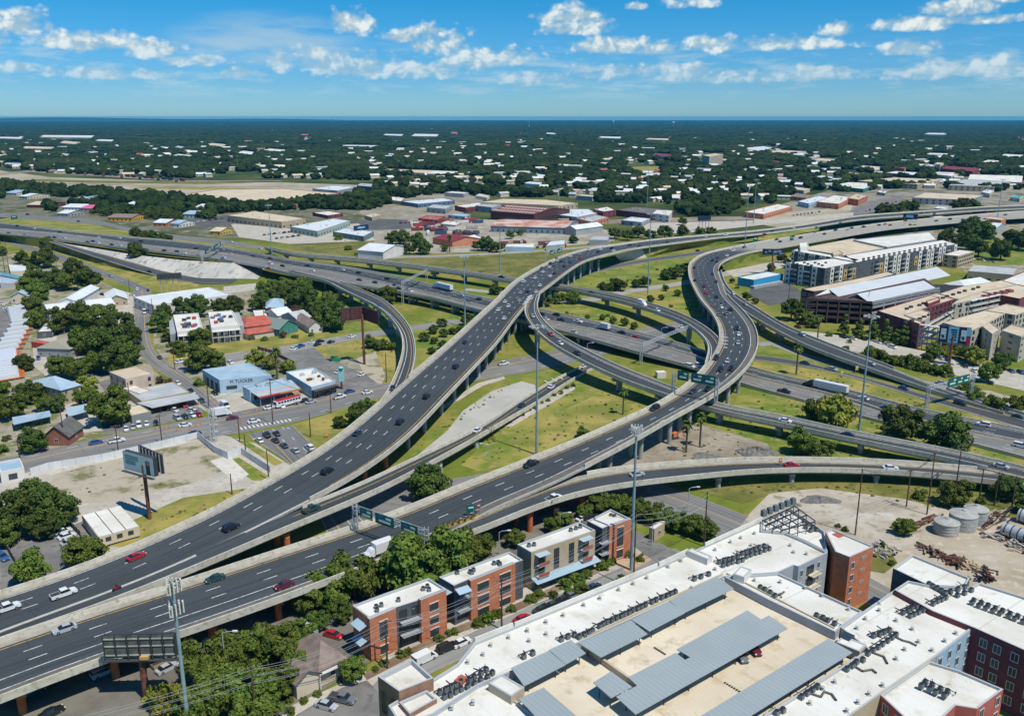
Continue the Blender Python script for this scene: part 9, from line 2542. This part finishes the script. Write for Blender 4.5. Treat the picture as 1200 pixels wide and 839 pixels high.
# utility poles and street lamps
UP=[]
def upole(px,base,topy,lab,arms=1,m_=WOOD,wires=True):
 b=P(px,base,0);h=height_at(b,topy);t=thing('utility_pole',lab,'utility pole',b,'utility poles')
 m=MB();m.tube((b.x,b.y,-.2),(b.x,b.y,h),.22,.15,8);m.build('pole',m_,t)
 for k in range(arms):
  z=h-.5-1.3*k;m=MB();m.bar((b.x-1.3,b.y-.5,z),(b.x+1.3,b.y+.5,z),.14,.16);m.build('crossarm',m_,t)
  for s in(-1.2,-.5,.5,1.2):m=MB();m.tube((b.x+s,b.y+s*.38,z+.08),(b.x+s,b.y+s*.38,z+.34),.06,.04,5);m.build('insulator',METAL,t)
 return b,h
def ws(a,b,lab,offs=(-1.2,0,1.2),sag=1.2,r=.035,grp='overhead wires'):
 (p_,h0),(q,h1)=a,b
 for i,o_ in enumerate(offs):
  pts=[]
  for k in range(13):
   f=k/12;v=p_*(1-f)+q*f;dv=(q-p_).normalized();pts.append((v.x-dv.y*o_,v.y+dv.x*o_,h0*(1-f)+h1*f-.2-sag*4*f*(1-f)-(i*.75 if len(offs)>3 else 0)))
  m=MB();m.path(pts,r,4);o=m.build('overhead_wire',METALD if len(offs)<4 else METAL,None,pts[0]);tag(o,f'overhead wire, {ordn(i)} of the set {lab}','wire',grp)
U={}
for key,x,b_,t_,l,a in(('a',76,520,460,'utility pole in front of the brick gabled house',1),('b',139,531,498,'utility pole on the fence by the main street',1),('c',190,520,486,'utility pole at the end of the white fence',1),('d',24,541,516,'utility pole beside the low white shop',1),('e',320,497,443,'utility pole at the forecourt of the canopy shop',2),('f',281,517,488,'dark pole on the street corner by the fence',0),('g',388,484,463,'pole beside the white roofed store',0),('h',272,579,555,'thin pole on the grass behind the left flyover',0),('i',315,562,527,'thin pole on the pavement by the corner fence',0),('j',288,530,508,'thin pole on the grass strip',0),('k',364,512,484,'thin pole on the dry grass corner',0),('l',453,448,414,'dark pole beside the curved ramp',0),('m',825,640,576,'stepped dark utility pole by the hedge row',0),('n',1002,627,549,'thin tall pole leaning over the dirt lot',0),('o',1062,594,550,'utility pole with crossarm behind the dirt lot',1),('p',1086,603,530,'utility pole with double crossarms by the scrap yard',2),('q',1119,579,520,'tallest utility pole by the dark trees at right',2),('r',1147,588,549,'first of three dark poles by the right hand ramp',1),('s',1165,593,553,'second of three dark poles by the right hand ramp',1),('t',1185,598,558,'third of three dark poles by the right hand ramp',1),('u',454,783,726,'utility pole before the nearest townhouse',1),('v',588,738,677,'utility pole before the second townhouse',1),('w',300,850,780,'utility pole in the trees at bottom left',1),('x',205,433,402,'pole at the corner of residential street',0),('y',152,470,448,'pole beside the pink building',0),('z',245,478,440,'pole at the lot beside the side street',0),('A',6,320,281,'dark pole pair at the far left, left one',0),('B',11,320,281,'dark pole pair at the far left, right one',0),('C',66,310,292,'dark pole beside the left frontage road',0),('D',152,343,326,'pole at the street end of the frontage road',0),('E',1015,376,340,'thin pole before the dark parking garage',0),('F',742,690,600,'dark wooden pole in front of the phone mast',0),('G',924,352,332,'thin pole by the asphalt yard',0),('H',310,380,355,'thin pole beside the red roofed house',0),('I',180,375,350,'pole on the side street by the white warehouse',0)):
 U[key]=upole(x,b_,t_,l,a)
W6=(-1,1,-.8,.8,-.3,.3)
ws(U['w'],U['u'],'from the bottom left trees to the nearest townhouse',W6,1.6,.026);ws(U['u'],U['v'],'between the two townhouse poles',W6,1.6,.026);ws(U['v'],U['F'],'from the second townhouse to the phone mast',W6,1.6,.026);ws(U['F'],U['m'],'from the phone mast to the stepped pole',W6,1.6,.026)
e0=(P(-110,960,0),U['w'][1]);ws(e0,U['w'],'leaving the picture at the bottom left',W6,1.6,.026)
ws(U['o'],U['p'],'between two poles at the scrap yard');ws(U['p'],U['q'],'rising to the tallest right hand pole');ws(U['n'],U['o'],'over the dirt lot');ws(U['r'],U['s'],'between the first and second dark poles');ws(U['s'],U['t'],'between the second and third dark poles')
ws(U['d'],U['a'],'by the low white shop',(0,1));ws(U['b'],U['c'],'along the white fence',(0,1));ws(U['c'],U['e'],'across the street corner',(0,1));ws(U['e'],U['g'],'before the shops',(0,1))
def lamp(px,base,topy,lab,side=1,z=0.0):
 b=P(px,base,z);h=height_at(b,topy);t=thing('street_lamp',lab,'street lamp',b,'street lamps')
 m=MB();m.tube((b.x,b.y,z),(b.x,b.y,h-.4),.13,.09,8);m.path([(b.x,b.y,h-.4),(b.x+side*.8,b.y,h),(b.x+side*2.2,b.y,h+.15)],.07,6);m.build('pole',METAL,t)
 m=MB();m.box((b.x+side*2.6,b.y),(1.0,.4),h+.05,h+.28);m.build('lamp_head',WALLW,t)
lamp(806,600,571,'street lamp beside the long street right of the hedge');lamp(266,800,740,'street lamp under the near flyover left of the big trees');lamp(656,625,601,'street lamp behind the tan townhouse');lamp(585,655,622,'street lamp among the trees by the low ramp');lamp(688,415,402,'twin headed street lamp under the freeway bridge');lamp(764,640,612,'street lamp beside the small utility building');lamp(214,778,752,'street lamp beside the lower left billboard');lamp(775,394,384,'street lamp under the narrow viaduct');lamp(573,540,520,'pale lamp beside the low ramp end',-1);lamp(390,417,396,'pale lamp post on the dry grass',1)
# small things on the ground
b=P(394,423,0);t=thing('skip','bright green waste skip on the lot beside the dry grass','skip',b)
m=MB();m.hexa([(b.x-2,b.y-1,.2),(b.x+2,b.y-1,.2),(b.x+2,b.y+1,.2),(b.x-2,b.y+1,.2),(b.x-2.6,b.y-1.3,2),(b.x+2.6,b.y-1.3,2),(b.x+2.6,b.y+1.3,2),(b.x-2.6,b.y+1.3,2)]);m.build('bin',PAINT['green'],t);m=MB();m.box((b.x,b.y),(4.6,2.1),1.6,2.01);m.build('load',TIM,t)
b=P(789,514,0);t=thing('compact_excavator','orange excavator parked under the S flyover','excavator',b)
m=MB();m.box((b.x,b.y),(3.4,2.2),0,.9,.4);m.build('tracks',METALD,t);m=MB();m.box((b.x,b.y),(2.6,2.0),.9,2.4,.8);m.build('cab',PAINT['orange'],t);m=MB();m.bar((b.x+1,b.y,1.8),(b.x+2.8,b.y-.4,3.2),.4,.5);m.bar((b.x+2.8,b.y-.4,3.2),(b.x+4,b.y-.6,.8),.3,.4);m.build('arm',PAINT['orange'],t)
b=P(774,442,0);m=MB();m.box((b.x,b.y),(4,3),0,2.6,.2);o=m.build('equipment_cabinet',WALLW,None,b);tag(o,'pale equipment cabinet on the grass under the bare gantry','cabinet')
t=thing('sign_tower','pale lattice sign frame at the street corner beside the white fence','lattice tower',P(252,521,0))
b=P(250,519,0);hh=height_at(b,478)
tower(t,b,0,hh,1.6)
for z in(.3,.5,.7,.9):m=MB();m.box((b.x+.2,b.y+.8),(3.2,.3),hh*z,hh*z+.25,.2);m.build('crossbar',WALLC,t)
for i,(x,y)in enumerate([(183,503),(188,501),(194,502),(199,501),(208,505),(223,504),(230,500),(236,497),(276,500),(284,497),(290,483),(300,481)]):
 b=P(x,y,0.13);t=thing('traffic_cone',f'small orange traffic drum, {ordn(i)} from left along the main street works','traffic drum',b,'orange drums at the street works')
 m=MB();m.lathe(b,[(.4,0),(.32,.05),(.3,1.0),(.0,1.05)],8);m.build('drum',PAINT['orange'],t);m=MB();m.lathe((b.x,b.y,b.z+.5),[(.33,0),(.33,.18)],8);m.build('white_band',WALLW,t)
def water_tower(px,py,lab):
 b=P(px,py,0);t=thing('water_tower',lab,'water tower',b,'far white water towers');m=MB();m.lathe(b,[(5,0),(3,20),(3,34)],10);m.build('stem',WALLW,t);m=MB();m.lathe((b.x,b.y,34),[(3,0),(13,6),(15,11),(11,17),(0,20)],14);m.build('bowl',ROOFW,t)
water_tower(719,146.5,'far white water tower on the horizon, left one');water_tower(789,148.5,'far white water tower on the horizon, right one')
for i,(x,w,h_)in enumerate(((388,90,40),(396,18,104),(402,60,30),(410,18,96),(416,70,30))):
 b=P(x,142,0);m=MB();m.prism([(b.x-w,b.y-40),(b.x+w,b.y-40),(b.x+w,b.y+40),(b.x-w,b.y+40)],0,h_)if w>30 else m.tube((b.x,b.y,0),(b.x,b.y,h_),9,6,10);o=m.build('power_station_block' if w>30 else 'chimney_stack',WALLG,None,b);tag(o,f'grey power station {"block" if w > 30 else "stack"} on the left horizon, {ordn(i)} from left','power station')
b=P(620,150,0);m=MB();m.tube((b.x,b.y,0),(b.x,b.y,108),2.5,1.5,6);o=m.build('radio_mast',METAL,None,b);tag(o,'hair thin radio mast on the horizon near the centre','radio mast')
# rail cars in the rail yard
r=random.Random(9)
for k in range(26):
 f=k/25;b=P(36+178*f,198.5+14*f+(1.6 if k%3==0 else 0),0);e=P(36+178*(f+.02),198.5+14*(f+.02),0);an=math.atan2(e.y-b.y,e.x-b.x)
 t=thing('rail_car',f'dark freight rail car, {ordn(k)} from left in the rail yard','rail car',b,'freight cars in the rail yard')
 m=MB();m.box((b.x,b.y),(16,3),1.1,4.6,an);m.build('car_body',[METALD,RUST,WALLD,METALD][r.randrange(4)],t);m=MB();m.box((b.x,b.y),(13,2.4),.2,1.1,an);m.build('bogie',RST2,t)
# far hills at the left horizon
m=MB();n=30
for k in range(n+1):
 f=k/n;a=-0.75+f*.62;h_=95*math.sin(PI*min(1,f*1.02))**.8*(.8+.2*math.sin(f*17));
 for rr,hh in((21000,-2),(24500,max(0,h_)),(27500,-2)):m.v.append((rr*math.sin(a),rr*math.cos(a),hh))
for k in range(n):
 for q in(0,1):i=k*3+q;m.f.append((i,i+3,i+4,i+1));m.m.append(0)
struct(m.build('hills',MATS.setdefault('hill',mat('hill',(0.03,0.05,0.02),.95,(0.05,0.07,0.03),0.002))))
# ------------------------------------------------------------------ haze
hz,nt,bs=newmat('haze')
hz.node_tree.nodes.remove(bs)
pv=nt.new('ShaderNodeVolumePrincipled')
pv.inputs['Color'].default_value=(0.03,0.55,1.0,1)
pv.inputs['Density'].default_value=3.0e-5
pv.inputs['Anisotropy'].default_value=0.0
out=[n for n in hz.node_tree.nodes if n.type=='OUTPUT_MATERIAL'][0]
nt.link(pv.outputs[0],out.inputs['Volume'])
m=MB();R=28600
m.prism([(-R,-R+400),(R,-R+400),(R,R+400),(-R,R+400)],-3.0,113.5)
ho=m.build('haze',hz);ho['kind']='stuff'
